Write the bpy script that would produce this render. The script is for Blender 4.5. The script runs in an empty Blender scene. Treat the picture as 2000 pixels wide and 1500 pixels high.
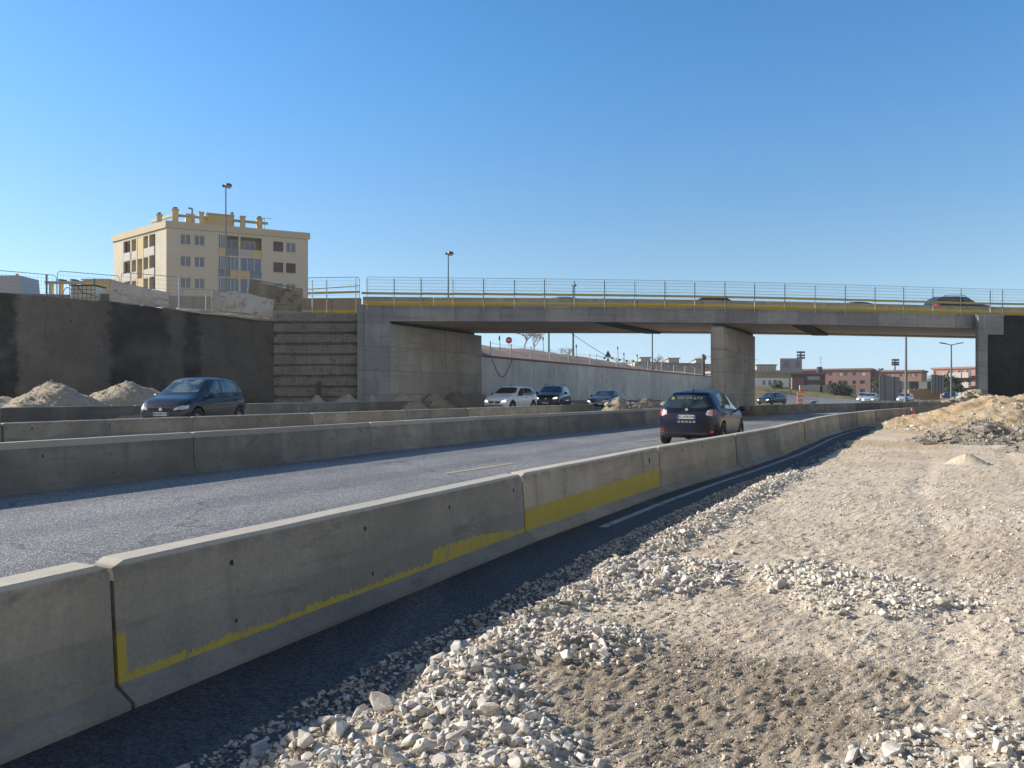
import bpy, bmesh, math, random
import numpy as np
from mathutils import Vector, Matrix
from mathutils.bvhtree import BVHTree
random.seed(7)
SC = bpy.context.scene
COL = SC.collection
R = math.radians
EYE = 1.45
HB = 0.66            # height of the precast concrete barriers

def pt(px, Y, z=0.0):
    return ((px - 1000.0) * Y / 1500.0, Y, z)
def zat(py, Y):
    return EYE + (768.0 - py) * Y / 1500.0

# ------------------------------------------------------------------ tags
def tag(o, label=None, cat=None, group=None, kind=None):
    if label: o['label'] = label
    if cat: o['category'] = cat
    if group: o['group'] = group
    if kind: o['kind'] = kind
    return o
def thing(name, label, cat, loc=(0, 0, 0), rz=0.0, group=None):
    o = bpy.data.objects.new(name, None); COL.objects.link(o)
    o.location = loc; o.rotation_euler = (0, 0, rz); o.empty_display_size = 0.2
    return tag(o, label, cat, group)
def children_of(o):
    return [c for c in bpy.data.objects if c.parent is o]
def copy_tree(o, parent=None):
    c = o.copy(); COL.objects.link(c)
    if parent is not None: c.parent = parent
    for ch in children_of(o): copy_tree(ch, c)
    return c

# ------------------------------------------------------------------ mesh builder
class MB:
    def __init__(s): s.v = []; s.f = []; s.m = []
    def add(s, vs, fs, mi=0):
        n = len(s.v); s.v.extend([tuple(p) for p in vs])
        for f in fs: s.f.append(tuple(i + n for i in f)); s.m.append(mi)
    def box(s, c, d, rz=0.0, mi=0, rx=0.0, ry=0.0):
        hx, hy, hz = d[0] / 2, d[1] / 2, d[2] / 2
        M = Matrix.Rotation(rz, 3, 'Z') @ Matrix.Rotation(ry, 3, 'Y') @ Matrix.Rotation(rx, 3, 'X')
        vs = [Vector(c) + M @ Vector((x, y, z)) for x in (-hx, hx) for y in (-hy, hy) for z in (-hz, hz)]
        s.add(vs, [(0, 1, 3, 2), (4, 6, 7, 5), (0, 4, 5, 1), (2, 3, 7, 6), (0, 2, 6, 4), (1, 5, 7, 3)], mi)
    def tube(s, p0, p1, r0, r1=None, n=8, mi=0, cap=True):
        r1 = r0 if r1 is None else r1
        p0 = Vector(p0); p1 = Vector(p1); d = (p1 - p0)
        if d.length < 1e-6: return
        d.normalize(); a = d.orthogonal().normalized(); b = d.cross(a)
        vs = []
        for p, r in ((p0, r0), (p1, r1)):
            for i in range(n):
                t = 2 * math.pi * i / n + math.pi / 4
                vs.append(p + (a * math.cos(t) + b * math.sin(t)) * r)
        fs = [(i, (i + 1) % n, n + (i + 1) % n, n + i) for i in range(n)]
        if cap: fs += [tuple(range(n))[::-1], tuple(range(n, 2 * n))]
        s.add(vs, fs, mi)
    def path(s, pts, r, n=6, mi=0):
        for a, b in zip(pts[:-1], pts[1:]): s.tube(a, b, r, r, n, mi)
    def lathe(s, prof, axis='Z', c=(0, 0, 0), n=24, mi=0):
        vs = []; m = len(prof)
        for i in range(n):
            t = 2 * math.pi * i / n
            for (r, h) in prof:
                x, y = r * math.cos(t), r * math.sin(t)
                p = {'Z': (x, y, h), 'Y': (x, h, y), 'X': (h, x, y)}[axis]
                vs.append((p[0] + c[0], p[1] + c[1], p[2] + c[2]))
        fs = []
        for i in range(n):
            j = (i + 1) % n
            for k in range(m - 1): fs.append((i * m + k, j * m + k, j * m + k + 1, i * m + k + 1))
        s.add(vs, fs, mi)
    def prism(s, poly, z0, z1, mi=0):
        n = len(poly)
        vs = [(p[0], p[1], z0) for p in poly] + [(p[0], p[1], z1) for p in poly]
        fs = [tuple(range(n))[::-1], tuple(range(n, 2 * n))] + [(i, (i + 1) % n, n + (i + 1) % n, n + i) for i in range(n)]
        s.add(vs, fs, mi)
    def sweep(s, prof, stations, mi=0, close=True):
        # prof: list (o, z); stations: list of (origin, normal2d) ; closed profile
        n = len(prof); vs = []
        for (o, nn) in stations:
            for (a, z) in prof: vs.append((o[0] + nn[0] * a, o[1] + nn[1] * a, o[2] + z))
        fs = []
        for i in range(len(stations) - 1):
            for k in range(n):
                k2 = (k + 1) % n
                fs.append((i * n + k, i * n + k2, (i + 1) * n + k2, (i + 1) * n + k))
        if close:
            fs.append(tuple(range(n))); fs.append(tuple(range((len(stations) - 1) * n, len(stations) * n))[::-1])
        s.add(vs, fs, mi)
    def build(s, name, mats, parent=None, loc=(0, 0, 0), rz=0.0, smooth=False, fixn=True):
        me = bpy.data.meshes.new(name); me.from_pydata(s.v, [], s.f)
        if not isinstance(mats, (list, tuple)): mats = [mats]
        for m in mats: me.materials.append(m)
        me.polygons.foreach_set('material_index', s.m)
        if fixn:
            bm = bmesh.new(); bm.from_mesh(me); bmesh.ops.recalc_face_normals(bm, faces=bm.faces); bm.to_mesh(me); bm.free()
        if smooth: me.polygons.foreach_set('use_smooth', [True] * len(me.polygons))
        me.update()
        o = bpy.data.objects.new(name, me); COL.objects.link(o)
        o.location = loc; o.rotation_euler = (0, 0, rz)
        if parent is not None: o.parent = parent
        return o

def np_mesh(name, V, F, mats, smooth=False, parent=None, mi=None):
    """V (n,3) array, F (m,k) array of equal-size faces"""
    me = bpy.data.meshes.new(name)
    V = np.asarray(V, np.float32); F = np.asarray(F, np.int32); m, k = F.shape
    me.vertices.add(len(V)); me.vertices.foreach_set('co', V.ravel())
    me.loops.add(m * k); me.loops.foreach_set('vertex_index', F.ravel())
    me.polygons.add(m); me.polygons.foreach_set('loop_start', np.arange(0, m * k, k, dtype=np.int32))
    me.polygons.foreach_set('loop_total', np.full(m, k, np.int32))
    if not isinstance(mats, (list, tuple)): mats = [mats]
    for x in mats: me.materials.append(x)
    if mi is not None: me.polygons.foreach_set('material_index', np.asarray(mi, np.int32))
    me.polygons.foreach_set('use_smooth', np.full(m, smooth, dtype=bool))
    me.update(calc_edges=True); me.validate()
    o = bpy.data.objects.new(name, me); COL.objects.link(o)
    if parent is not None: o.parent = parent
    return o

# ------------------------------------------------------------------ numpy noise
def _h(ix, iy, seed):
    n = (ix.astype(np.int64) * 374761393 + iy.astype(np.int64) * 668265263 + seed * 974634777) & 0xffffffff
    n = ((n ^ (n >> 13)) * 1274126177) & 0xffffffff
    n = n ^ (n >> 16)
    return (n & 0xffffff) / float(0xffffff)
def vn(x, y, seed=0):
    x = np.asarray(x, float); y = np.asarray(y, float)
    ix = np.floor(x); iy = np.floor(y); fx = x - ix; fy = y - iy
    ux = fx * fx * (3 - 2 * fx); uy = fy * fy * (3 - 2 * fy)
    a = _h(ix, iy, seed); b = _h(ix + 1, iy, seed); c = _h(ix, iy + 1, seed); d = _h(ix + 1, iy + 1, seed)
    return (a * (1 - ux) + b * ux) * (1 - uy) + (c * (1 - ux) + d * ux) * uy
def fbm(x, y, oct=4, seed=0, gain=0.5):
    t = 0; a = 1; s = 0
    for i in range(oct):
        t = t + a * vn(x * 2 ** i + 17.3 * i, y * 2 ** i - 9.1 * i, seed + i); s += a; a *= gain
    return t / s
def sstep(a, b, x):
    t = np.clip((x - a) / (b - a), 0, 1); return t * t * (3 - 2 * t)

# ------------------------------------------------------------------ materials
class NT:
    def __init__(s, name):
        s.mat = bpy.data.materials.new(name); s.mat.use_nodes = True
        s.t = s.mat.node_tree; s.b = s.t.nodes['Principled BSDF']; s.out = s.t.nodes['Material Output']
    def n(s, kind, **kw):
        x = s.t.nodes.new(kind)
        for k, v in kw.items(): setattr(x, k, v)
        return x
    def l(s, a, b): s.t.links.new(a, b)
    def obj(s): return s.n('ShaderNodeTexCoord').outputs['Object']
    def world(s): return s.n('ShaderNodeNewGeometry').outputs['Position']
    def rnd(s): return s.n('ShaderNodeObjectInfo').outputs['Random']
    def map(s, vec, scale=(1, 1, 1), loc=(0, 0, 0), rot=(0, 0, 0)):
        m = s.n('ShaderNodeMapping'); m.inputs['Scale'].default_value = scale; m.inputs['Location'].default_value = loc
        m.inputs['Rotation'].default_value = rot
        s.l(vec, m.inputs['Vector']); return m.outputs[0]
    def noise(s, vec, scale, detail=4, rough=0.55, dist=0.0):
        x = s.n('ShaderNodeTexNoise'); x.inputs['Scale'].default_value = scale; x.inputs['Detail'].default_value = detail
        x.inputs['Roughness'].default_value = rough; x.inputs['Distortion'].default_value = dist
        s.l(vec, x.inputs['Vector']); return x.outputs['Fac']
    def voro(s, vec, scale, out='Distance', feat='F1'):
        x = s.n('ShaderNodeTexVoronoi', feature=feat); x.inputs['Scale'].default_value = scale
        s.l(vec, x.inputs['Vector']); return x.outputs[out]
    def ramp(s, fac, stops, interp='LINEAR'):
        r = s.n('ShaderNodeValToRGB'); r.color_ramp.interpolation = interp
        e = r.color_ramp.elements
        while len(e) < len(stops): e.new(0.5)
        for k, (p, c) in enumerate(stops):
            e[k].position = p; e[k].color = c if len(c) == 4 else (*c, 1)
        s.l(fac, r.inputs[0]); return r.outputs[0]
    def mask(s, fac, a, b):
        r = s.n('ShaderNodeMapRange', interpolation_type='SMOOTHSTEP')
        r.inputs['From Min'].default_value = a; r.inputs['From Max'].default_value = b
        s.l(fac, r.inputs['Value']); return r.outputs[0]
    def mix(s, fac, a, b, mode='MIX'):
        x = s.n('ShaderNodeMix', data_type='RGBA', blend_type=mode)
        for sock, val in ((x.inputs[0], fac), (x.inputs[6], a), (x.inputs[7], b)):
            if hasattr(val, 'is_linked'): s.l(val, sock)
            elif isinstance(val, (int, float)): sock.default_value = val
            else: sock.default_value = (*val, 1) if len(val) == 3 else val
        return x.outputs[2]
    def math(s, op, a, b=None, c=None):
        x = s.n('ShaderNodeMath', operation=op)
        for i, v in enumerate((a, b, c)):
            if v is None: continue
            if hasattr(v, 'is_linked'): s.l(v, x.inputs[i])
            else: x.inputs[i].default_value = v
        return x.outputs[0]
    def sep(s, vec):
        x = s.n('ShaderNodeSeparateXYZ'); s.l(vec, x.inputs[0]); return x.outputs
    def bump(s, h, strength=0.3, dist=0.02):
        x = s.n('ShaderNodeBump'); x.inputs['Strength'].default_value = strength; x.inputs['Distance'].default_value = dist
        s.l(h, x.inputs['Height']); s.l(x.outputs[0], s.b.inputs['Normal'])
    def set(s, col=None, rough=None, metal=None, spec=None, coat=None):
        for k, v in (('Base Color', col), ('Roughness', rough), ('Metallic', metal), ('Specular IOR Level', spec), ('Coat Weight', coat)):
            if v is None: continue
            i = s.b.inputs[k]
            if hasattr(v, 'is_linked'): s.l(v, i)
            else: i.default_value = (*v, 1) if isinstance(v, (tuple, list)) and len(v) == 3 else v
        return s.mat

def plain(name, col, rough=0.6, metal=0.0, var=0.12, scale=6.0, bump=0.0, coat=None, spec=None):
    n = NT(name); o = n.obj()
    f = n.noise(o, scale, 5)
    c = n.mix(f, tuple(x * (1 - var) for x in col), tuple(min(1, x * (1 + var)) for x in col))
    if bump: n.bump(n.noise(o, scale * 8, 4), bump, 0.01)
    return n.set(c, rough, metal, spec, coat)

def concrete(name, c1, c2, rough=0.85, stain=(0.12, 0.11, 0.10), stain_amt=0.5, tint=0.18, s=1.0, world=False, streak=0.35, lift=0.0, forms=False, scuffs_sunlit_top=False):
    n = NT(name)
    o = n.world() if world else n.obj()
    if not world:
        cmb = n.n('ShaderNodeVectorMath', operation='ADD'); n.l(o, cmb.inputs[0])
        r = n.rnd(); m = n.math('MULTIPLY', r, 57.0); cx = n.n('ShaderNodeCombineXYZ'); n.l(m, cx.inputs[0]); n.l(m, cx.inputs[1])
        n.l(cx.outputs[0], cmb.inputs[1]); ov = cmb.outputs[0]
    else: ov = o
    big = n.noise(ov, 0.9 * s, 6, 0.6)
    c = n.mix(n.mask(big, 0.35, 0.68), c1, c2)
    st = n.noise(n.map(ov, (5 * s, 5 * s, 0.45 * s)), 1.0, 5, 0.6)
    c = n.mix(n.math('MULTIPLY', n.mask(st, 0.52, 0.75), streak), c, stain)
    bl = n.noise(ov, 2.6 * s, 7, 0.7, 0.4)
    c = n.mix(n.math('MULTIPLY', n.mask(bl, 0.56, 0.72), stain_amt), c, stain)
    if scuffs_sunlit_top:   # scuffs along the face and a casting line
        sc = n.noise(n.map(ov, (0.9, 0.9, 5.5)), 1.6, 6, 0.7, 0.6)
        c = n.mix(n.math('MULTIPLY', n.mask(sc, 0.56, 0.74), 0.7), c, (0.10, 0.095, 0.085))
        lf = n.math('ADD', n.sep(o)[2], n.math('MULTIPLY', n.math('SUBTRACT', n.noise(n.map(ov, (0.5, 0.5, 0.2)), 1.0, 2), 0.5), 0.5))
        c = n.mix(n.math('MULTIPLY', n.mask(lf, 0.335, 0.315), 0.22), c, (0.12, 0.115, 0.10))
        ed = n.noise(ov, 7, 5, 0.75); c = n.mix(n.math('MULTIPLY', n.math('MULTIPLY', n.mask(n.sep(o)[2], 0.52, 0.645), n.mask(ed, 0.38, 0.62)), 0.5), c, (0.11, 0.10, 0.09))
    fi = n.noise(ov, 45 * s, 3, 0.7)
    c = n.mix(0.5, c, n.ramp(fi, [(0.3, (0.72, 0.72, 0.72)), (0.7, (1.18, 1.18, 1.18))]), 'MULTIPLY')
    if scuffs_sunlit_top:  # sunlight on the barrier tops put into the colour
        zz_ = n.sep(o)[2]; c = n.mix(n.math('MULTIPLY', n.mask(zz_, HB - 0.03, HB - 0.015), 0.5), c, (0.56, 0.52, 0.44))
    pits = n.voro(ov, 24 * s)
    c = n.mix(n.math('MULTIPLY', n.mask(pits, 0.11, 0.05), 0.5), c, tuple(x * 0.35 for x in c1))
    if forms:
        hz = n.noise(n.map(o, (0.22, 0.22, 2.6)), 1.3, 5, 0.7, 0.4); c = n.mix(n.math('MULTIPLY', n.mask(hz, 0.52, 0.70), 0.45), c, tuple(x * 0.5 for x in c1))
        dr = n.noise(n.map(o, (3.0, 3.0, 0.16)), 1.0, 5, 0.7); c = n.mix(n.math('MULTIPLY', n.mask(dr, 0.58, 0.72), 0.35), c, (0.5, 0.48, 0.44))
        z = n.sep(o)
        zz = n.math('FRACT', n.math('DIVIDE', z[2], 1.35)); e = n.mask(zz, 0.05, 0.0)
        xx = n.math('FRACT', n.math('DIVIDE', n.math('ADD', z[0], z[1]), 2.9)); e2 = n.mask(xx, 0.025, 0.0)
        c = n.mix(n.math('MULTIPLY', n.math('MAXIMUM', e, e2), 0.6), c, tuple(x * 0.4 for x in c1))
        pn = n.n('ShaderNodeTexWhiteNoise', noise_dimensions='2D'); cb = n.n('ShaderNodeCombineXYZ'); n.l(n.math('FLOOR', n.math('DIVIDE', z[2], 1.35)), cb.inputs[0]); n.l(n.math('FLOOR', n.math('DIVIDE', n.math('ADD', z[0], z[1]), 2.9)), cb.inputs[1]); n.l(cb.outputs[0], pn.inputs['Vector'])
        c = n.mix(1.0, c, n.ramp(pn.outputs['Value'], [(0, (0.84, 0.85, 0.87)), (1, (1.14, 1.12, 1.1))]), 'MULTIPLY')
    if tint:
        r = n.rnd()
        k = n.ramp(r, [(0.0, (1 - tint, 1 - tint, 1 - tint * 0.9)), (0.5, (1, 0.99, 0.97)), (1.0, (1 + tint, 1 + tint * 0.93, 1 + tint * 0.8))])
        c = n.mix(1.0, c, k, 'MULTIPLY')
    n.bump(n.math('ADD', n.math('MULTIPLY', fi, 0.4), bl), 0.25, 0.012)
    n.set(c, rough)
    return n
M = {}
M['barrier'] = concrete('barrier_concrete', (0.23, 0.20, 0.155), (0.38, 0.335, 0.265), scuffs_sunlit_top=True, stain_amt=0.65, tint=0.24, streak=0.5).mat
M['barrier_dark'] = concrete('dark_barrier_concrete', (0.15, 0.133, 0.105), (0.25, 0.22, 0.175), scuffs_sunlit_top=True, stain_amt=0.6, tint=0.25, streak=.5).mat
M['bridge'] = concrete('bridge_concrete', (0.225, 0.235, 0.25), (0.315, 0.325, 0.34), s=0.5, tint=0, world=True, forms=True).mat
M['abut'] = concrete('abutment_concrete', (0.29, 0.275, 0.24), (0.40, 0.38, 0.335), s=0.45, tint=0, world=True, forms=True, streak=0.5).mat
M['soffit'] = concrete('soffit_concrete', (0.46, 0.385, 0.28), (0.55, 0.47, 0.35), s=0.5, tint=0.0, world=True, streak=0.2).mat
M['panelwall'] = concrete('wall_panel_concrete', (0.52, 0.48, 0.41), (0.63, 0.585, 0.51), s=0.5, tint=0.14).mat
M['render_grey'] = concrete('rendered_grey_wall', (0.30, 0.29, 0.26), (0.36, 0.34, 0.30), s=0.5).mat

def painted(name, kind):
    n = concrete(name, scuffs_sunlit_top=True, c1=(0.20, 0.178, 0.145) if kind == 'ragged' else (0.31, 0.255, 0.18), c2=(0.31, 0.275, 0.22) if kind == 'ragged' else (0.43, 0.36, 0.265), tint=0.0, stain_amt=.6, streak=.5)
    old = n.b.inputs['Base Color'].links[0].from_socket
    o = n.obj(); z = n.sep(o)
    if kind == 'full':     # broad clean band
        w = n.math('ADD', z[2], n.math('MULTIPLY', n.math('SUBTRACT', n.noise(o, 9, 2), 0.5), 0.008))
        lim = n.math('MULTIPLY_ADD', z[0], 0.012, 0.30)
        a = n.mask(n.math('SUBTRACT', lim, w), -0.003, 0.003)
        b = n.mask(w, 0.095, 0.11)
        fac = n.math('MULTIPLY', a, b)
        fac = n.math('MULTIPLY', fac, n.mask(n.noise(n.map(o, (3, 3, 12)), 3, 5, 0.7), 0.25, 0.36))
    else:                  # ragged remains of paint, higher towards the far end
        nz = n.noise(n.map(o, (26, 26, 3.0)), 1.0, 3, 0.8)
        big = n.noise(n.map(o, (1.5, 1.5, 1.0)), 1.0, 1)
        step = n.mask(z[0], 2.70, 2.74)
        fade = n.mask(z[0], 4.5, 3.2)
        base = n.math('ADD', 0.135, n.math('MULTIPLY', n.math('MULTIPLY', step, fade), 0.085))
        if kind == 'thin': base = n.math('MULTIPLY_ADD', n.mask(z[0], 2.0, 0.6), 0.02, 0.12)
        lim = n.math('ADD', base, n.math('MULTIPLY', n.math('SUBTRACT', nz, 0.5), 0.12))
        a = n.mask(n.math('SUBTRACT', lim, z[2]), -0.002, 0.004)
        left = n.math('MULTIPLY', n.mask(z[0], 0.05, 0.035), n.mask(z[2], 0.34, 0.30))
        a = n.math('MAXIMUM', a, n.math('MULTIPLY', left, n.mask(nz, 0.4, 0.5)))
        fac = n.math('MULTIPLY', a, n.mask(z[2], 0.095, 0.10))
        fac = n.math('MULTIPLY', fac, n.mask(n.noise(n.map(o, (22, 22, 9)), 1.0, 4, 0.75), 0.34, 0.48))
    col = n.mix(n.noise(o, 5, 4), (0.36, 0.265, 0.035), (0.47, 0.35, 0.05))
    col = n.mix(n.math('MULTIPLY', n.mask(n.noise(o, 30, 4, 0.8), 0.55, 0.7), 0.5), col, (0.25, 0.20, 0.06))
    n.set(n.mix(fac, old, col))
    return n.mat
M['barrier_yellow'] = painted('yellow_painted_barrier', 'full')
M['barrier_ragged'] = painted('ragged_yellow_barrier', 'ragged')
M['barrier_thin'] = painted('faint_yellow_barrier', 'thin')
M['barrier_tan'] = concrete('tan_barrier_concrete', (0.33, 0.27, 0.185), (0.46, 0.385, 0.28), scuffs_sunlit_top=True, stain_amt=0.5, tint=0.2, streak=0.45).mat
M['hole'] = plain('dark_pocket', (0.03, 0.025, 0.02), 0.9)
M['rust'] = plain('rust', (0.12, 0.08, 0.06), 0.9)

def asphalt(name, lo, hi, spark, rough=0.72, world=True):
    n = NT(name); o = n.world()
    big = n.noise(o, 0.25, 5, 0.6)
    lane = n.noise(n.map(o, (1.2, 0.12, 1), rot=(0, 0, R(28))), 1.0, 3)
    c = n.mix(n.mask(big, 0.3, 0.7), lo, hi)
    c = n.mix(n.math('MULTIPLY', n.mask(lane, 0.45, 0.7), 0.25), c, tuple(x * 0.7 for x in lo))
    s = n.sep(o); u = n.math('SUBTRACT', n.math('MULTIPLY', s[0], 0.885), n.math('MULTIPLY', s[1], 0.466))
    wob = n.math('MULTIPLY', n.math('SUBTRACT', n.noise(o, 0.3, 3), 0.5), 0.8)
    trk = n.math('PINGPONG', n.math('ADD', u, wob), 0.9)
    c = n.mix(n.math('MULTIPLY', n.mask(trk, 0.35, 0.75), 0.42), c, (0.095, 0.095, 0.10))
    if lo[0] > 0.1:
        ed = n.math('MAXIMUM', n.mask(u, -4.3, -3.6), n.mask(u, -11.2, -12.3)); ed = n.math('MULTIPLY', ed, n.mask(n.noise(o, 1.6, 5), 0.3, 0.6)); ed = n.math('MULTIPLY', ed, n.mask(s[1], 40, 30))
        c = n.mix(n.math('MULTIPLY', ed, 0.6), c, (0.33, 0.30, 0.25))
        cv = n.n('ShaderNodeTexVoronoi', feature='DISTANCE_TO_EDGE'); cv.inputs['Scale'].default_value = 0.22; dv = n.n('ShaderNodeVectorMath', operation='ADD'); nn_ = n.n('ShaderNodeTexNoise'); nn_.inputs['Scale'].default_value = 1.1; nn_.inputs['Detail'].default_value = 6; n.l(o, nn_.inputs['Vector']); n.l(nn_.outputs['Color'], dv.inputs[0]); n.l(o, dv.inputs[1]); n.l(dv.outputs[0], cv.inputs['Vector'])
        c = n.mix(n.math('MULTIPLY', n.mask(cv.outputs['Distance'], 0.006, 0.002), 0.6), c, (0.04, 0.04, 0.04))
    dust = n.math('MULTIPLY', n.mask(n.noise(n.map(o, (1, 0.25, 1), rot=(0, 0, R(28))), 0.9, 5, 0.65), 0.5, 0.72), 0.35)
    c = n.mix(dust, c, (0.27, 0.25, 0.22))
    vv = n.n('ShaderNodeTexVoronoi'); vv.inputs['Scale'].default_value = 70; n.l(o, vv.inputs['Vector'])
    cell = n.sep(vv.outputs['Color'])[0]
    c = n.mix(1.0, c, n.ramp(cell, [(0.0, (0.42, 0.42, 0.43)), (0.5, (0.9, 0.9, 0.9)), (0.75, (1.1, 1.1, 1.08)), (1.0, spark)]), 'MULTIPLY')
    f2 = n.noise(o, 160, 2)
    c = n.mix(0.5, c, n.ramp(f2, [(0.35, (0.7, 0.7, 0.7)), (0.65, (1.3, 1.3, 1.3))]), 'MULTIPLY')
    n.bump(n.math('ADD', vv.outputs['Distance'], n.math('MULTIPLY', f2, 0.5)), 0.9, 0.008)
    return n.set(c, rough, spec=0.45)
M['asphalt'] = asphalt('road_asphalt', (0.165, 0.16, 0.158), (0.23, 0.224, 0.22), (2.6, 2.6, 2.5), 0.58)
M['asphalt_shade'] = asphalt('shade_dark_shoulder_asphalt', (0.038, 0.038, 0.042), (0.06, 0.06, 0.064), (1.5, 1.5, 1.5), 0.8)  # barrier's shade put into the shoulder's near-black colour
M['asphalt_far'] = plain('worn_far_asphalt', (0.15, 0.15, 0.155), 0.85, var=0.25, scale=0.3)

# construction ground: pale limestone dust, dark damp soil patches, ochre patches
def worksite():
    n = NT('limestone_worksite'); o = n.world(); s = n.sep(o)
    a = n.noise(o, 0.55, 6, 0.62, 0.3); b = n.noise(o, 3.1, 6, 0.65); f = n.noise(o, 28, 5, 0.7); g = n.noise(o, 110, 3, 0.7)
    c = n.mix(n.mask(a, 0.3, 0.7), (0.54, 0.45, 0.345), (0.66, 0.575, 0.46))
    c = n.mix(n.math('MULTIPLY', n.mask(b, 0.5, 0.68), 0.5), c, (0.40, 0.32, 0.235))
    # ochre soil near the heap
    och = n.math('MULTIPLY', n.mask(s[1], 11.0, 22.0), n.mask(n.noise(o, 0.35, 4), 0.42, 0.6))
    c = n.mix(n.math('MULTIPLY', och, 0.65), c, (0.50, 0.36, 0.20))
    # damp dark soil, foreground
    dx = n.math('DIVIDE', n.math('SUBTRACT', s[0], 0.85), 1.1); dy = n.math('DIVIDE', n.math('SUBTRACT', s[1], 3.55), 0.85)
    d = n.math('SQRT', n.math('ADD', n.math('MULTIPLY', dx, dx), n.math('MULTIPLY', dy, dy)))
    d = n.math('ADD', d, n.math('MULTIPLY', n.math('SUBTRACT', n.noise(o, 2.2, 6, 0.7), 0.5), 1.9))
    damp = n.mask(d, 1.15, 0.6)
    c = n.mix(n.math('MULTIPLY', damp, 0.66), c, (0.185, 0.15, 0.112))
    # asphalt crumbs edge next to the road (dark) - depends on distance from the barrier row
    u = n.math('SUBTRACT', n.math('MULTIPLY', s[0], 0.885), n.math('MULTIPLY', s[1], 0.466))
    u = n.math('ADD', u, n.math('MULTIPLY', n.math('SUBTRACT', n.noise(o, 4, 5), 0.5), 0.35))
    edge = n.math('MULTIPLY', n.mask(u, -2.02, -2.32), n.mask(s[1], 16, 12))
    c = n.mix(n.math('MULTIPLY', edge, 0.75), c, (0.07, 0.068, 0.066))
    c = n.mix(0.8, c, n.ramp(f, [(0.3, (0.66, 0.65, 0.63)), (0.7, (1.25, 1.25, 1.25))]), 'MULTIPLY')
    c = n.mix(0.6, c, n.ramp(g, [(0.3, (0.7, 0.7, 0.7)), (0.7, (1.25, 1.25, 1.25))]), 'MULTIPLY')
    n.bump(n.math('ADD', f, n.math('MULTIPLY', g, 0.5)), 0.8, 0.02)
    return n.set(c, 0.95, spec=0.15)
M['worksite'] = worksite()

def stone(name, c1, c2, c3, dust=0.3, scale=3):
    n = NT(name); o = n.world()
    vv = n.n('ShaderNodeTexVoronoi'); vv.inputs['Scale'].default_value = scale * 6; n.l(o, vv.inputs['Vector'])
    r = n.sep(vv.outputs['Color'])[0]
    c = n.ramp(r, [(0, c1), (0.5, c2), (1, c3)])
    f = n.noise(o, 40, 5, 0.7)
    c = n.mix(0.7, c, n.ramp(f, [(0.3, (0.75, 0.74, 0.72)), (0.7, (1.2, 1.2, 1.2))]), 'MULTIPLY')
    c = n.mix(n.math('MULTIPLY', n.mask(n.noise(o, 6, 5), 0.45, 0.7), dust), c, (0.36, 0.29, 0.21))
    n.bump(f, 0.5, 0.006)
    return n.set(c, 0.92, spec=0.2)
M['stone'] = stone('limestone_gravel', (0.38, 0.355, 0.32), (0.54, 0.51, 0.46), (0.66, 0.63, 0.58), 0.35)
M['rubble'] = stone('grey_rubble', (0.15, 0.14, 0.125), (0.26, 0.24, 0.205), (0.38, 0.34, 0.29), 0.3, 1.0)

def heap(name, c1, c2, c3, s=1.0):
    n = NT(name); o = n.world()
    a = n.noise(o, 0.6 * s, 6, 0.65, 0.5); b = n.noise(o, 4 * s, 6, 0.7); f = n.noise(o, 16 * s, 5, 0.75)
    c = n.mix(n.mask(a, 0.35, 0.65), c1, c2)
    c = n.mix(n.mask(b, 0.5, 0.7), c, c3)
    c = n.mix(0.8, c, n.ramp(f, [(0.3, (0.55, 0.54, 0.52)), (0.7, (1.25, 1.25, 1.25))]), 'MULTIPLY')
    n.bump(n.math('ADD', f, b), 1.0, 0.08)
    return n.set(c, 0.95, spec=0.15)
M['grit'] = stone('mixed_grit', (0.22, 0.19, 0.155), (0.44, 0.39, 0.32), (0.62, 0.57, 0.49), 0.3, 8.0)
M['heap'] = heap('ochre_spoil', (0.60, 0.43, 0.25), (0.58, 0.48, 0.34), (0.40, 0.31, 0.21))
M['heap_pale'] = heap('pale_sand_heap', (0.50, 0.44, 0.35), (0.58, 0.52, 0.43), (0.42, 0.36, 0.28))
M['heap_grey'] = heap('grey_soil_heap', (0.40, 0.34, 0.27), (0.48, 0.42, 0.34), (0.30, 0.26, 0.21))
M['embank'] = heap('brown_earth_bank', (0.33, 0.26, 0.22), (0.38, 0.31, 0.26), (0.26, 0.20, 0.17), 0.5)
M['grass'] = heap('dry_verge', (0.17, 0.16, 0.07), (0.28, 0.21, 0.12), (0.10, 0.11, 0.045), 0.4)
M['earth'] = heap('far_earth', (0.26, 0.23, 0.18), (0.20, 0.18, 0.12), (0.32, 0.28, 0.23), 0.1)

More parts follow.
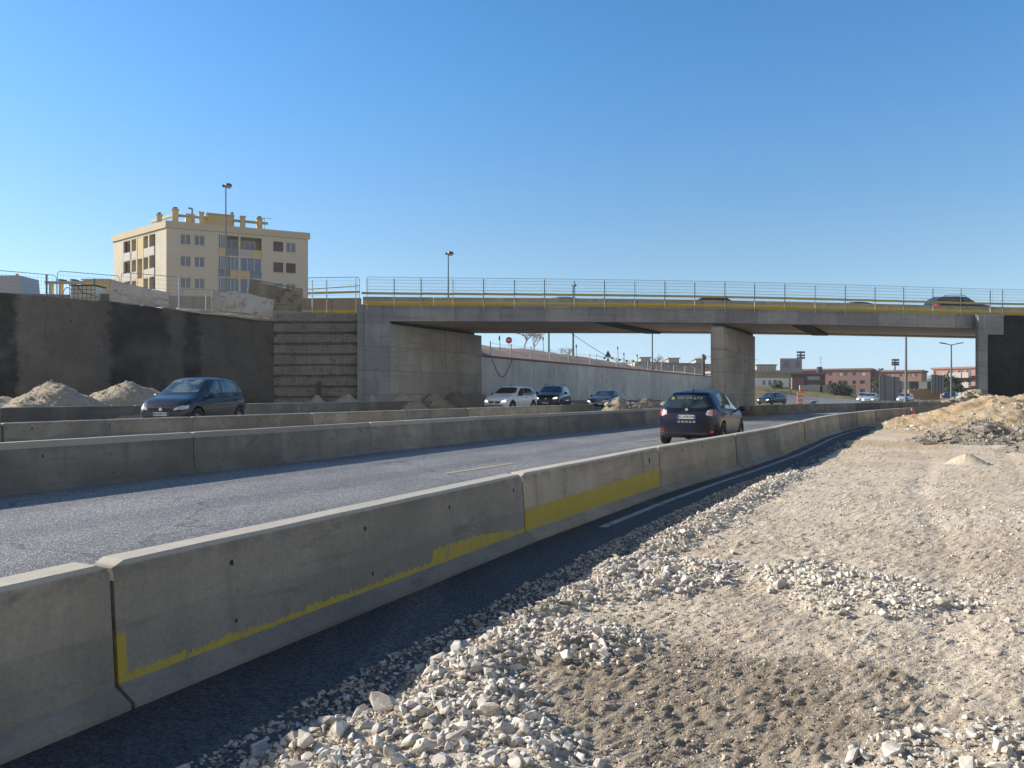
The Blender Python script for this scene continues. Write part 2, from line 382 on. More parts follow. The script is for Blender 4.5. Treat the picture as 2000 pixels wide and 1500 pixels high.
def shotcrete():
    n = NT('shotcrete'); o = n.obj(); s = n.sep(o)   # local x along the wall, z up
    a = n.noise(o, 0.5, 6, 0.62, 0.4); b = n.noise(o, 2.4, 6, 0.7); f = n.noise(o, 14, 5, 0.7)
    c = n.mix(n.mask(a, 0.35, 0.68), (0.095, 0.092, 0.085), (0.13, 0.123, 0.112))
    c = n.mix(n.math('MULTIPLY', n.mask(b, 0.52, 0.72), 0.45), c, (0.055, 0.06, 0.066))
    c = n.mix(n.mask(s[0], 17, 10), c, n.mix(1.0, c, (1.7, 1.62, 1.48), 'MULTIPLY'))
    stk = n.noise(n.map(o, (2.2, 2.2, 0.22)), 1.0, 5, 0.7); c = n.mix(n.math('MULTIPLY', n.mask(stk, 0.55, 0.72), 0.5), c, (0.05, 0.052, 0.055))
    wob = n.math('MULTIPLY', n.math('SUBTRACT', n.noise(n.map(o, (0.6, 0.6, 1.1)), 1.6, 5, 0.65), 0.5), 1.3)
    x = n.math('ADD', s[0], wob)
    def band(x0, x1, e=0.16):
        return n.math('MULTIPLY', n.mask(x, x0 - e, x0 + e), n.mask(x, x1 + e, x1 - e))
    x1 = n.math('MAXIMUM', band(8.0, 10.95), n.math("MAXIMUM", band(14.9, 17.6), band(18.4, 19.2)))
    wet = n.math('MULTIPLY', x1, n.mask(a, 0.85, 0.35))
    c = n.mix(n.math('MULTIPLY', wet, 0.82), c, (0.022, 0.026, 0.028))
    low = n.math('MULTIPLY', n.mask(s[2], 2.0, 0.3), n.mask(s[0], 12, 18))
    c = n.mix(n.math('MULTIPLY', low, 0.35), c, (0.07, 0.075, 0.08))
    c = n.mix(0.6, c, n.ramp(f, [(0.3, (0.75, 0.75, 0.75)), (0.7, (1.2, 1.2, 1.2))]), 'MULTIPLY')
    n.bump(n.math('ADD', n.math('MULTIPLY', f, 0.6), b), 0.8, 0.06)
    return n.set(c, 0.95, spec=0.1)
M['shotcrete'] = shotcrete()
M['shotcrete_black'] = heap('black_shotcrete', (0.035, 0.038, 0.042), (0.05, 0.052, 0.055), (0.025, 0.027, 0.03), 0.5)
M['minedface'] = heap('nailed_soil_face', (0.34, 0.315, 0.30), (0.42, 0.39, 0.37), (0.22, 0.205, 0.20), 0.8)
M['steel'] = plain('galvanised_steel', (0.42, 0.46, 0.48), 0.45, 0.6)
M['fence'] = plain('fence_wire', (0.16, 0.20, 0.22), 0.6, 0.0)
M['post_dark'] = plain('dark_steel_post', (0.10, 0.14, 0.16), 0.5, 0.4)
M['post_pale'] = plain('pale_painted_post', (0.48, 0.47, 0.42), 0.6)
M['yellow_rail'] = plain('yellow_rail_paint', (0.42, 0.33, 0.04), 0.55, var=0.25)
M['green_pole'] = plain('green_pole_paint', (0.045, 0.10, 0.075), 0.5)
M['grey_pole'] = plain('grey_pole_paint', (0.10, 0.12, 0.12), 0.5, 0.0)
M['wood_dark'] = plain('tarred_timber', (0.08, 0.065, 0.05), 0.9)
M['lamp_dark'] = plain('lamp_housing', (0.05, 0.055, 0.06), 0.4)
M['lamp_glass'] = plain('lamp_bowl', (0.35, 0.33, 0.30), 0.15, var=0.3)
def cloth(name, c1, c2, c3, s=1.0):
    n = NT(name); o = n.world(); a = n.noise(o, 0.9 * s, 3, 0.5, 0.8); b = n.noise(n.map(o, (1, 1, 1.6)), 1.5 * s, 4, 0.55, 1.2)
    c = n.mix(n.mask(a, 0.4, 0.6), c1, c2); c = n.mix(n.math('MULTIPLY', n.mask(b, 0.54, 0.66), 0.8), c, c3)
    c = n.mix(0.3, c, n.ramp(n.noise(o, 20, 3), [(0.3, (0.8, 0.8, 0.8)), (0.7, (1.1, 1.1, 1.1))]), 'MULTIPLY')
    return n.set(c, 0.9, spec=0.2)
M['tarp'] = cloth('dirty_geotextile', (0.44, 0.39, 0.34), (0.53, 0.49, 0.44), (0.25, 0.18, 0.145))
M['tarp_brown'] = cloth('muddy_tarpaulin', (0.30, 0.25, 0.17), (0.20, 0.17, 0.13), (0.09, 0.085, 0.08), 0.9)
M['ibc'] = plain('cloudy_plastic_tank', (0.62, 0.60, 0.55), 0.5, var=0.1)
M['white_van'] = plain('van_paint', (0.34, 0.36, 0.40), 0.35, var=0.03)
M['orange'] = plain('orange_plastic', (0.75, 0.22, 0.05), 0.5)
M['white'] = plain('white_paint', (0.75, 0.74, 0.72), 0.6)
M['line'] = plain('worn_road_paint', (0.50, 0.50, 0.50), 0.7, var=0.35, scale=5)
def worn_line():
    n = NT('rubbed_road_paint'); o = n.world()
    f = n.mask(n.noise(o, 9, 6, 0.8), 0.34, 0.55); c = n.mix(f, (0.07, 0.07, 0.075), (0.38, 0.38, 0.38)); return n.set(c, 0.8)
M['line_worn'] = worn_line()
M['line_yellow'] = plain('worn_yellow_road_paint', (0.42, 0.36, 0.17), 0.7, var=0.35, scale=5)
M['red'] = plain('red_sign', (0.45, 0.03, 0.035), 0.4)
M['redrail'] = plain('dark_red_coping', (0.22, 0.06, 0.06), 0.7)
M['black'] = plain('black_rubber', (0.02, 0.02, 0.022), 0.7)
M['sign_back'] = plain('sign_back', (0.10, 0.11, 0.11), 0.5, 0.4)
# buildings
M['cream'] = plain('cream_render', (0.54, 0.49, 0.39), 0.9, var=0.08, scale=0.5, bump=0.1)
M['cream_side'] = concrete('weathered_cream_render', (0.46, 0.42, 0.34), (0.55, 0.50, 0.41), stain=(0.32, 0.29, 0.23), s=0.35, tint=0).mat
M['yellow_wall'] = plain('warm_yellow_render', (0.56, 0.43, 0.21), 0.9, var=0.08, scale=0.6)
M['cornice'] = plain('cornice_render', (0.50, 0.43, 0.31), 0.9, var=0.1, scale=0.6)
M['greyrender'] = plain('grey_balcony', (0.42, 0.42, 0.40), 0.8)
M['blueglazing'] = plain('glazed_loggia', (0.10, 0.16, 0.24), 0.2, var=0.5, scale=1.2)
M['shutter'] = plain('brown_shutter', (0.09, 0.058, 0.05), 0.7)
M['glass'] = plain('window_glass', (0.07, 0.10, 0.14), 0.08, var=0.5, scale=0.8, spec=0.8)
M['interior'] = plain('dim_interior', (0.07, 0.07, 0.07), 0.9)
M['winframe'] = plain('window_frame', (0.62, 0.62, 0.60), 0.5)
M['redwall'] = plain('dusty_red_render', (0.24, 0.15, 0.135), 0.9, var=0.12, scale=0.3)
M['redwall2'] = plain('salmon_render', (0.29, 0.17, 0.14), 0.9, var=0.12, scale=0.3)
M['brown_cladding'] = plain('brown_cladding', (0.10, 0.075, 0.065), 0.8)
M['tan'] = plain('tan_render', (0.34, 0.29, 0.18), 0.9)
M['terracotta'] = plain('terracotta_wall', (0.40, 0.23, 0.15), 0.9, var=0.15, scale=0.4)
M['noisewall'] = plain('noise_barrier_panel', (0.20, 0.21, 0.225), 0.8, var=0.15)
M['farconc'] = plain('far_concrete', (0.36, 0.33, 0.30), 0.9, var=0.15, scale=0.3)
M['farmauve'] = plain('far_mauve_render', (0.33, 0.27, 0.25), 0.9, var=0.15, scale=0.3)
M['bark'] = plain('bare_bark', (0.16, 0.13, 0.11), 0.9)
M['twig'] = plain('pale_twigs', (0.30, 0.25, 0.22), 0.9)
M['leaf'] = plain('dark_foliage', (0.045, 0.065, 0.03), 0.7, var=0.5, scale=1.0)
M['leaf2'] = plain('olive_foliage', (0.08, 0.09, 0.035), 0.7, var=0.5, scale=1.0)
M['billboard'] = plain('faded_billboard', (0.30, 0.32, 0.36), 0.7, var=0.1, scale=1.0)
M['billmark'] = plain('faded_mark', (0.20, 0.14, 0.16), 0.7)
# vehicles
def paint(name, col, metal=0.4, rough=0.3, coat=0.45, spec=0.5):
    n = NT(name); o = n.obj()
    dust = n.mask(n.noise(o, 3, 5), 0.4, 0.8)
    z = n.sep(o)[2]
    low = n.mask(z, 0.75, 0.2)
    f = n.math('MULTIPLY', n.math('ADD', n.math('MULTIPLY', dust, 0.25), n.math('MULTIPLY', low, 0.5)), 0.14)
    c = n.mix(f, col, (0.22, 0.20, 0.17))
    return n.set(c, n.math('MULTIPLY_ADD', f, 0.6, rough), metal, coat=coat, spec=spec)
M['p_navy'] = paint('navy_paint', (0.003, 0.004, 0.022), 0.0, 0.28, 0.12, 0.35)
M['p_blue'] = paint('dark_blue_grey_paint', (0.008, 0.014, 0.024), 0.0, 0.3, 0.25, 0.45)
M['p_white'] = paint('white_car_paint', (0.86, 0.87, 0.88), 0.0)
M['p_black'] = paint('black_car_paint', (0.015, 0.015, 0.018))
M['p_grey'] = paint('charcoal_car_paint', (0.06, 0.06, 0.055))
M['p_silver'] = paint('silver_car_paint', (0.5, 0.55, 0.58), 0.5)
M['p_teal'] = paint('dark_teal_paint', (0.012, 0.028, 0.038))
def carglass(nm_, ca, cb_):
    n = NT(nm_); o = n.obj(); f = n.noise(o, 2.2, 3)
    c = n.mix(n.mask(f, 0.4, 0.62), ca, cb_)
    return n.set(c, 0.05, spec=0.6, coat=0.3)
M['carglass_light'] = carglass('car_glass', (0.03, 0.04, 0.045), (0.13, 0.17, 0.18))
M['carglass_dark'] = carglass('dark_car_glass', (0.008, 0.012, 0.016), (0.03, 0.042, 0.05))
M['trim'] = plain('black_trim', (0.015, 0.015, 0.016), 0.5)
M['tail'] = plain('tail_lamp', (0.42, 0.03, 0.03), 0.15, coat=1.0)
M['tailclear'] = plain('clear_lamp', (0.55, 0.45, 0.45), 0.12, coat=1.0)
M['chrome'] = plain('chrome', (0.7, 0.7, 0.72), 0.15, 0.9)
M['rim'] = plain('alloy_rim', (0.35, 0.36, 0.38), 0.35, 0.8)
M['plate'] = plain('number_plate', (0.62, 0.63, 0.60), 0.5, var=0.03)
M['plate_blue'] = plain('plate_blue_strip', (0.02, 0.06, 0.35), 0.5)
M['text_dark'] = plain('black_lettering', (0.02, 0.02, 0.02), 0.6)
M['text_pale'] = plain('pale_lettering', (0.62, 0.62, 0.66), 0.6)
M['green_mark'] = plain('green_sticker', (0.32, 0.42, 0.08), 0.6)
def lit(name, col, e):
    n = NT(name); n.set((0.8, 0.8, 0.8), 0.1, coat=1.0)
    n.b.inputs['Emission Color'].default_value = (*col, 1); n.b.inputs['Emission Strength'].default_value = e
    return n.mat
M['headlamp'] = plain('headlamp_lens', (0.62, 0.64, 0.66), 0.08, 0.3, var=0.5, scale=9, coat=1.0)
M['headlit'] = lit('lit_headlamp', (1.0, 0.93, 0.8), 1.6)
M['skin'] = plain('skin', (0.45, 0.27, 0.2), 0.6)
ORD = ['first', 'second', 'third', 'fourth', 'fifth', 'sixth', 'seventh', 'eighth', 'ninth', 'tenth', 'eleventh', 'twelfth',
       'thirteenth', 'fourteenth', 'fifteenth', 'sixteenth', 'seventeenth', 'eighteenth', 'nineteenth', 'twentieth',
       'twenty-first', 'twenty-second', 'twenty-third', 'twenty-fourth', 'twenty-fifth']
L1 = [(-3.90, -0.40), (-1.94, 3.63), (0.03, 7.60), (2.08, 11.31), (4.20, 14.75), (6.2, 18.1), (8.2, 21.8), (10.1, 25.4), (12.2, 28.9),
      (14.5, 32.4), (16.9, 35.9), (19.4, 39.2), (22.1, 42.4), (24.9, 45.6), (27.7, 48.9), (30.3, 52.2), (33.0, 55.5)]
L2 = [(-10.7, 4.3), (-8.25, 9.2), (-5.86, 14.0), (-3.5, 18.7), (-1.14, 23.2), (1.24, 26.9), (3.6, 30.9), (6.0, 35.0), (8.4, 39.1), (10.7, 43.2)]
L2B = [(15.6, 50), (18.4, 53.2), (21.4, 56.3), (24.5, 59.3), (27.7, 62.2), (31, 65), (34.4, 67.6), (38, 70), (41.7, 72.3), (45.5, 74.4), (49.5, 76.3), (53.6, 78)]
L3 = [(-13.0, 12.1), (-10.65, 16.0), (-8.5, 20.3), (-6.35, 24.2), (-4.1, 28.2), (-1.9, 32.1), (0.3, 36.0), (2.5, 39.9), (4.6, 43.8)]
L4 = [(-21.6, 11.4), (-19.6, 15.4), (-17.6, 19.4), (-15.5, 23.3), (-13.4, 27.2), (-11.5, 31.2), (-9.7, 35.2), (-8, 39.2), (-6, 43.3), (-4, 47.2), (-2, 51.2), (0, 55.2),
      (2.0, 59.2), (4.1, 63.2), (6.2, 67.2), (8.3, 71.2), (10.4, 75.2), (12.5, 79.2), (14.6, 83.2), (16.8, 87.2)]
def xl(line, Y):
    ys = [p[1] for p in line]; xs = [p[0] for p in line]
    return np.interp(Y, ys, xs)
def zleft(Y):   # level of the raised left carriageway
    return float(np.interp(Y, [0, 45, 58, 90, 115], [0.42, 0.42, 0.30, 0.08, 0.0]))

# ------------------------------------------------ barriers
PROF = [(-0.235, 0.0), (-0.235, 0.03), (-0.13, 0.092), (-0.09, HB - 0.02), (-0.075, HB), (0.075, HB), (0.09, HB - 0.02), (0.13, 0.092), (0.235, 0.03), (0.235, 0.0)]
def barrier(A, B, z, mat, label, group, name='concrete_barrier', pockets=None, z1=None, hs=1.0, jit=1.0, gap=0.018):
    A = Vector((A[0], A[1])); B = Vector((B[0], B[1])); d = B - A; L = d.length - gap
    z1 = z if z1 is None else z1
    m = MB(); n = len(PROF)
    xs = [0, 0.07, L - 0.07, L]; sc = [0.62, 1, 1, 0.62]
    rr = random.Random(int(A.x * 97 + A.y * 31))
    vs = []
    nx = max(4, int(L / 0.45)); xs = [0, 0.06] + [0.06 + (L - 0.12) * i / nx for i in range(1, nx)] + [L - 0.06, L]
    for i, x in enumerate(xs):
        end = i in (0, len(xs) - 1)
        for (y, zz) in PROF:
            k = 0.94 if (end and zz > 0.05) else 1.0
            top = -(0.015 if jit else 0.032) if (end and zz > HB - 0.05) else 0
            j = 0.004 * (rr.random() - 0.5)
            vs.append((x, y * k + j, (zz * hs + top) + (z1 - z) * x / L + (j if zz > 0.1 else 0)))
    fs = []
    for i in range(len(xs) - 1):
        for k in range(n):
            fs.append((i * n + k, (i + 1) * n + k, (i + 1) * n + (k + 1) % n, i * n + (k + 1) % n))
    fs += [tuple(range(n)), tuple(range((len(xs) - 1) * n, len(xs) * n))[::-1]]
    m.add(vs, fs, 0)
    if pockets is None:
        pockets = [(L * f + rr.uniform(-.1, .1), 0.50 + rr.uniform(-.02, .03), 0.018) for f in (0.14, 0.5, 0.86) if rr.random() < 0.85]
        pockets += [(L * f, 0.16, 0.013) for f in (0.3, 0.7) if rr.random() < 0.5]
    for (x, zz, r) in pockets:
        yy = np.interp(zz, [0.092, HB - 0.02], [0.13, 0.09])
        poly = [(x + r * rr.uniform(.6, 1.2) * math.cos(t), zz + 1.5 * r * rr.uniform(.6, 1.2) * math.sin(t)) for t in np.linspace(0, 2 * math.pi, 8)[:-1]]
        for sgn in (1, -1):
            v = [(a, -sgn * (yy + 0.0035 - (b - zz) * 0.085), b) for a, b in poly]
            v2 = [(a, p - (-sgn) * 0.008, b) for a, p, b in v]; k = len(poly)
            m.add(v + v2, [tuple(range(k))] + [(i, (i + 1) % k, k + (i + 1) % k, k + i) for i in range(k)], 1)
    jn = Vector((d.y, -d.x)).normalized() * rr.uniform(-.014, .014) * jit; o = m.build(name, [mat, M['hole']], None, (A.x + jn.x, A.y + jn.y, z), math.atan2(d.y, d.x) + rr.uniform(-.0022, .0022) * jit)
    return tag(o, label, 'barrier', group)
def px_on(A, B, px):
    r = (px - 1000) / 1500.; dx = B[0] - A[0]; dy = B[1] - A[1]
    t = (r * A[1] - A[0]) / (dx - r * dy); return t * math.hypot(dx, dy)

g1 = 'concrete barriers along the gravel edge'
lab1 = ['plain grey barrier cut by the bottom left corner, before the ragged yellow one',
        'long barrier with ragged yellow paint along its foot',
        'barrier with a clean broad yellow band on its lower half',
        'plain barrier directly beyond the broad yellow band, in front of the navy car',
        'brown stained barrier with rusty streaks beyond the plain one behind the navy car',
        'barrier with thin worn yellow paint at its foot, beyond the rusty streaked one']
for i in range(len(L1) - 1):
    A, B = L1[i], L1[i + 1]; pk = None
    mat = M['barrier_tan'] if i >= 3 else M['barrier']
    if i in (4, 8, 10): mat = M['barrier']
    if i == 0: pk = []
    if i == 1:
        mat = M['barrier_ragged']
        pk = [(px_on(A, B, p), 0.52, 0.014) for p in (427, 690, 857, 985)] + [(px_on(A, B, p), 0.20, 0.010) for p in (430, 700)]
    if i == 2: mat = M['barrier_yellow']; pk = [(px_on(A, B, 1255), 0.50, 0.025)]
    if i == 3: pk = [(px_on(A, B, p), 0.55, 0.016) for p in (1322, 1360, 1416)] + [(px_on(A, B, p), 0.16, 0.014) for p in (1358, 1390)] + [(px_on(A, B, 1418), 0.33, 0.016)]
    if i in (5, 6): mat = M['barrier_thin']
    lab = lab1[i] if i < len(lab1) else '%s grey barrier past the yellow-banded one, curving away beside the spoil' % ORD[i - 3]
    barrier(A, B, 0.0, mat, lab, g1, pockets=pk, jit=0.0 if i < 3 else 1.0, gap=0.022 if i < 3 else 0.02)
g2 = 'concrete barriers on the far edge of the near road'
for i in range(len(L2) - 1):
    lab = '%s barrier along the far edge of the near road, counted from the left' % ORD[max(0, i - 1)]
    if i == 0: lab = 'barrier of the near road\'s far edge beyond the left end of the row'
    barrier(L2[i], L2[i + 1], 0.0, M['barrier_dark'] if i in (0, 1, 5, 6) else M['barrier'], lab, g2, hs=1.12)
g3 = 'concrete barriers past the bridge pier'
for i in range(len(L2B) - 1):
    barrier(L2B[i], L2B[i + 1], 0.0, M['barrier_dark'] if i in (0, 4, 5) else M['barrier'], '%s barrier to the right of the bridge pier, bounding the lit road' % ORD[i], g3)
g4 = 'concrete barriers on the median side of the far road'
for i in range(len(L3) - 1):
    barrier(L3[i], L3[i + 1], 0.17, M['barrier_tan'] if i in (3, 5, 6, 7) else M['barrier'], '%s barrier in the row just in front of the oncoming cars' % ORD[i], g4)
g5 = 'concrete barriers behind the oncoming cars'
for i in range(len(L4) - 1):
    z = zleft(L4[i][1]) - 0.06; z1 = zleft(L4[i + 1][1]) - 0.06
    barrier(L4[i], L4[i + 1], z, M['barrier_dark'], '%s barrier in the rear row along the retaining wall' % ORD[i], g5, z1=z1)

# ------------------------------------------------ sheets
def ribbon(name, left, right, mat, zl, zr, n=None, kind='structure', sub=6):
    """left/right: polylines with the same number of points"""
    nL = len(left); rows = []
    for i in range(nL - 1):
        for k in range(sub if i < nL - 2 else sub + 1):
            t = k / sub
            a = (left[i][0] * (1 - t) + left[i + 1][0] * t, left[i][1] * (1 - t) + left[i + 1][1] * t)
            b = (right[i][0] * (1 - t) + right[i + 1][0] * t, right[i][1] * (1 - t) + right[i + 1][1] * t)
            rows.append((a, b))
    m = MB(); vs = []; fs = []
    for a, b in rows:
        for k in range(5):
            t = k / 4; x = a[0] * (1 - t) + b[0] * t; y = a[1] * (1 - t) + b[1] * t
            za = zl(a[1]) if callable(zl) else zl; zb = zr(b[1]) if callable(zr) else zr
            vs.append((x, y, za * (1 - t) + zb * t))
    for i in range(len(rows) - 1):
        for k in range(4): fs.append((i * 5 + k, i * 5 + k + 1, (i + 1) * 5 + k + 1, (i + 1) * 5 + k))
    m.add(vs, fs)
    return tag(m.build(name, mat, fixn=False), kind=kind)

m = MB(); S = 1500; m.add([(-S, -S, -0.10), (S, -S, -0.10), (S, S, -0.10), (-S, S, -0.10)], [(0, 1, 2, 3)])
tag(m.build('ground', M['earth'], fixn=False), kind='structure')
Ys = [-8, 0, 4, 8, 12, 16, 20, 24, 28, 32, 36, 40, 44, 48, 52, 56]
def off(line, Y, d):  # point at perpendicular offset d to the right of the line at Y
    x = float(xl(line, Y)); x2 = float(xl(line, Y + 1.5)); x0 = float(xl(line, Y - 1.5))
    t = Vector((x2 - x0, 3)).normalized(); return (x + t.y * d, Y - t.x * d)
def ext(line, Y):
    if Y < line[0][1]:
        return line[0][0] + (Y - line[0][1]) * (line[1][0] - line[0][0]) / (line[1][1] - line[0][1])
    if Y > line[-1][1]:
        return line[-1][0] + (Y - line[-1][1]) * (line[-1][0] - line[-2][0]) / (line[-1][1] - line[-2][1])
    return float(xl(line, Y))
RN = [(-8 + i * 4) for i in range(15)] # up to 48
left = [(ext(L2, y) - 0.5, y) for y in RN]; right = [(ext(L1, y) + 1.9, y - 0.2) for y in RN]
# continue between L2B and L1 extended
left += [(20.0, 55.6), (26.0, 61.4), (33.5, 67.5), (41.5, 72.8), (53.6, 78.6), (75, 86), (110, 95)]
right += [(36.0, 54.5), (41, 58), (47, 62), (53, 65), (62, 68), (85, 74), (112, 80)]
left[-7 - 1] = (13.6, 48.0)
ribbon('road', left, right, M['asphalt'], 0.0, 0.0)
# left carriageway
YL = [-4, 4, 12, 20, 28, 36, 44, 52, 60, 68, 76, 84]
la = [(ext(L4, y) - 0.9, y) for y in YL]; ra = [(ext(L3, y) + 0.05, y) for y in YL[:7]] + [(10.6, 52), (15.8, 60), (21, 66), (27, 72), (34, 79)]
la += [(26, 100), (45, 117), (75, 134), (120, 150)]; ra += [(47, 90), (66, 102), (92, 113), (128, 122)]
ribbon('road_far', la, ra, M['asphalt_far'], lambda y: zleft(y), lambda y: zleft(y) - 0.0)
# median between rows, and soil shoulder behind the rear row
YM = [-4, 4, 12, 20, 28, 36, 44, 52, 60, 68, 76]
ribbon('median_ground', [(ext(L3, y) + 0.05, y) for y in YM[:7]] + [(10.6, 52), (15.8, 60), (21, 66), (27, 72)],
       [(ext(L2, y) - 0.35, y) for y in YM[:6]] + [(10.3, 44), (16.5, 51.9), (23.2, 58.4), (30, 64.6), (37, 70)], M['heap_grey'], lambda y: zleft(y) - 0.26, 0.004)
ribbon('shoulder_ground', [(-44, 2), (-42, 10), (-40, 18), (-37, 26.5), (-30, 33), (-18, 42), (-9.5, 44.5), (-4.6, 52), (-0.5, 60), (3.6, 68), (7.7, 76), (12, 84)],
       [(ext(L4, y) - 0.3, y) for y in YL], M['heap_grey'], lambda y: zleft(y) - 0.03, lambda y: zleft(y) - 0.03)

ribbon('shoulder', [off(L1, y, -0.1) for y in (-2, 2, 6, 10, 14, 18, 22, 26, 30, 34, 38, 42, 46, 50)], [off(L1, y, 1.75) for y in (-2, 2, 6, 10, 14, 18, 22, 26, 30, 34, 38, 42, 46, 50)], M['asphalt_shade'], 0.004, 0.004)
# painted lines
def stripe(name, pts, w, mat, z=0.008, label=None):
    m = MB()
    for a, b in zip(pts[:-1], pts[1:]):
        a = Vector((a[0], a[1], z)); b = Vector((b[0], b[1], z)); d = (b - a).normalized(); n = Vector((d.y, -d.x, 0)) * w / 2
        m.add([a - n, b - n, b + n, a + n], [(0, 1, 2, 3)])
    return tag(m.build(name, mat, fixn=False), kind='structure')
pts = [off(L1, y, 0.50) for y in np.arange(8.5, 52, 2.0)]
stripe('road_edge_line', pts, 0.09, M['line_worn'])
for (a, b) in (((868, 926), (1000, 906)), ((1245, 863), (1330, 852))):
    A = (2175. / (a[1] - 768)); B = 2175. / (b[1] - 768)
    stripe('lane_dash', [((a[0] - 1000) / 1500 * A, A), ((b[0] - 1000) / 1500 * B, B)], 0.10, M['line_yellow'])
stripe('far_road_edge_line', [(15.4, 59.0), (20.6, 65.2), (26.6, 71.2), (33.5, 78)], 0.15, M['line'], 0.32)

# ------------------------------------------------ worksite ground (heightfield)
def G(px, py): Y = 2175.0 / (py - 768); return ((px - 1000) * Y / 1500, Y)
ZONES = [  # polygon in photo ground points, stone radius mean (m), density /m2, bump
    ([(300, 1640), (440, 1490), (600, 1415), (770, 1395), (845, 1290), (985, 1330), (1060, 1400), (1110, 1470), (1160, 1640)], 0.024, 750, 0.06),
    ([(860, 1310), (880, 1265), (1020, 1235), (1200, 1238), (1262, 1262), (1240, 1300), (1080, 1305), (960, 1335)], 0.020, 800, 0.05),
    ([(940, 1245), (1080, 1180), (1150, 1125), (1300, 1045), (1420, 985), (1540, 915), (1575, 935), (1440, 1015), (1340, 1075), (1250, 1120), (1170, 1180), (1000, 1250)], 0.020, 520, 0.07),
    ([(1120, 1180), (1150, 1115), (1300, 1105), (1450, 1112), (1420, 1145), (1260, 1190)], 0.024, 650, 0.05),
    ([(1440, 1125), (1580, 1108), (1740, 1140), (1890, 1190), (1800, 1222), (1640, 1215), (1520, 1180)], 0.022, 520, 0.04),
    ([(1640, 1640), (1720, 1460), (1850, 1435), (2100, 1445), (2200, 1640)], 0.020, 650, 0.035),
    ([(1080, 1530), (1200, 1470), (1560, 1490), (1580, 1560), (1100, 1600)], 0.012, 120, 0.0),
    ([(1480, 985), (1700, 985), (2100, 1010), (2100, 1060), (1800, 1035), (1550, 1010)], 0.014, 90, 0.008),
    ([(1900, 1140), (2150, 1120), (2150, 1300), (1950, 1260)], 0.015, 130, 0.01),
]
ZP = [([G(*p) for p in z[0]], z[1], z[2], z[3]) for z in ZONES]
def inside(poly, x, y):
    c = np.zeros(np.shape(x), bool); n = len(poly)
    for i in range(n):
        x1, y1 = poly[i]; x2, y2 = poly[(i + 1) % n]
        if y1 == y2: continue
        cond = ((y1 > y) != (y2 > y)) & (x < (x2 - x1) * (y - y1) / (y2 - y1) + x1)
        c ^= cond
    return c
def sdist(poly, x, y):
    d = np.full(np.shape(x), 1e9); n = len(poly)
    for i in range(n):
        x1, y1 = poly[i]; x2, y2 = poly[(i + 1) % n]; dx = x2 - x1; dy = y2 - y1
        t = np.clip(((x - x1) * dx + (y - y1) * dy) / (dx * dx + dy * dy), 0, 1)
        d = np.minimum(d, np.hypot(x - x1 - t * dx, y - y1 - t * dy))
    return np.where(inside(poly, x, y), d, -d)
L1x = np.vectorize(lambda y: ext(L1, y))
def ground_h(x, y):
    x = np.asarray(x, float); y = np.asarray(y, float)
    d = (x - np.interp(y, [p[1] for p in L1], [p[0] for p in L1])) * 0.885
    e = d + (fbm(x * 1.3, y * 1.3, 4, 5) - 0.5) * 0.55
    h = -0.045 + 0.075 * sstep(0.85, 1.45, e)
    k = sstep(0.8, 1.5, e)
    h += k * (0.07 * (fbm(x * 0.45, y * 0.45, 3, 11) - 0.5) + 0.03 * (fbm(x * 1.9, y * 1.9, 4, 21) - 0.5))
    # tyre ruts running with the road
    u = x * 0.885 - y * 0.466
    rut = np.exp(-((u - 0.15 + 0.1 * np.sin(y * .7)) / 0.16) ** 2) + np.exp(-((u - 1.75 + 0.12 * np.sin(y * .6)) / 0.18) ** 2)
    h -= 0.018 * rut * k
    fine = fbm(x * 9, y * 9, 4, 31, 0.6) - 0.5
    h += (0.012 + 0.02 * k) * fine * np.clip(1.4 - y / 30, 0.5, 1)
    dd = np.hypot((x - 0.85) / 1.3, (y - 3.5) / 0.95) + (fbm(x * 2.2, y * 2.2, 4, 3) - .5) * 1.2
    damp = sstep(1.25, 0.6, dd)
    cl = np.clip(fbm(x * 24, y * 24, 3, 77, 0.7) - 0.46, 0, 1)
    h += (0.10 * damp + 0.035 * k) * cl * 0.42
    h += (0.4 + 0.6 * k) * 0.011 * (vn(x * 47, y * 47, 93) - .5) * np.clip(1.5 - y / 12, 0.2, 1)
    h += k * 0.018 * np.clip(vn(x * 30, y * 30, 91) - 0.62, 0, 1) * 2
    for poly, r, den, b in ZP:
        if b > 0:
            h += b * sstep(-0.10, 0.22, sdist(poly, x, y) + (fbm(x * 5, y * 5, 3, 41) - .5) * 0.22)
    h += 0.21 * np.clip(1.15 - np.hypot((x - 9.25) / 0.36, (y - 15.6) / 0.36), 0, 1) # little cone of dust
    far = sstep(30, 40, y) * sstep(1.5, 4, d)
    return h + 0.15 * far
NR, NC = 560, 640
yr = 1.3 * (46.5 / 1.3) ** (np.linspace(0, 1, NR)); wc = np.linspace(0, 1, NC) ** 1.25
x0 = np.array([ext(L1, y) for y in yr]) + 0.25
X = x0[:, None] + wc[None, :] * (yr * 0.95 + 3.2)[:, None]; Y = np.repeat(yr[:, None], NC, 1)
Z = ground_h(X, Y)
V = np.stack([X.ravel(), Y.ravel(), Z.ravel()], 1)
ii = np.arange((NR - 1) * NC).reshape(NR - 1, NC)[:, :-1].ravel()
F = np.stack([ii, ii + 1, ii + NC + 1, ii + NC], 1)
tag(np_mesh('worksite_ground', V, F, M['worksite'], smooth=True), kind='structure')

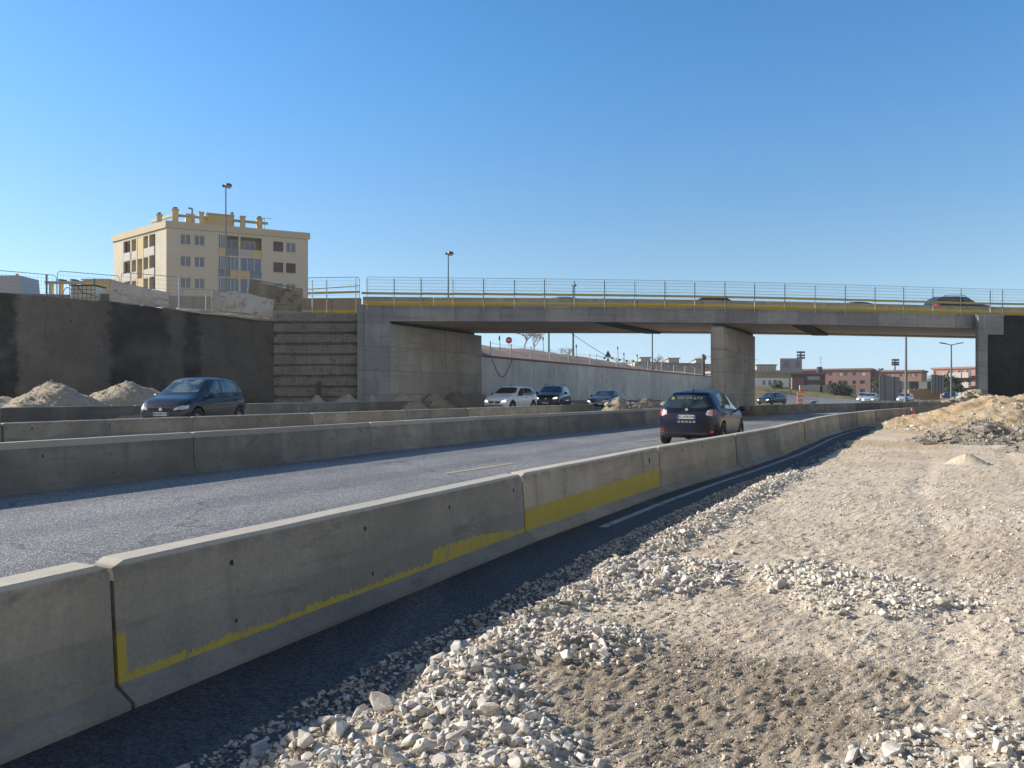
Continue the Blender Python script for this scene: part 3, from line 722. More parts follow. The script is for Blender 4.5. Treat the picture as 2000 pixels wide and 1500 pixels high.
# ------------------------------------------------ stones
def hull_rock(n, seed, flat=0.75):
    rr = random.Random(seed); bm = bmesh.new()
    for _ in range(n):
        v = Vector((rr.gauss(0, 1), rr.gauss(0, 1), rr.gauss(0, 1))).normalized() * rr.uniform(0.75, 1.1)
        bm.verts.new((v.x, v.y * rr.uniform(.75, 1), v.z * flat))
    r = bmesh.ops.convex_hull(bm, input=bm.verts)
    junk = [e for e in r['geom_interior'] if isinstance(e, bmesh.types.BMVert)] + [e for e in r['geom_unused'] if isinstance(e, bmesh.types.BMVert)]
    bmesh.ops.delete(bm, geom=list(set(junk)), context='VERTS')
    bmesh.ops.triangulate(bm, faces=bm.faces)
    bm.verts.index_update()
    vs = np.array([v.co[:] for v in bm.verts]); fs = np.array([[v.index for v in f.verts] for f in bm.faces]); bm.free()
    return vs, fs
BIGR = [hull_rock(18, i, 0.7) for i in range(10)]; SMR = [hull_rock(9, 50 + i, 0.8) for i in range(6)]
rng = np.random.default_rng(3)
def rotm(n):
    q = rng.normal(size=(n, 4)); q /= np.linalg.norm(q, axis=1)[:, None]; w, x, y, z = q.T
    return np.stack([np.stack([1 - 2 * (y * y + z * z), 2 * (x * y - z * w), 2 * (x * z + y * w)], 1),
                     np.stack([2 * (x * y + z * w), 1 - 2 * (x * x + z * z), 2 * (y * z - x * w)], 1),
                     np.stack([2 * (x * z - y * w), 2 * (y * z + x * w), 1 - 2 * (x * x + y * y)], 1)], 1)
def scatter(name, P, rad, protos, mat, label, cat='gravel', stretch=0.35):
    Vs = []; Fs = []; base = 0; k = rng.integers(0, len(protos), len(P))
    for j, (v, f) in enumerate(protos):
        idx = np.where(k == j)[0]; n = len(idx)
        if n == 0: continue
        Rm = rotm(n); s = rad[idx][:, None] * rng.uniform(1 - stretch, 1 + stretch, (n, 3))
        vv = np.einsum('nij,nvj->nvi', Rm, v[None] * s[:, None, :]); vv[:, :, 2] *= 0.85
        vv += P[idx][:, None, :]
        Vs.append(vv.reshape(-1, 3)); m_ = len(v)
        Fs.append((f[None] + (np.arange(n) * m_)[:, None, None] + base).reshape(-1, 3)); base += n * m_
    o = np_mesh(name, np.concatenate(Vs), np.concatenate(Fs), mat)
    return tag(o, label, cat, None, 'stuff')
def sample_poly(poly, n):
    xs = [p[0] for p in poly]; ys = [p[1] for p in poly]
    x = rng.uniform(min(xs) - .15, max(xs) + .15, n * 2); y = rng.uniform(min(ys) - .15, max(ys) + .15, n * 2)
    s = sdist(poly, x, y) + (fbm(x * 5, y * 5, 3, 41) - .5) * 0.3
    k = rng.uniform(0, 1, len(x)) < sstep(-0.12, 0.08, s)
    return x[k], y[k], (max(xs) - min(xs) + .3) * (max(ys) - min(ys) + .3)
PX = []; PY = []; PR = []
for poly, r, den, b in ZP:
    xs = [p[0] for p in poly]; ys = [p[1] for p in poly]
    n = int(1.25 * den * (max(xs) - min(xs) + .3) * (max(ys) - min(ys) + .3) / 2 * 1.6)
    x, y, _ = sample_poly(poly, n)
    R_ = np.clip(rng.lognormal(math.log(r * 0.62), 0.50, len(x)), 0.005, r * 2.2)
    PX.append(x); PY.append(y); PR.append(R_)
x = np.concatenate(PX); y = np.concatenate(PY); r = np.concatenate(PR)
z = ground_h(x, y) + r * rng.uniform(-0.35, 0.65, len(r))
scatter('gravel', np.stack([x, y, z], 1), r, BIGR, M['stone'], 'loose white limestone gravel heaped on the dusty ground', stretch=0.4)
# small stones: everywhere, denser close by, in shadow strip, and between the larger ones
n = 42000
yy = 1.6 + 22 * rng.uniform(0, 1, n) ** 1.9; xx = np.array([ext(L1, v) for v in yy]) + 1.0 + (yy * 0.95 + 2) * rng.uniform(0, 1, n) ** 1.3
cl = fbm(xx * 1.1, yy * 1.1, 4, 61); keep = rng.uniform(0, 1, n) < sstep(0.36, 0.62, cl) * 0.9 + 0.12
xx = xx[keep]; yy = yy[keep]; rr_ = np.clip(rng.lognormal(math.log(0.0048), 0.55, len(xx)) * (0.8 + yy / 12), 0.0025, 0.026)
n2 = 9000; y2 = rng.uniform(2.0, 14, n2); d2 = 0.62 + np.abs(rng.normal(0, 0.38, n2)) + .25
x2 = np.array([ext(L1, v) for v in y2]) + d2 / 0.885; r2 = np.clip(rng.lognormal(math.log(0.012), 0.45, n2), 0.004, 0.035)
k2 = d2 > 0.78; x2 = x2[k2]; y2 = y2[k2]; r2 = r2[k2]
xx = np.concatenate([xx, x2]); yy = np.concatenate([yy, y2]); rr_ = np.concatenate([rr_, r2])
zz = np.maximum(ground_h(xx, yy), 0.0) + rr_ * 0.3
scatter('small_stones', np.stack([xx, yy, zz], 1), rr_, SMR, M['grit'], 'small chips of pale stone strewn over the worksite ground')

n = 90000
yy = 1.7 + 6.5 * rng.uniform(0, 1, n) ** 1.25; xx = np.array([ext(L1, v) for v in yy]) + 1.15 + (yy * 0.95 + 1.6) * rng.uniform(0, 1, n) ** 1.1
keep = rng.uniform(0, 1, n) < 0.35 + 0.65 * sstep(0.38, 0.6, fbm(xx * 2.3, yy * 2.3, 4, 67)); xx = xx[keep]; yy = yy[keep]
rr_ = np.clip(rng.lognormal(math.log(0.0030), 0.45, len(xx)) * (0.75 + yy / 7), 0.0015, 0.010)
scatter('grit', np.stack([xx, yy, ground_h(xx, yy) + rr_ * 0.2], 1), rr_, SMR[:4], M['grit'], 'fine mixed grit covering the trodden worksite ground')

# ------------------------------------------------ heaps
def heap(name, cx, cy, peaks, ext_, n, mat, label, group=None, base=0.0, rough=0.10, cat='spoil heap', seed=1, fr=2.0, thr=0.02):
    """peaks: list (dx, dy, height, rx, ry, rot)"""
    gx = np.linspace(-ext_[0], ext_[0], n); gy = np.linspace(-ext_[1], ext_[1], int(n * ext_[1] / ext_[0]))
    Xg, Yg = np.meshgrid(gx, gy); H = np.zeros_like(Xg)
    for dx, dy, h, rx, ry, ro in peaks:
        a = Xg - dx; b = Yg - dy; c, s = math.cos(ro), math.sin(ro); u = (a * c + b * s) / rx; v = (-a * s + b * c) / ry
        q = np.sqrt(u * u + v * v + 0.006) - 0.05 + (fbm((Xg + cx) * 1.1, (Yg + cy) * 1.1, 3, seed + 3) - .5) * 0.35
        H = np.maximum(H, h * np.clip(1.0 - q, -0.3, 1) ** 1.0 if h else 0)
    mask = H > 0
    H2 = H + mask * rough * ((fbm((Xg + cx) * fr, (Yg + cy) * fr, 5, seed, 0.6) - .5) * 2) * np.clip(H / 0.25, 0, 1)
    H2 = np.where(mask, H2, -0.15)
    V = np.stack([Xg.ravel(), Yg.ravel(), H2.ravel()], 1); nc = len(gx); nr = len(gy)
    ii = (np.arange(nr - 1)[:, None] * nc + np.arange(nc - 1)[None]).ravel()
    F = np.stack([ii, ii + 1, ii + nc + 1, ii + nc], 1)
    F = F[(H2.ravel()[F] > -0.14).any(1)]
    o = np_mesh(name, V, F, mat, smooth=True); o.location = (cx, cy, base)
    return tag(o, label, cat, group)
g = 'spoil heaps around the site'
heap('spoil_heap', 22.0, 30.0, [(-2.2, 1.0, 1.36, 4.6, 4.6, 0.2), (-0.2, 1.6, 1.56, 4.8, 5.2, 0), (3.2, -0.5, 1.85, 6, 6, 0), (-4.3, -0.8, 0.50, 3.4, 3.6, 0.3), (-2.6, -3.6, 0.55, 3.4, 3.4, 0), (1.2, 8.4, 1.25, 3.2, 2.6, 0)], (12, 12), 330, M['heap'],
     'large ochre and pale spoil heap at the right edge', g, -0.02, 0.13, seed=5, fr=3.6)
heap('pale_spoil_heap', 17.6, 23.6, [(0.6, 0.2, 1.15, 2.8, 2.2, 0.0), (-0.6, -0.7, 0.55, 2.2, 1.4, 0)], (4.5, 3.5), 130, M['heap_pale'], 'low cream spoil heap at the right edge, before the ochre one', g, -0.02, 0.12, seed=9, fr=3)
heap('rubble_heap', 13.9, 22.6, [(0.2, 0.2, 0.66, 1.9, 1.5, 0), (-1.0, -0.3, 0.42, 1.5, 1.2, 0), (1.0, -0.1, 0.55, 1.2, 1.2, 0)], (4, 3), 130, M['heap_grey'], 'small grey heap of soil and concrete rubble before the ochre heap', g, 0.0, 0.10, seed=13, fr=4, cat='rubble heap')
heap('rubble_heap', 13.4, 18.9, [(0, 0, 0.42, 1.8, 1.0, 0.2), (1.5, 0.3, 0.5, 1.6, 1.0, 0)], (4.5, 2.5), 110, M['heap_grey'], 'low grey rubble heap cut by the right edge of the photo', g, -0.03, 0.08, seed=17, fr=4, cat='rubble heap')
heap('sand_heap', -15.7, 26.9, [(-0.3, 0, 1.50, 2.9, 2.1, 0), (-1.9, -.4, 1.0, 2.6, 1.6, 0), (1.0, 0.3, 0.85, 2.2, 1.4, 0)], (4, 3), 110, M['heap_pale'], 'pale sand heap left of the other one against the dark wall', g, 0.36, 0.05, seed=21, fr=3, cat='sand heap')
heap('sand_heap', -14.6, 30.0, [(-.3, 0, 1.76, 2.6, 2.2, 0), (.9, 0.2, 1.15, 2.3, 1.5, 0)], (4, 3), 110, M['heap_pale'], 'pale pointed sand heap behind the bonnet of the blue hatchback', g, 0.36, 0.05, seed=25, fr=3, cat='sand heap')
heap('soil_heap', -4.0, 49.0, [(0.1, 0.2, 1.35, 3.0, 2.4, 0.6), (1.0, 3.2, 1.5, 2.6, 2.8, 0.5), (-1.2, -2.2, 0.8, 1.8, 2.4, 0.5)], (5, 7), 90, M['heap_grey'], 'grey soil heap against the left abutment, behind the white car', g, 0.36, 0.10, seed=29, fr=2, cat='soil heap')
for (px, Y, h, w, lab) in ((620, 38.5, 0.95, 0.75, 'tiny pale stone heap right of the blue hatchback'), (680, 40.3, 0.93, 1.2, 'low pale stone heap at the foot of the nailed soil face'),
                      (727, 41.6, 1.0, 0.6, 'small pale heap at the corner of the left abutment'), (785, 44.2, 1.02, 1.6, 'low pale stone heap in front of the left abutment'), (850, 46.4, 1.05, 1.3, 'low pale stone heap before the grey soil heap')):
    p = pt(px, Y)
    heap('stone_heap', p[0], p[1], [(0, 0, h + 0.12, w * 1.15, w * 0.95, 0.5)], (w * 1.5, w * 1.5), 40, M['heap_pale'], lab, 'stone heaps behind the rear barrier row', 0.36, 0.12, seed=int(px), fr=4, cat='stone heap')
heap('rubble_heap', 6.2, 39.9, [(-0.7, -0.2, 1.16, 1.9, 1.4, 1.0), (0.9, 1.2, 1.08, 2.6, 1.6, 1.05), (2.2, 3.2, 1.0, 2.4, 1.5, 1.0)], (4, 5), 110, M['heap_grey'], 'pile of rubble on the median left of the navy car', g, 0.08, 0.14, seed=33, fr=3.5, cat='rubble heap')

def scatter_on(obs, n, rad, mat, name, label, sig=0.5):
    pts_ = []
    for o in obs:
        me = o.data; nv = len(me.vertices); co = np.empty(nv * 3, np.float32); me.vertices.foreach_get('co', co); co = co.reshape(-1, 3)
        fn = len(me.polygons); fv = np.empty(fn * 4, np.int32); me.polygons.foreach_get('vertices', fv); fv = fv.reshape(-1, 4)
        k = rng.integers(0, fn, int(n * fn / sum(len(q.data.polygons) for q in obs))); a = rng.uniform(0, 1, (len(k), 2))
        P = co[fv[k]]; u = a[:, :1]; v = a[:, 1:]
        pts_.append((P[:, 0] * (1 - u) + P[:, 1] * u) * (1 - v) + (P[:, 3] * (1 - u) + P[:, 2] * u) * v + np.array(o.location[:]))
    P = np.concatenate(pts_); P = P[P[:, 2] > 0.02]
    r = np.clip(rng.lognormal(math.log(rad), sig, len(P)), rad * .4, rad * 4); P[:, 2] += r * .25
    return scatter(name, P, r, SMR, mat, label)
HO = [o for o in bpy.data.objects if o.get('category') in ('spoil heap',)]
scatter_on(HO, 9000, 0.026, M['stone'], 'heap_stones', 'stones and lumps lying over the ochre and cream spoil heaps')
HO = [o for o in bpy.data.objects if o.get('category') == 'sand heap']
scatter_on(HO, 3600, 0.022, M['grit'], 'sand_lumps', 'small clods lying on the two pale sand heaps', .6)
HO = [o for o in bpy.data.objects if o.get('category') == 'rubble heap']
scatter_on(HO, 6000, 0.028, M['rubble'], 'rubble_bits', 'broken grey bits lying over the low rubble heaps')
def boulders(n, c, sp, rad, hfun, mat, label, group, name='concrete_chunk', cat='concrete chunk', seed=0):
    rr = random.Random(seed)
    for i in range(n):
        v, f = BIGR[rr.randrange(len(BIGR))]; r = rr.uniform(*rad)
        x = c[0] + rr.gauss(0, sp[0]); y = c[1] + rr.gauss(0, sp[1])
        rot = Matrix.Rotation(rr.uniform(0, 6.28), 3, 'Z') @ Matrix.Rotation(rr.uniform(-.6, .6), 3, 'X')
        sc = (r * rr.uniform(.8, 1.5), r * rr.uniform(.7, 1.2), r * rr.uniform(.5, .9))
        vs = [rot @ Vector((p[0] * sc[0], p[1] * sc[1], p[2] * sc[2])) for p in v]
        mb = MB(); mb.add(vs, [tuple(q) for q in f]); o = mb.build(name, mat, None, (x, y, hfun(x, y) + r * 0.3))
        tag(o, label, cat, group)
boulders(34, (13.6, 22.0), (0.95, 0.45), (0.06, 0.24), lambda x, y: 0.50 * max(0, 1 - math.hypot((x - 14) / 2.2, (y - 22.6) / 1.7)), M['rubble'], 'grey broken concrete chunk in the small rubble heap before the ochre heap', 'concrete chunks in the rubble heap')
boulders(12, (13.3, 18.8), (0.9, 0.35), (0.05, 0.16), lambda x, y: 0.30 * max(0, 1 - math.hypot((x - 13.6) / 2.2, (y - 18.9) / 1.1)), M['rubble'], 'grey chunk in the low rubble heap at the right edge', 'concrete chunks at the right edge', seed=5)
boulders(60, (23.2, 38.4), (0.62, 0.45), (0.12, 0.34), lambda x, y: 0.75 + 0.72 * max(0, 1 - math.hypot((x - 23.2) / 1.8, (y - 38.4) / 1.6)), M['rubble'], 'dark grey rock in the pile before the right abutment', 'rocks piled before the right abutment', 'rock', 'rock', seed=8)
boulders(26, (7.0, 41.3), (1.3, 1.5), (0.08, 0.26), lambda x, y: 0.85, M['stone'], 'broken piece of rubble in the median pile left of the navy car', 'rubble pieces on the median', 'rubble_piece', 'rubble', seed=11)
# ------------------------------------------------ bridge
BU = Vector((0.9919, 0.1267, 0)).normalized()      # along the deck
BV = Vector((0.48, 0.877, 0)).normalized()         # across (skewed, along the road)
B0 = Vector((-6.9, 43.4, 0))                       # front soffit corner at the left abutment
SPAN = 36.2
def bz(s):   # soffit level along the deck (slight crest)
    return 5.52 + 0.13 * math.sin(math.pi * min(1, max(0, s / SPAN))) - 0.02 * s / SPAN
def bp(s, w, z): p = B0 + BU * s + BV * w; return (p.x, p.y, z)
WB = 10.0
DECK = 0.88
bridge = thing('road_bridge', 'grey concrete road bridge with yellow-footed parapet crossing over the roads', 'bridge', bp(0, 0, 0))
def bl(s, w, z): p = BU * s + BV * w; return (p.x, p.y, z)
m = MB()
ss = [-1.5 + (SPAN + 18) * i / 60 for i in range(61)]
prof = [(0.0, 0.0), (0.0, DECK - 0.10), (-0.07, DECK - 0.10), (-0.07, DECK), (0.35, DECK + 0.0), (WB, DECK), (WB, 0.0), (WB - 0.9, 0.0), (WB - 0.9, 0.10), (5.2, 0.10), (5.2, 0.04), (0.7, 0.04), (0.7, 0.0)]
vs = []; n = len(prof)
for s in ss:
    for (w, z) in prof: vs.append(bl(s, w, bz(s) + z))
fs = []
mi = []
for i in range(len(ss) - 1):
    for k in range(n): fs.append((i * n + k, i * n + (k + 1) % n, (i + 1) * n + (k + 1) % n, (i + 1) * n + k)); mi.append(1 if k >= 6 and k <= 11 else 0)
m.add(vs, fs); m.m = mi
m.add([vs[k] for k in range(n)], [tuple(range(n))]); m.add([vs[(len(ss) - 1) * n + k] for k in range(n)], [tuple(range(n))])
m.build('deck', [M['bridge'], M['soffit']], bridge)
# transverse joints under the deck
for s in (12.3, 24.6):
    m = MB()
    for k in range(26):
        w = 0.35 + k * (WB - 1.0) / 26
        a = 0.55
        m.box((BU * s + BV * (w + .16) + Vector((0, 0, bz(s) - 0.02)))[:], (a * 2, 0.30, 0.10 if k % 2 else 0.07), math.atan2(BU.y, BU.x), mi=0)
    m.build('cross_beam', M['interior'], bridge)
# deck surfacing
m = MB(); vs = []
for s in ss: vs += [bl(s, 1.0, bz(s) + DECK + 0.02), bl(s, WB - 0.8, bz(s) + DECK + 0.02)]
m.add(vs, [(2 * i, 2 * i + 1, 2 * i + 3, 2 * i + 2) for i in range(len(ss) - 1)]); m.build('deck_surface', M['asphalt_far'], bridge, fixn=False)
# left abutment : wing plus inner face
def block(name, mat, pts_, z0, z1, parent=bridge):
    m = MB(); m.prism(pts_, z0, z1); return m.build(name, mat, parent, tuple(-Vector(bridge.location)) if parent is bridge else (0, 0, 0))
v = [bp(-1.42, 0.06, 0), bp(0.03, 0.06, 0), bp(0.03, WB, 0), bp(-1.42, WB, 0)]
block('abutment', M['abut'], [p[:2] for p in v], -0.1, 5.36)
v = [bp(-1.42, -0.03, 0), bp(0.0, -0.03, 0), bp(0.0, 0.055, 0), bp(-1.42, 0.055, 0)]
block('abutment_wing', M['bridge'], [p[:2] for p in v], -0.1, 6.36)
v = [bp(-1.75, -0.10, 0), bp(-1.42, -0.10, 0), bp(-1.42, 0.4, 0), bp(-1.75, 0.4, 0)]
block('abutment_pilaster', M['bridge'], [p[:2] for p in v], -0.1, 6.44)
block('gap_light_block', M['interior'], [bp(-1.3, .4, 0)[:2], bp(-.3, .4, 0)[:2], bp(-.3, WB - .3, 0)[:2], bp(-1.3, WB - .3, 0)[:2]], 5.35, 5.53)  # dark block added to stop light coming through the bearing gap
# pier
px_, py_ = pt(1388, 46.0)[:2]
d = Vector((px_, py_, 0)) - B0; s_p = (d.x * BV.y - d.y * BV.x) / (BU.x * BV.y - BU.y * BV.x); w_p = (BU.x * d.y - BU.y * d.x) / (BU.x * BV.y - BU.y * BV.x)
T = 0.78
def pier_pts(e=0.0): return [bp(s_p + e, w_p + e, 0)[:2], bp(s_p + T - e, w_p + e, 0)[:2], bp(s_p + T - e, 9.7 - e, 0)[:2], bp(s_p + e, 9.7 - e, 0)[:2]]
block('pier', M['abut'], pier_pts(), -0.1, 5.46)
block('gap_light_block', M['interior'], pier_pts(0.12), 5.45, 5.66)  # same added dark block, closing the pier-top gap to light
# right abutment (roads veer right, so its face is turned)
rA = Vector((28.75, 47.65, 0)); rd = Vector((0.66, 0.75, 0)).normalized()
e0 = rA; e1 = rA + BU * 0.62; e2 = rA + BU * 1.35
block('abutment', M['bridge'], [(rA.x, rA.y), (e1.x, e1.y), ((e1 + rd * 11).x, (e1 + rd * 11).y), ((rA + rd * 11).x, (rA + rd * 11).y)], -0.1, 5.5)
v = rA + Vector((0.0, -0.10, 0)); block('abutment_pilaster', M['bridge'], [(rA.x, rA.y - .32), (e1.x, e1.y - .32), (e1.x, e1.y - 0.01), (rA.x, rA.y - 0.01)], -0.1, 6.34)
# right-hand retaining wall in black shotcrete with a concrete head
def wavy_wall(name, A, B, z0, z1fun, mat, label, depth=0.6, n=90, nz=34, amp=0.09, seed=1, local=False, cat='retaining wall', fr=1.3, bul=None):
    A = Vector(A); B = Vector(B); d = B - A; L = d.length
    xs = np.linspace(0, L, n); V = []
    for i, x in enumerate(xs):
        zt = z1fun(x)
        for k in range(nz):
            z = z0 + (zt - z0) * k / (nz - 1)
            y = -amp * 2 * (float(fbm(x * fr, z * fr, 4, seed)) - .5)
            if bul: y += bul(x, z)
            V.append((x, y, z))
    F = []
    for i in range(n - 1):
        for k in range(nz - 1): F.append((i * nz + k, (i + 1) * nz + k, (i + 1) * nz + k + 1, i * nz + k + 1))
    base = len(V)
    for i, x in enumerate(xs): V.append((x, depth, z1fun(x))); V.append((x, depth, z0))
    for i in range(n - 1):
        F.append((i * nz + nz - 1, (i + 1) * nz + nz - 1, base + 2 * (i + 1), base + 2 * i))
        F.append((base + 2 * i, base + 2 * (i + 1), base + 2 * (i + 1) + 1, base + 2 * i + 1))
    o = np_mesh(name, V, F, mat, smooth=True); o.location = (A.x, A.y, 0); o.rotation_euler = (0, 0, math.atan2(d.y, d.x))
    return tag(o, label, cat) if label else o
WA = (e1.x + 0.02, e1.y - .02); WE = (e1.x + 24, e1.y + 3.2)
wavy_wall('retaining_wall', WA, WE, -0.1, lambda x: 6.3 if x > 1.4 else (5.6 if x < 1.25 else 5.95), M['shotcrete_black'], 'black shotcrete retaining wall right of the bridge, behind the spoil heap', amp=0.14, seed=44)
m = MB(); m.box((0.58, -0.08, 5.72), (1.12, 0.16, 1.25)); m.build('wall_head_block', M['bridge'], [o for o in bpy.data.objects if o.name == 'retaining_wall'][0])

# left shotcrete wall (wing wall of the upper level, set well back from the heaps)
WO = Vector((-24.0, 36.0)); WD = Vector((10.5, 7.4)); WLN = WD.length; WDn = WD / WLN; WNn = Vector((-WDn.y, WDn.x))
def ztop(x):
    t = x / WLN - 0.8
    return float(np.interp(t, [-.8, 0, .37, .572, .671, 1.0, 1.05], [6.15, 6.15, 6.02, 5.86, 5.72, 5.50, 5.50])) + 0.05 * (float(fbm(x * 0.9, 3.0, 4, 8)) - .5) + 0.03 * float(vn(x * 2.2, 0, 5))
wa = WO - WD * 0.8; wb_ = WO + WD * 1.03
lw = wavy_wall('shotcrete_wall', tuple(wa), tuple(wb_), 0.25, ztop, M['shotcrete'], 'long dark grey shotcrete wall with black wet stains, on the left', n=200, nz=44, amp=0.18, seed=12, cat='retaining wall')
mb = MB(); rr = random.Random(4)
for _ in range(16):
    x = rr.uniform(10.5, 23); z = rr.uniform(1.2, 5.3); mb.tube((x, -0.02, z), (x, -0.16, z), 0.05, 0.03, 6)
mb.build('anchor_stubs', M['rust'], lw)
# soil-nailed face with sprayed lifts and reinforcement mesh
def lifts(x, z):
    f = ((z - 0.585) / 0.604) % 1.0
    return -0.13 * (1 - f) + (0.42 * math.exp(-((f - 0.03) / 0.07) ** 2)) + (0.05 * math.exp(-((f - 0.97) / 0.05) ** 2))
A = (-13.45, 43.42); B = (-8.42, 43.42); NL = 5.03
nf = wavy_wall('nailed_soil_face', A, B, 0.25, lambda x: 5.98 + 0.06 * x / NL, M['minedface'], 'soil-nailed face with sprayed layers and steel mesh beside the left abutment', n=110, nz=150, amp=0.13, seed=23, fr=3.0, bul=lifts)
mb = MB(); L = NL
for k in range(34): x = 0.1 + k * 0.148; mb.tube((x, -0.21, 0.3), (x, -0.19, 5.95), 0.005, n=4, cap=False)
for k in range(37):
    z = 0.5 + k * 0.148; mb.tube((0.05, -0.205, z), (L - .1, -0.205, z), 0.005, n=4, cap=False)
mb.build('rebar_mesh', M['rust'], nf)
mb = MB(); mb.box((2.6, -0.27, 1.35), (0.20, 0.08, 1.5)); mb.build('timber_stay', M['wood_dark'], nf)

# upper level ground behind the left wall and under the approach
m = MB(); q = [wa + WNn * .5, wb_ + WNn * .35]
m.prism([tuple(q[0] + WDn * -60), tuple(q[0]), tuple(q[1]), (-13.3, 44.0), (-8.3, 44.0), (-3.6, 54.2), (-3.2, 58), (-10, 75), (-14, 190), (-230, 260)], 0.5, 5.35)
tag(m.build('upper_terrain', M['earth']), kind='structure')
# parapet barriers on the bridge, yellow foot
def yellowfoot(nm_='parapet_concrete', c1=(0.32, 0.29, 0.225), c2=(0.42, 0.38, 0.30)):
    n = concrete(nm_, c1, c2, tint=0.1); old = n.b.inputs['Base Color'].links[0].from_socket
    o = n.obj(); z = n.sep(o)[2]
    a = n.mask(n.math('ADD', z, n.math('MULTIPLY', n.noise(o, 8, 4), 0.03)), 0.295, 0.285)
    col = n.mix(n.noise(o, 3, 4), (0.50, 0.36, 0.03), (0.62, 0.48, 0.06))
    n.set(n.mix(a, old, col)); return n.mat
M['parapet'] = yellowfoot()
s = -1.75; i = 0
g = 'yellow-footed barriers on the bridge'
while s < SPAN + 13:
    a = bp(s, 0.40, 0); b = bp(s + 4.0, 0.40, 0)
    barrier(a, b, bz(s) + DECK, M['parapet'], '%s yellow-footed parapet barrier on the bridge, counted from the left' % ORD[i], g, z1=bz(s + 4) + DECK, pockets=[], hs=0.78)
    s += 4.0; i += 1
# approach parapet left of the abutment (orange-stained)
M['parapet_dirty'] = yellowfoot('orange_stained_parapet', (0.34, 0.22, 0.12), (0.30, 0.25, 0.19))
m = MB()
ap = [pt(592, 43.8, 6.02), pt(650, 43.8, 6.03), pt(706, 43.9, 6.05)]
for i in range(2):
    a, b = ap[i], ap[i + 1]
    barrier(a, b, a[2] - .1, M['parapet_dirty'], ['orange-stained approach barrier left of the bridge abutment, beside the tarpaulin', 'approach barrier touching the left bridge abutment pilaster'][i], 'approach barriers', z1=b[2] - .1, hs=1.42, pockets=[])
# yellow edge rail and mesh fence on the deck edge
fence = thing('mesh_fence', 'tall thin steel mesh fence with pale posts along the bridge edge', 'fence', bp(0, 0, 0))
fpx = [717, 770, 823, 885, 945, 1005, 1064, 1122, 1181, 1240, 1299, 1357, 1416, 1474, 1533, 1592, 1651, 1709, 1765, 1822, 1877, 1934, 1958]
def s_of(px, w=-0.09):
    r = (px - 1000) / 1500.; O = B0 + BV * w
    return (r * O.y - O.x) / (BU.x - r * BU.y)
posts = [s_of(p) for p in fpx]; posts += [posts[-1] + 1.7 * k for k in range(1, 7)]
for k, s in enumerate(posts):
    z = bz(s); m = MB()
    m.tube(bl(s, -0.10, z + DECK - 0.22), bl(s, -0.10, z + DECK + 0.62), 0.022, n=6, mi=0)
    m.tube(bl(s, -0.10, z + DECK + 0.62), bl(s, -0.10, z + DECK + 1.50), 0.026, n=6, mi=1)
    m.build('post', [M['post_pale'], M['post_dark']], fence)
for a, b in zip(range(0, len(posts) - 2, 2), range(2, len(posts), 2)):
    s0, s1 = posts[a] + .02, posts[b] - .02; m = MB()
    zz0, zz1 = bz(s0) + DECK, bz(s1) + DECK
    def q(s, h): t = (s - s0) / (s1 - s0); return bl(s, -0.14, zz0 * (1 - t) + zz1 * t + h)
    nb = int((s1 - s0) / 0.11)
    for k in range(nb + 1):
        s_ = s0 + (s1 - s0) * k / nb; m.tube(q(s_, 0.10), q(s_, 1.58), 0.0055, n=4, cap=False)
    for h in (0.10, 0.35, 0.62, 0.88, 1.05, 1.25, 1.42, 1.58): m.tube(q(s0, h), q(s1, h), 0.007 if h not in (0.1, 1.58, .88) else 0.010, n=4, cap=False)
    m.tube(q(s0, 0.1), q(s0, 1.58), 0.013, n=4); m.tube(q(s1, 0.1), q(s1, 1.58), 0.013, n=4)
    m.build('mesh_panel', M['fence'], fence)
m = MB(); prev = None
for s in np.linspace(s_of(703), SPAN + 12, 30):
    c = Vector(bl(s, 0.05, bz(s) + DECK + 0.69))
    if prev is not None:
        d = c - prev; m.box(((c + prev) / 2)[:], (d.length + .002, 0.05, 0.125), math.atan2(d.y, d.x))
    prev = c
m.build('edge_rail', M['yellow_rail'], fence)

# light panelled retaining wall behind the traffic
pw = thing('retaining_wall', 'pale grey panelled retaining wall with dark red coping beyond the bridge', 'retaining wall', (-2.3, 54, 0), math.atan2(2, 1))
Lw = 92.0; x = -0.2; k = 0; rr = random.Random(9)
while x < Lw:
    w = [4.4, 5.0, 4.6, 4.8][k % 4] if x < 60 else 5; m = MB()
    m.box((x + w / 2, 0.15 + 0.012 * (k % 2), 2.0), (w - 0.03, 0.30, 3.9 + 0.15)); m.build('wall_panel', M['panelwall'], pw); x += w; k += 1
m = MB(); m.box((Lw / 2, 0.2, 4.10), (Lw + .4, 0.55, 0.13)); m.build('coping', M['redrail'], pw)
m = MB(); m.tube((4.0, -0.02, 3.9), (4.4, -0.1, 2.6), 0.02, n=5)
pp = [(1.8 + 3.2 * t, -0.06, 3.95 - 1.3 * math.sin(math.pi * t)) for t in np.linspace(0, 1, 12)]; m = MB(); m.path(pp, 0.022, 5); m.build('hanging_cable', M['black'], pw)
# edge fence on its coping
ef = thing('edge_fence', 'white posts and cords along the top of the pale panelled wall', 'fence', (-2.3, 54, 0), math.atan2(2, 1))
xs_ = [2.2, 5.6, 9.2, 13.0, 17.2, 22.6, 30.5, 36.0, 42.0, 48.0, 54.0, 60.0, 66.0, 72.0]
for x in xs_: m = MB(); m.tube((x, 0.3, 4.1), (x, 0.3, 5.25), 0.045, n=5); m.build('post', M['post_pale'], ef)
m = MB()
for h in (4.65, 5.15):
    for a, b in zip(xs_[:-1], xs_[1:]): m.path([(a + (b - a) * t, 0.3, h - 0.08 * math.sin(math.pi * t)) for t in (0, .25, .5, .75, 1)], 0.012, 4)
m.build('cord', M['post_pale'], ef)
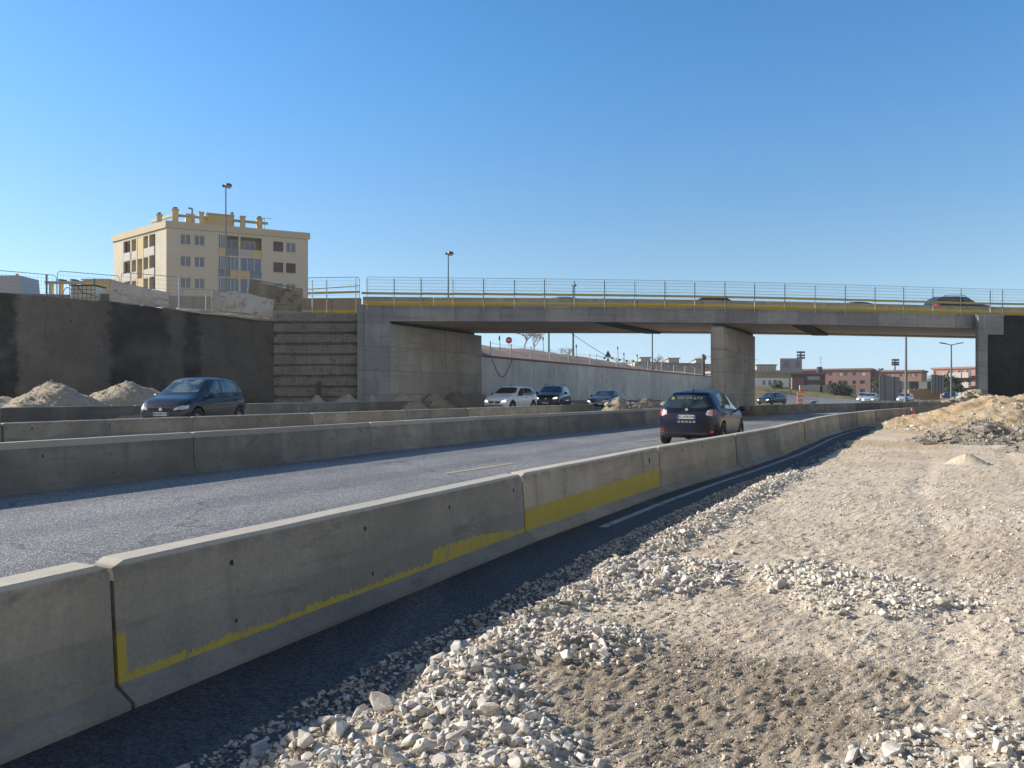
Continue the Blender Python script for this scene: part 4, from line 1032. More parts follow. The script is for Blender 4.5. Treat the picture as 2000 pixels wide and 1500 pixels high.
# earth bank above it
def strip_terrain(name, rows, mat, label=None, kind='structure', n=60, amp=0.4, seed=2, fr=0.4):
    """rows: list of polylines (x,y,z) with same count; spline grid with noise"""
    R_ = len(rows); C_ = len(rows[0]); A = np.array(rows, float)
    u = np.linspace(0, C_ - 1, n); w = np.linspace(0, R_ - 1, 14)
    i0 = np.clip(u.astype(int), 0, C_ - 2); fu = (u - i0)[None, :, None]; G_ = A[:, i0] * (1 - fu) + A[:, i0 + 1] * fu
    j0 = np.clip(w.astype(int), 0, R_ - 2); fw = (w - j0)[:, None, None]; P_ = G_[j0] * (1 - fw) + G_[j0 + 1] * fw
    edge = np.sin(np.pi * np.clip(w / (R_ - 1), 0, 1))[:, None] ** 0.5; edge[-1] = 0.6
    P_[:, :, 2] += amp * (fbm(P_[:, :, 0] * fr, P_[:, :, 1] * fr, 4, seed) - .5) * edge
    V = P_.reshape(-1, 3); ii = (np.arange(13)[:, None] * n + np.arange(n - 1)[None]).ravel()
    o = np_mesh(name, V, np.stack([ii, ii + 1, ii + n + 1, ii + n], 1), mat, smooth=True)
    return tag(o, label, None, None, kind)
def wallpt(x, o=0.4, z=4.0): c, s = math.cos(math.atan2(2, 1)), math.sin(math.atan2(2, 1)); return (-2.3 + x * c - o * s, 54 + x * s + o * c, z)
xs_ = [-6, 4, 12, 22, 34, 46, 60, 75, 92]
strip_terrain('embankment', [[wallpt(x, 0.35, 4.02) for x in xs_],
                             [wallpt(x, 3.5, z) for x, z in zip(xs_, (5.0, 5.0, 4.9, 5.1, 5.2, 4.9, 4.7, 4.7, 4.6))],
                             [wallpt(x, 7.0, z) for x, z in zip(xs_, (5.75, 5.65, 5.8, 5.9, 5.75, 5.35, 5.0, 5.0, 4.9))],
                             [wallpt(x, 9.0, z) for x, z in zip(xs_, (5.6, 5.6, 5.7, 5.7, 5.5, 5.1, 4.9, 4.8, 4.7))],
                             [wallpt(x, 34.0, 4.4) for x in xs_]], M['embank'], amp=0.5, n=120, fr=0.7)
# ------------------------------------------------ facade helper: wall with real openings
def facade(mb, O, ex, W, z0, z1, holes, depth=0.22, mi=0, mi_rev=0):
    """O: origin (x,y), ex: unit along, holes: (x0,x1,z0,z1). outward normal is to the right of ex (ex.y,-ex.x)"""
    ex = Vector((ex[0], ex[1])); nrm = Vector((ex.y, -ex.x))
    xs = sorted({0.0, W, *[h[0] for h in holes], *[h[1] for h in holes]}); zs = sorted({z0, z1, *[h[2] for h in holes], *[h[3] for h in holes]})
    def P3(x, z, d=0.0): p = Vector(O) + ex * x - nrm * d; return (p.x, p.y, z)
    def ish(x, z): return any(h[0] < x < h[1] and h[2] < z < h[3] for h in holes)
    for a, b in zip(xs[:-1], xs[1:]):
        for c, d in zip(zs[:-1], zs[1:]):
            if not ish((a + b) / 2, (c + d) / 2): mb.add([P3(a, c), P3(b, c), P3(b, d), P3(a, d)], [(0, 1, 2, 3)], mi)
    for (a, b, c, d) in holes:
        for (p, q) in (((a, c), (b, c)), ((b, c), (b, d)), ((b, d), (a, d)), ((a, d), (a, c))):
            mb.add([P3(*p), P3(*q), P3(*q, depth), P3(*p, depth)], [(0, 1, 2, 3)], mi_rev)
def wbox(mb, O, ex, x0, x1, z0, z1, d0, d1, mi=0):
    ex = Vector((ex[0], ex[1])); nrm = Vector((ex.y, -ex.x)); O = Vector(O)
    v = []
    for x in (x0, x1):
        for d in (d0, d1):
            for z in (z0, z1): p = O + ex * x - nrm * d; v.append((p.x, p.y, z))
    mb.add(v, [(0, 1, 3, 2), (4, 6, 7, 5), (0, 4, 5, 1), (2, 3, 7, 6), (0, 2, 6, 4), (1, 5, 7, 3)], mi)
def window(parent, O, ex, h, depth=0.2, kind='glass', loc=(0, 0, 0), name='window'):
    a, b, c, d = h; m = MB(); t = 0.06
    if kind == 'shutter':
        wbox(m, O, ex, a, b, c, d, depth * .4, depth * .4 + .05); return m.build('shutter', M['shutter'], parent, loc)
    for (p, q, r, s) in ((a, a + t, c, d), (b - t, b, c, d), (a + t, b - t, c, c + t), (a + t, b - t, d - t, d), ((a + b) / 2 - t / 2, (a + b) / 2 + t / 2, c + t, d - t)):
        wbox(m, O, ex, p, q, r, s, depth - .06, depth)
    w = m.build(name, M['winframe'], parent, loc)
    m = MB(); wbox(m, O, ex, a + t, b - t, c + t, d - t, depth - .025, depth - .01)
    m.build('pane', M['glass'], w)
    return w

# ------------------------------------------------ the apartment block
C0 = Vector((-42.75, 95.0)); E1 = Vector((0.164, 0.077)).normalized(); W1 = math.hypot(.164, .077) * 95
E2 = Vector((-0.119, 0.096)).normalized(); W2 = math.hypot(.119, .096) * 95
ZT = zat(431, 95) - 0.0
ab = thing('apartment_building', 'cream five storey apartment block with rooftop chimneys above the dark wall', 'building', (C0.x, C0.y, 4.5))
LOC = (-C0.x, -C0.y, -4.5)
def t_of(px):  # along E1 in metres for photo column
    r = (px - 1000) / 1500.; return (r * C0.y - C0.x) / (E1.x - r * E1.y)
def t2_of(px):
    r = (px - 1000) / 1500.; return (r * C0.y - C0.x) / (E2.x - r * E2.y)
FH = 2.72; top = ZT - 0.85
def row(k): return top - 0.62 - FH * k          # window head level of row k
zs_ = [(row(k) - 1.28, row(k)) for k in range(4)] + [(row(4) - 0.9, row(4))]
rows_ = [(row(k) - 1.30, row(k)) for k in range(5)]
def zx(x): return 200 + x * 0.21
w_pairs = [(t_of(zx(725)), t_of(zx(822))), (t_of(zx(855)), t_of(zx(952)))]
w_pairs2 = [(t_of(zx(1590)), t_of(zx(1682))), (t_of(zx(1708)), t_of(zx(1798)))]
bay = (t_of(zx(1077)), t_of(zx(1480)))
holes = []; wins = []
for k, (a, b) in enumerate(rows_):
    for i, (p, q) in enumerate(w_pairs): holes.append((p, q, a, b)); wins.append(((p, q, a, b), 'glass'))
    for i, (p, q) in enumerate(w_pairs2):
        holes.append((p, q, a, b)); wins.append(((p, q, a, b), 'shutter' if (k, i) in ((0, 0), (1, 0), (1, 1)) else 'glass'))
holes.append((bay[0], bay[1], 4.8, top - 0.25))
m = MB(); facade(m, C0, E1, W1, 4.0, top, holes, 0.25)
# left face: outward normal must be to the right of direction from far corner to C0
OL = C0 + E2 * W2; EL = -E2
def tl(px): return W2 - t2_of(px)
lh = []; lwins = []
bay2 = (tl(zx(195)), tl(zx(492)))
lh.append((bay2[0], bay2[1], 4.8, top - 0.3))
facade(m, OL, EL, W2, 4.0, top, lh, 0.25, mi=1)
back = OL + E1 * W1; facade(m, C0 + E1 * W1, E2, W2, 4.0, top, [], mi=1); facade(m, back, -E1, W1, 4.0, top, [], mi=1)
m.add([(C0.x, C0.y, top), ((C0 + E1 * W1).x, (C0 + E1 * W1).y, top), (back.x, back.y, top), (OL.x, OL.y, top)], [(0, 1, 2, 3)], 1)
m.build('wall', [M['cream'], M['cream_side']], ab, LOC, fixn=False)
for h, kd in wins: window(ab, C0, E1, h, kind=kd, loc=LOC)
m = MB()
for h, kd in wins: wbox(m, C0, E1, h[0] - .08, h[1] + .08, h[2] - .09, h[2] - .003, -0.07, 0.02)
m.build('sills', M['cream'], ab, LOC)
# recessed loggias on the front
D = 1.35
m = MB(); wbox(m, C0, E1, bay[0] - .05, bay[1] + .05, 4.4, top, D, D + .2, 0)
m.build('loggia_back_wall', M['tan'], ab, LOC)
m = MB()
for k in range(6): z = row(k) + 0.25; wbox(m, C0, E1, bay[0], bay[1], z, z + 0.18, 0.02, D)
c1 = t_of(zx(1150)); c2 = t_of(zx(1275))
for c in (c1, c2): wbox(m, C0, E1, c - .10, c + .10, 4.5, top - .2, -0.01, 0.25)
m.build('loggia_slab', M['cream'], ab, LOC)
cells = [(bay[0] + .03, c1 - .11), (c1 + .11, c2 - .11), (c2 + .11, bay[1] - .03)]
for k in range(5):
    zf = row(k + 1) + 0.43; zc = row(k) + 0.25
    # (yellow or grey parapet, glazing above)
    for j, (a, b) in enumerate(cells):
        m = MB()
        if j == 0: mat = [M['yellow_wall'], M['blueglazing'], M['blueglazing'], M['yellow_wall'], M['yellow_wall']][k]
        if j == 1: mat = [M['noisewall'], M['noisewall'], M['greyrender'], M['yellow_wall'], M['yellow_wall']][k]
        if j == 2: mat = [M['yellow_wall'], M['blueglazing'], M['blueglazing'], M['greyrender'], M['yellow_wall']][k]
        if k == 0 and j == 2:
            wbox(m, C0, E1, a, a + (b - a) * .58, zf, zf + 0.95, 0.05, 0.12); m.build('balcony_panel', M['greyrender'], ab, LOC); m = MB()
            wbox(m, C0, E1, a + (b - a) * .585, b, zf, zf + 0.95, 0.05, 0.12); m.build('balcony_panel', mat, ab, LOC)
        else:
            wbox(m, C0, E1, a, b, zf, zf + 0.95, 0.05, 0.12); m.build('balcony_panel', mat, ab, LOC)
        if k == 1 and j in (1, 2):
            m = MB(); wbox(m, C0, E1, a + (b - a) * (.3 if j == 1 else 0), b if j == 1 else a + (b - a) * .45, zf + .06, zf + 0.9, 0.01, 0.045); m.build('balcony_panel', M['yellow_wall'], ab, LOC)
        glz = (k >= 1) if j == 2 else (True if j == 0 else k in (1, 2, 3))
        if glz:
            h = (a, b, zf + 0.96, zc - .02); m = MB()
            for t in np.linspace(a, b, 4): wbox(m, C0, E1, t - .025, t + .025, h[2], h[3], 0.05, 0.11)
            w = m.build('loggia_glazing', M['winframe'], ab, LOC); m = MB(); wbox(m, C0, E1, a + .03, b - .03, h[2] + .01, h[3] - .01, 0.07, 0.09); m.build('pane', M['blueglazing'], w)
        else:
            cx = (a + b) / 2; window(ab, C0, E1, (cx - .75, cx + .75, zf + .1, zc - .35), depth=D - .02, loc=LOC, name='balcony_door')
# left face loggias
m = MB(); wbox(m, OL, EL, bay2[0], bay2[1], 4.4, top, 1.3, 1.5); m.build('loggia_back_wall', M['yellow_wall'], ab, LOC)
m = MB()
for k in range(6): z = row(k) + 0.25; wbox(m, OL, EL, bay2[0], bay2[1], z, z + 0.18, 0.02, 1.3)
cl_ = [tl(zx(p)) for p in (195, 265, 318, 375, 430, 490)]
for c in cl_[1:5]: wbox(m, OL, EL, c - .16, c + .16, 4.5, top - .25, 0.0, 1.3)
m.build('loggia_slab', M['cornice'], ab, LOC)
for k in range(5):
    zf = row(k + 1) + 0.43; zc = row(k) + 0.25
    for j in range(5):
        a, b = cl_[j] + .17, cl_[j + 1] - .17
        if j == 2:
            m = MB(); wbox(m, OL, EL, a, b, zf, zc, 0.03 if k != 1 else 0.6, 0.1 if k != 1 else .7); m.build('balcony_panel', M['yellow_wall'], ab, LOC); continue
        m = MB(); wbox(m, OL, EL, a, b, zf - .1, zf + 1.0, -0.05 if j in (0, 4) else 0.02, 0.05); m.build('balcony_panel', M['greyrender'], ab, LOC)
        if j in (0, 3, 4): window(ab, OL, EL, (a + .1, b - .1, zf + 1.02, zc - .1), depth=0.5, loc=LOC)
# cornice band and roof
m = MB(); ov = 0.16
def corner(o): 
    # approximate outward offset corners of parallelogram
    n1 = Vector((E1.y, -E1.x)); n2 = Vector((-E2.y, E2.x)) * -1
    n2 = Vector((EL.y, -EL.x))
    def isect(p, d, q, e):
        den = d.x * e.y - d.y * e.x; t = ((q - p).x * e.y - (q - p).y * e.x) / den; return p + d * t
    a = isect(C0 + n1 * o, E1, C0 + n2 * o, E2); b = isect(C0 + n1 * o, E1, C0 + E1 * W1 - n2 * o, E2)
    c = isect(back - n1 * o, E1, back - n2 * o, E2); d = isect(back - n1 * o, E1, OL + n2 * o, E2)
    return [tuple(x) for x in (a, b, c, d)]
m.prism(corner(ov), top + .003, ZT); m.build('cornice', M['cornice'], ab, LOC)
def rp(px, dep): # roof point: photo column at setback dep behind the front face
    O = C0 + Vector((-E1.y, E1.x)) * dep; r = (px - 1000) / 1500.
    t = (r * O.y - O.x) / (E1.x - r * E1.y); return O + E1 * t
roof = None
def rbox(name, pxa, pxb, dep0, dep1, z0, z1, mat, parent=ab):
    a = rp(pxa, dep0); b = rp(pxb, dep0); n = Vector((-E1.y, E1.x)) * (dep1 - dep0)
    m = MB(); m.prism([tuple(a), tuple(b), tuple(b + n), tuple(a + n)], z0, z1); return m.build(name, mat, parent, LOC)
def zr(py, px, dep): return zat(py, rp(px, dep).y)
def zz(y): return 380 + y * 0.21
for (a, b, yt, dep) in ((507, 555, 170, 3.2), (650, 708, 120, 2.0), (900, 944, 150, 2.0), (1286, 1330, 188, 2.0), (1437, 1488, 205, 2.0)):
    zt = zr(zz(yt), zx(a), dep); c = rbox('chimney', zx(a), zx(b), dep, dep + .8, ZT, zt - .25, M['yellow_wall'])
    rbox('chimney_cap', zx(a) - 1.2, zx(b) + 1.2, dep - .12, dep + .92, zt - .25, zt - .12, M['cornice'])
    if (b - a) > 45: rbox('chimney_pot', zx(a) + 2, zx(b) - 2, dep + .1, dep + .7, zt - .12, zt + .12, M['brown_cladding'])
zb_ = zr(zz(182), zx(750), 2.3)
rbox('pergola_beam', zx(700), zx(985), 2.3, 2.6, zb_ - .35, zb_ - .05, M['farconc']); rbox('pergola_beam', zx(1215), zx(1540), 2.3, 2.6, zb_ - .35, zb_ - .05, M['farconc'])
m = MB(); a = rp(zx(690), 2.5); b = a + E2 * 6.2; n = Vector((-E2.y, E2.x)) * 0.35
m.prism([tuple(a), tuple(b), tuple(b + n), tuple(a + n)], zb_ - .3, zb_); m.build('pergola_beam', M['cornice'], ab, LOC)
rbox('roof_hut', zx(985), zx(1225), 2.8, 6.0, ZT, zr(zz(182), zx(1000), 2.8), M['yellow_wall'])
rbox('roof_hut_slab', zx(965), zx(1230), 2.6, 6.2, zr(zz(182), zx(1000), 2.8), zr(zz(172), zx(1000), 2.8), M['cornice'])
rbox('roof_hut', zx(775), zx(862), 4.5, 7, ZT, zr(zz(175), zx(800), 4.5), M['yellow_wall'])
rbox('roof_hut', zx(945), zx(985), 3.4, 7, ZT, zr(zz(200), zx(960), 3.4), M['yellow_wall'])
m = MB(); p = rp(zx(835), 4.6); z_ = zr(zz(130), zx(835), 4.6)
m.tube((p.x, p.y, ZT), (p.x, p.y, z_), 0.12); m.tube((p.x, p.y, z_), (p.x - .5, p.y, z_ + .05), 0.12); m.build('vent_pipe', M['noisewall'], ab, LOC)
m = MB(); p = rp(zx(1205), 3.2); m.tube((p.x, p.y, ZT), (p.x, p.y, zr(zz(165), zx(1205), 3.2)), 0.22); m.build('vent_pipe', M['noisewall'], ab, LOC)
m = MB(); p = rp(zx(1505), 3.0); za = zr(zz(212), zx(1505), 3)
m.tube((p.x, p.y, ZT), (p.x, p.y, za), 0.03)
for k, zc in enumerate((za - .1,)):
    m.tube((p.x - .3, p.y, zc), (p.x + 1.1, p.y + .2, zc - .05), 0.02)
    for t in range(5): x = p.x - .2 + t * .28; m.tube((x, p.y - .25, zc), (x, p.y + .25, zc), 0.012)
m.build('antenna', M['lamp_dark'], ab, LOC)

# garden wall at the foot of the block, and concrete kerb wall behind the left fence
m = MB(); a = pt(318, 60); b = pt(595, 62); m.prism([a[:2], b[:2], (b[0], b[1] + .3), (a[0], a[1] + .3)], 5.0, zat(577, 60))
tag(m.build('boundary_wall', M['render_grey']), 'grey rendered boundary wall at the foot of the cream block', 'wall')
m = MB(); a = pt(-120, 43); b = pt(215, 45); m.prism([a[:2], b[:2], (b[0], b[1] + .25), (a[0], a[1] + .25)], 5.0, zat(573, 44))
tag(m.build('boundary_wall', M['noisewall']), 'low dark concrete wall behind the fence at the left, below the van', 'wall')
# second yellow roof: top storey huts and pergola of another block
yb = thing('yellow_building', 'yellow rooftop with a pergola showing above the wall between the van and the cream block', 'building', pt(150, 85, 4.5))
def yl(px, Y, z): p = pt(px, Y, z); q = yb.location; return (p[0] - q.x, p[1] - q.y, z - q.z)
def ybox(name, px0, px1, Y0, Y1, z0, z1, mat):
    a = yl(px0, Y0, z0); b = yl(px1, Y0, z0); m = MB(); m.box(((a[0] + b[0]) / 2, a[1] + (Y1 - Y0) / 2, (z0 + z1) / 2 - 4.5), (b[0] - a[0], Y1 - Y0, z1 - z0)); return m.build(name, mat, yb)
ybox('roof_hut', 167, 213, 84, 90, 4.5, zat(547, 84), M['yellow_wall']); ybox('roof_hut', 159, 172, 86, 92, 4.5, zat(548, 86), M['yellow_wall'])
ybox('roof_slab', 158, 214, 83.8, 90.2, zat(547, 84), zat(545, 84), M['cornice'])
ybox('pergola_beam', 87, 167, 85, 85.4, zat(554, 85), zat(549, 85), M['farconc'])
for p in (98, 117, 142): ybox('pergola_post', p - 2.5, p + 2.5, 85.02, 85.5, 4.5, zat(549.5 if p == 98 else 546, 85), M['yellow_wall'])
for p in (118, 142): ybox('chimney_cap', p - 5, p + 4, 85.0, 85.9, zat(548, 85), zat(545, 85), M['brown_cladding'])
ybox('pergola_beam', 208, 219, 87, 87.4, zat(559, 87), zat(554, 87), M['farconc'])

# ------------------------------------------------ far buildings
def far_building(name, label, pxa, pxb, Ya, Yb, ybase, ytop, mat, floors, cols, depth=12, roofmat=None, wz=(0.35, 0.8), cat='building', group=None, extra=None, base=None):
    A = Vector(pt(pxa, Ya)[:2]); B = Vector(pt(pxb, Yb)[:2]); ex = (B - A); W = ex.length; ex.normalize()
    z1 = zat(ytop, Ya); z0 = zat(ybase, Ya) if base is None else base
    t = thing(name, label, cat, (A.x, A.y, z0), 0, group); loc = (-A.x, -A.y, -z0)
    h = (z1 - z0) / floors; holes = []
    rr = random.Random(int(pxa))
    for f in range(floors):
        for c in cols:
            a, b = c if isinstance(c, tuple) else (c - .024, c + .024)
            holes.append((a * W, b * W, z0 + h * (f + wz[0]), z0 + h * (f + wz[1])))
    m = MB(); facade(m, A, ex, W, z0, z1, holes, 0.3)
    n = Vector((-ex.y, ex.x)) * depth
    for P_, Q_ in ((B, B + n), (B + n, A + n), (A + n, A)): m.add([(P_.x, P_.y, z0), (Q_.x, Q_.y, z0), (Q_.x, Q_.y, z1), (P_.x, P_.y, z1)], [(0, 1, 2, 3)])
    m.add([(A.x, A.y, z1), (B.x, B.y, z1), ((B + n).x, (B + n).y, z1), ((A + n).x, (A + n).y, z1)], [(0, 1, 2, 3)])
    m.build('wall', mat, t, loc, fixn=False)
    if roofmat:
        m = MB(); wbox(m, A, ex, -.3, W + .3, z1 + .003, z1 + .4, -.3, depth + .3); m.build('roof_edge', roofmat, t, loc)
    for k, hh in enumerate(holes):
        if rr.random() < 0.75 or len(holes) < 14:
            m = MB(); wbox(m, A, ex, hh[0], hh[1], hh[2], hh[3], 0.16, 0.22); m.build('window', M['glass'], t, loc)
        else:
            m = MB(); wbox(m, A, ex, hh[0], hh[1], hh[2], hh[3], 0.10, 0.18); m.build('shutter', M['greyrender'], t, loc)
    return t, A, ex, W, z0, z1, loc
# long red terrace
far_building('red_building', 'long low dusty red building behind the shrub, seen under the bridge', 1562, 1700, 190, 182, 772, 724, M['redwall'], 3, [.08, .2, .33, (.42, .47), .58, .66, .78, (.86, .93)], roofmat=M['redwall2'], wz=(.35, .75))
far_building('red_building', 'red building behind the tall lamp post, between the grey noise barriers', 1700, 1800, 184, 178, 772, 727, M['redwall2'], 3, [.06, .12, .3, .42, .60, .72, .82, .9], roofmat=M['redwall'], wz=(.4, .8))
t, A, ex, W, z0, z1, loc = far_building('red_building', 'red and salmon block with balconies at the right, beside the right abutment', 1822, 1925, 160, 150, 778, 722, M['redwall2'], 3, [.05, (.30, .42), (.50, .60), (.66, .74), .84], roofmat=M['redwall'], wz=(.3, .85))
for f in range(3):
    h = (z1 - z0) / 3
    for (a, b) in ((.28, .62), (.64, .76)):
        m = MB(); wbox(m, A, ex, a * W, b * W, z0 + h * f + .3, z0 + h * f + 1.25, -1.2, -1.1); wbox(m, A, ex, a * W, b * W, z0 + h * f + .15, z0 + h * f + .3, -1.2, 0); m.build('balcony', M['farconc'], t, loc)
far_building('low_building', 'low tan building with a row of windows right of the pier', 1470, 1545, 130, 134, 760, 727, M['tan'], 2, [(.28, .36), (.42, .52), (.58, .66), (.72, .80)], roofmat=M['farconc'], wz=(-.0, .0))
t, A, ex, W, z0, z1, loc = far_building('low_building', 'white ground floor with square windows below the tan storey', 1470, 1541, 128, 132, 756, 738, M['white'], 1, [(.26, .34), (.42, .50), (.56, .64), (.70, .78)], depth=3, wz=(.25, .75))
far_building('flat_building', 'flat grey building behind the tan one, just right of the pier', 1478, 1516, 240, 240, 742, 714, M['farconc'], 2, [.2, .4, .6, .8], roofmat=M['noisewall'])
far_building('brown_building', 'brown clad shop building beneath the billboard', 1528, 1612, 150, 152, 764, 731, M['brown_cladding'], 2, [(.05, .2), (.58, .9)], depth=8, roofmat=M['redwall'])
m = MB(); p = pt(1556, 146); m.box((p[0], p[1], 2.6), (2.2, 1.2, 3.6)); tag(m.build('pillar', M['redwall']), 'dark red pillar carrying the billboard', 'pillar')
bb = thing('billboard', 'big faded grey billboard with two dark emblems on a roof', 'billboard', pt(1544, 145, zat(727, 145)))
hb_ = zat(700, 145) - zat(727, 145); wb_ = (1565 - 1522) / 1500 * 145
m = MB(); m.box((0, 0, hb_ / 2), (wb_, 0.5, hb_)); m.build('board', M['billboard'], bb)
for (cx, w_) in ((-0.23 * wb_, .42 * wb_), (0.30 * wb_, .28 * wb_)):
    m = MB(); z = hb_
    m.box((cx, -0.27, z * .36), (w_, 0.03, .10)); m.box((cx, -.27, z * .80), (w_ * .8, .03, .10))
    m.box((cx - w_ * .18, -0.27, z * .6), (.12, .03, z * .36), ry=.5); m.box((cx + w_ * .05, -0.27, z * .6), (.12, .03, z * .34), ry=-.5)
    m.box((cx + w_ * .2, -0.27, z * .60), (.12, .03, z * .36), ry=.35)
    m.box((cx, -0.27, z * .5), (w_ * .6, .03, .10)); m.build('emblem', M['billmark'], bb)
m = MB(); p = pt(1612, 150)
for (a, b, y0, y1, mt, lab, nm, cat) in ((1775, 1836, 762, 770, 'terracotta', 'terracotta garden wall below the black and white sheds', 'boundary_wall', 'wall'), (1562, 1606, 758, 752.5, 'greyrender', 'pale low wall in front of the brown shop building', 'boundary_wall', 'wall'),
                                (1602, 1672, 764, 752, 'farconc', 'grey low wall behind the green shrub', 'boundary_wall', 'wall')):
    Y = 140; m = MB(); p = pt(a, Y); q = pt(b, Y); zt = zat(min(y0, y1), Y); m.prism([p[:2], q[:2], (q[0], Y + .3), (p[0], Y + .3)], -0.1, zt); tag(m.build(nm, M[mt]), lab, cat)
for (a, b, mt, lab) in ((1776, 1794, 'lamp_dark', 'black shed left of the white one above the terracotta wall'), (1794.6, 1811, 'white', 'white shed between two black sheds above the terracotta wall'), (1811.6, 1822, 'lamp_dark', 'narrow black shed right of the white one')):
    Y = 145; m = MB(); p = pt(a, Y); q = pt(b, Y); m.box(((p[0] + q[0]) / 2, Y + 1.5, zat(753, Y) ), (q[0] - p[0], 3, zat(746.5, Y) - zat(759, Y))); m.box(((p[0] + q[0]) / 2, Y + 1.5, zat(746.5, Y) + .05), (q[0] - p[0] + .2, 3.2, .1)); tag(m.build('shed', M[mt]), lab, 'shed')
# noise barriers
def noise_barrier(pxs, Y, ytops, ybase, label):
    t = thing('noise_barrier', label, 'noise barrier', pt(pxs[0], Y, 0)); L = t.location
    for a, b, yt in zip(pxs[:-1], pxs[1:], ytops):
        p = pt(a, Y); q = pt(b, Y); z0 = zat(ybase, Y); z1 = zat(yt, Y); m = MB(); m.box(((p[0] + q[0]) / 2 - L.x, 0, (z0 + z1) / 2), (q[0] - p[0] - .12, .15, z1 - z0))
        for k in range(1, 5): m.box(((p[0] + q[0]) / 2 - L.x, -.09, z0 + (z1 - z0) * k / 5), (q[0] - p[0] - .3, .04, .05))
        m.build('panel', M['noisewall'], t)
        m = MB(); m.box((p[0] - L.x, -.02, (z0 + z1) / 2), (.10, .24, z1 - z0 + .1)); m.build('post', M['lamp_dark'], t)
noise_barrier([1718, 1728, 1747, 1757], 118, [735, 735.5, 736.5], 784, 'grey noise barrier of three panels left of the tall lamp post')
noise_barrier([1820, 1826.5, 1833, 1838, 1844], 125, [732, 732, 733, 733], 768, 'narrow grey noise barrier in front of the dark tree')
# far-left city block seen over the earth bank
t, A, ex, W, z0, z1, loc = far_building('flat_building', 'long mauve grey flat-roofed block on the horizon over the pale wall', 1248, 1392, 230, 250, 745, 708.5, M['farmauve'], 3, [.08, .17, .3, .38, .5, .62, .7, .8, .92], roofmat=M['noisewall'], base=3.5, wz=(.55, .8))
for (a, b, yt) in ((1252, 1271, 699.5), (1307, 1327, 701), (1360, 1378, 702.5)):
    p = pt(a, 235); q = pt(b, 235); m = MB(); zt = zat(yt, 235); m.box(((p[0] + q[0]) / 2 - A.x, 238 - A.y, (zt + z1) / 2 - z0 + .2), (q[0] - p[0], 5, zt - z1)); m.box(((p[0] + q[0]) / 2 - A.x, 238 - A.y, zt - z0 + .25), (q[0] - p[0] + .8, 5.6, .3)); m.build('roof_hut', M['farconc'], t)
far_building('low_building', 'pale low house half hidden by the earth bank below the roof huts', 1240, 1262, 200, 200, 735, 707.5, M['farconc'], 1, [], base=3.5)
# terrain right of the pier: verge with the sloping side road
strip_terrain('verge', [[pt(1440, 92, 0.02), pt(1500, 95, 0.02), pt(1590, 104, 0.0), pt(1700, 112, -.05), pt(1800, 116, -.05), pt(1930, 120, -.05)],
                        [pt(1440, 110, 1.9), pt(1500, 112, 1.6), pt(1560, 114, 0.9), pt(1690, 120, .15), pt(1800, 124, 0.05), pt(1930, 126, 0.0)],
                        [pt(1440, 122, 3.0), pt(1500, 124, 2.55), pt(1560, 128, 2.0), pt(1690, 134, .9), pt(1800, 135, 0.3), pt(1930, 136, 0.2)],
                        [pt(1440, 170, 2.6), pt(1500, 170, 2.3), pt(1560, 170, 1.8), pt(1690, 175, .6), pt(1800, 175, 0.3), pt(1930, 175, 0.2)]], M['grass'], amp=0.45, seed=6, n=90, fr=0.3)
ribbon('side_road', [pt(1538, 112.5)[:2], pt(1600, 116)[:2], pt(1700, 119)[:2], pt(1830, 122)[:2]], [pt(1535, 97)[:2], pt(1600, 100)[:2], pt(1700, 104)[:2], pt(1830, 108)[:2]], M['asphalt_far'], lambda y: 1.0 * max(0, (119 - y) / 7) + .35, lambda y: 0.08)
stripe('side_road_line', [pt(1574, 99)[:2], pt(1592, 106)[:2]], 0.5, M['line'], 0.42)
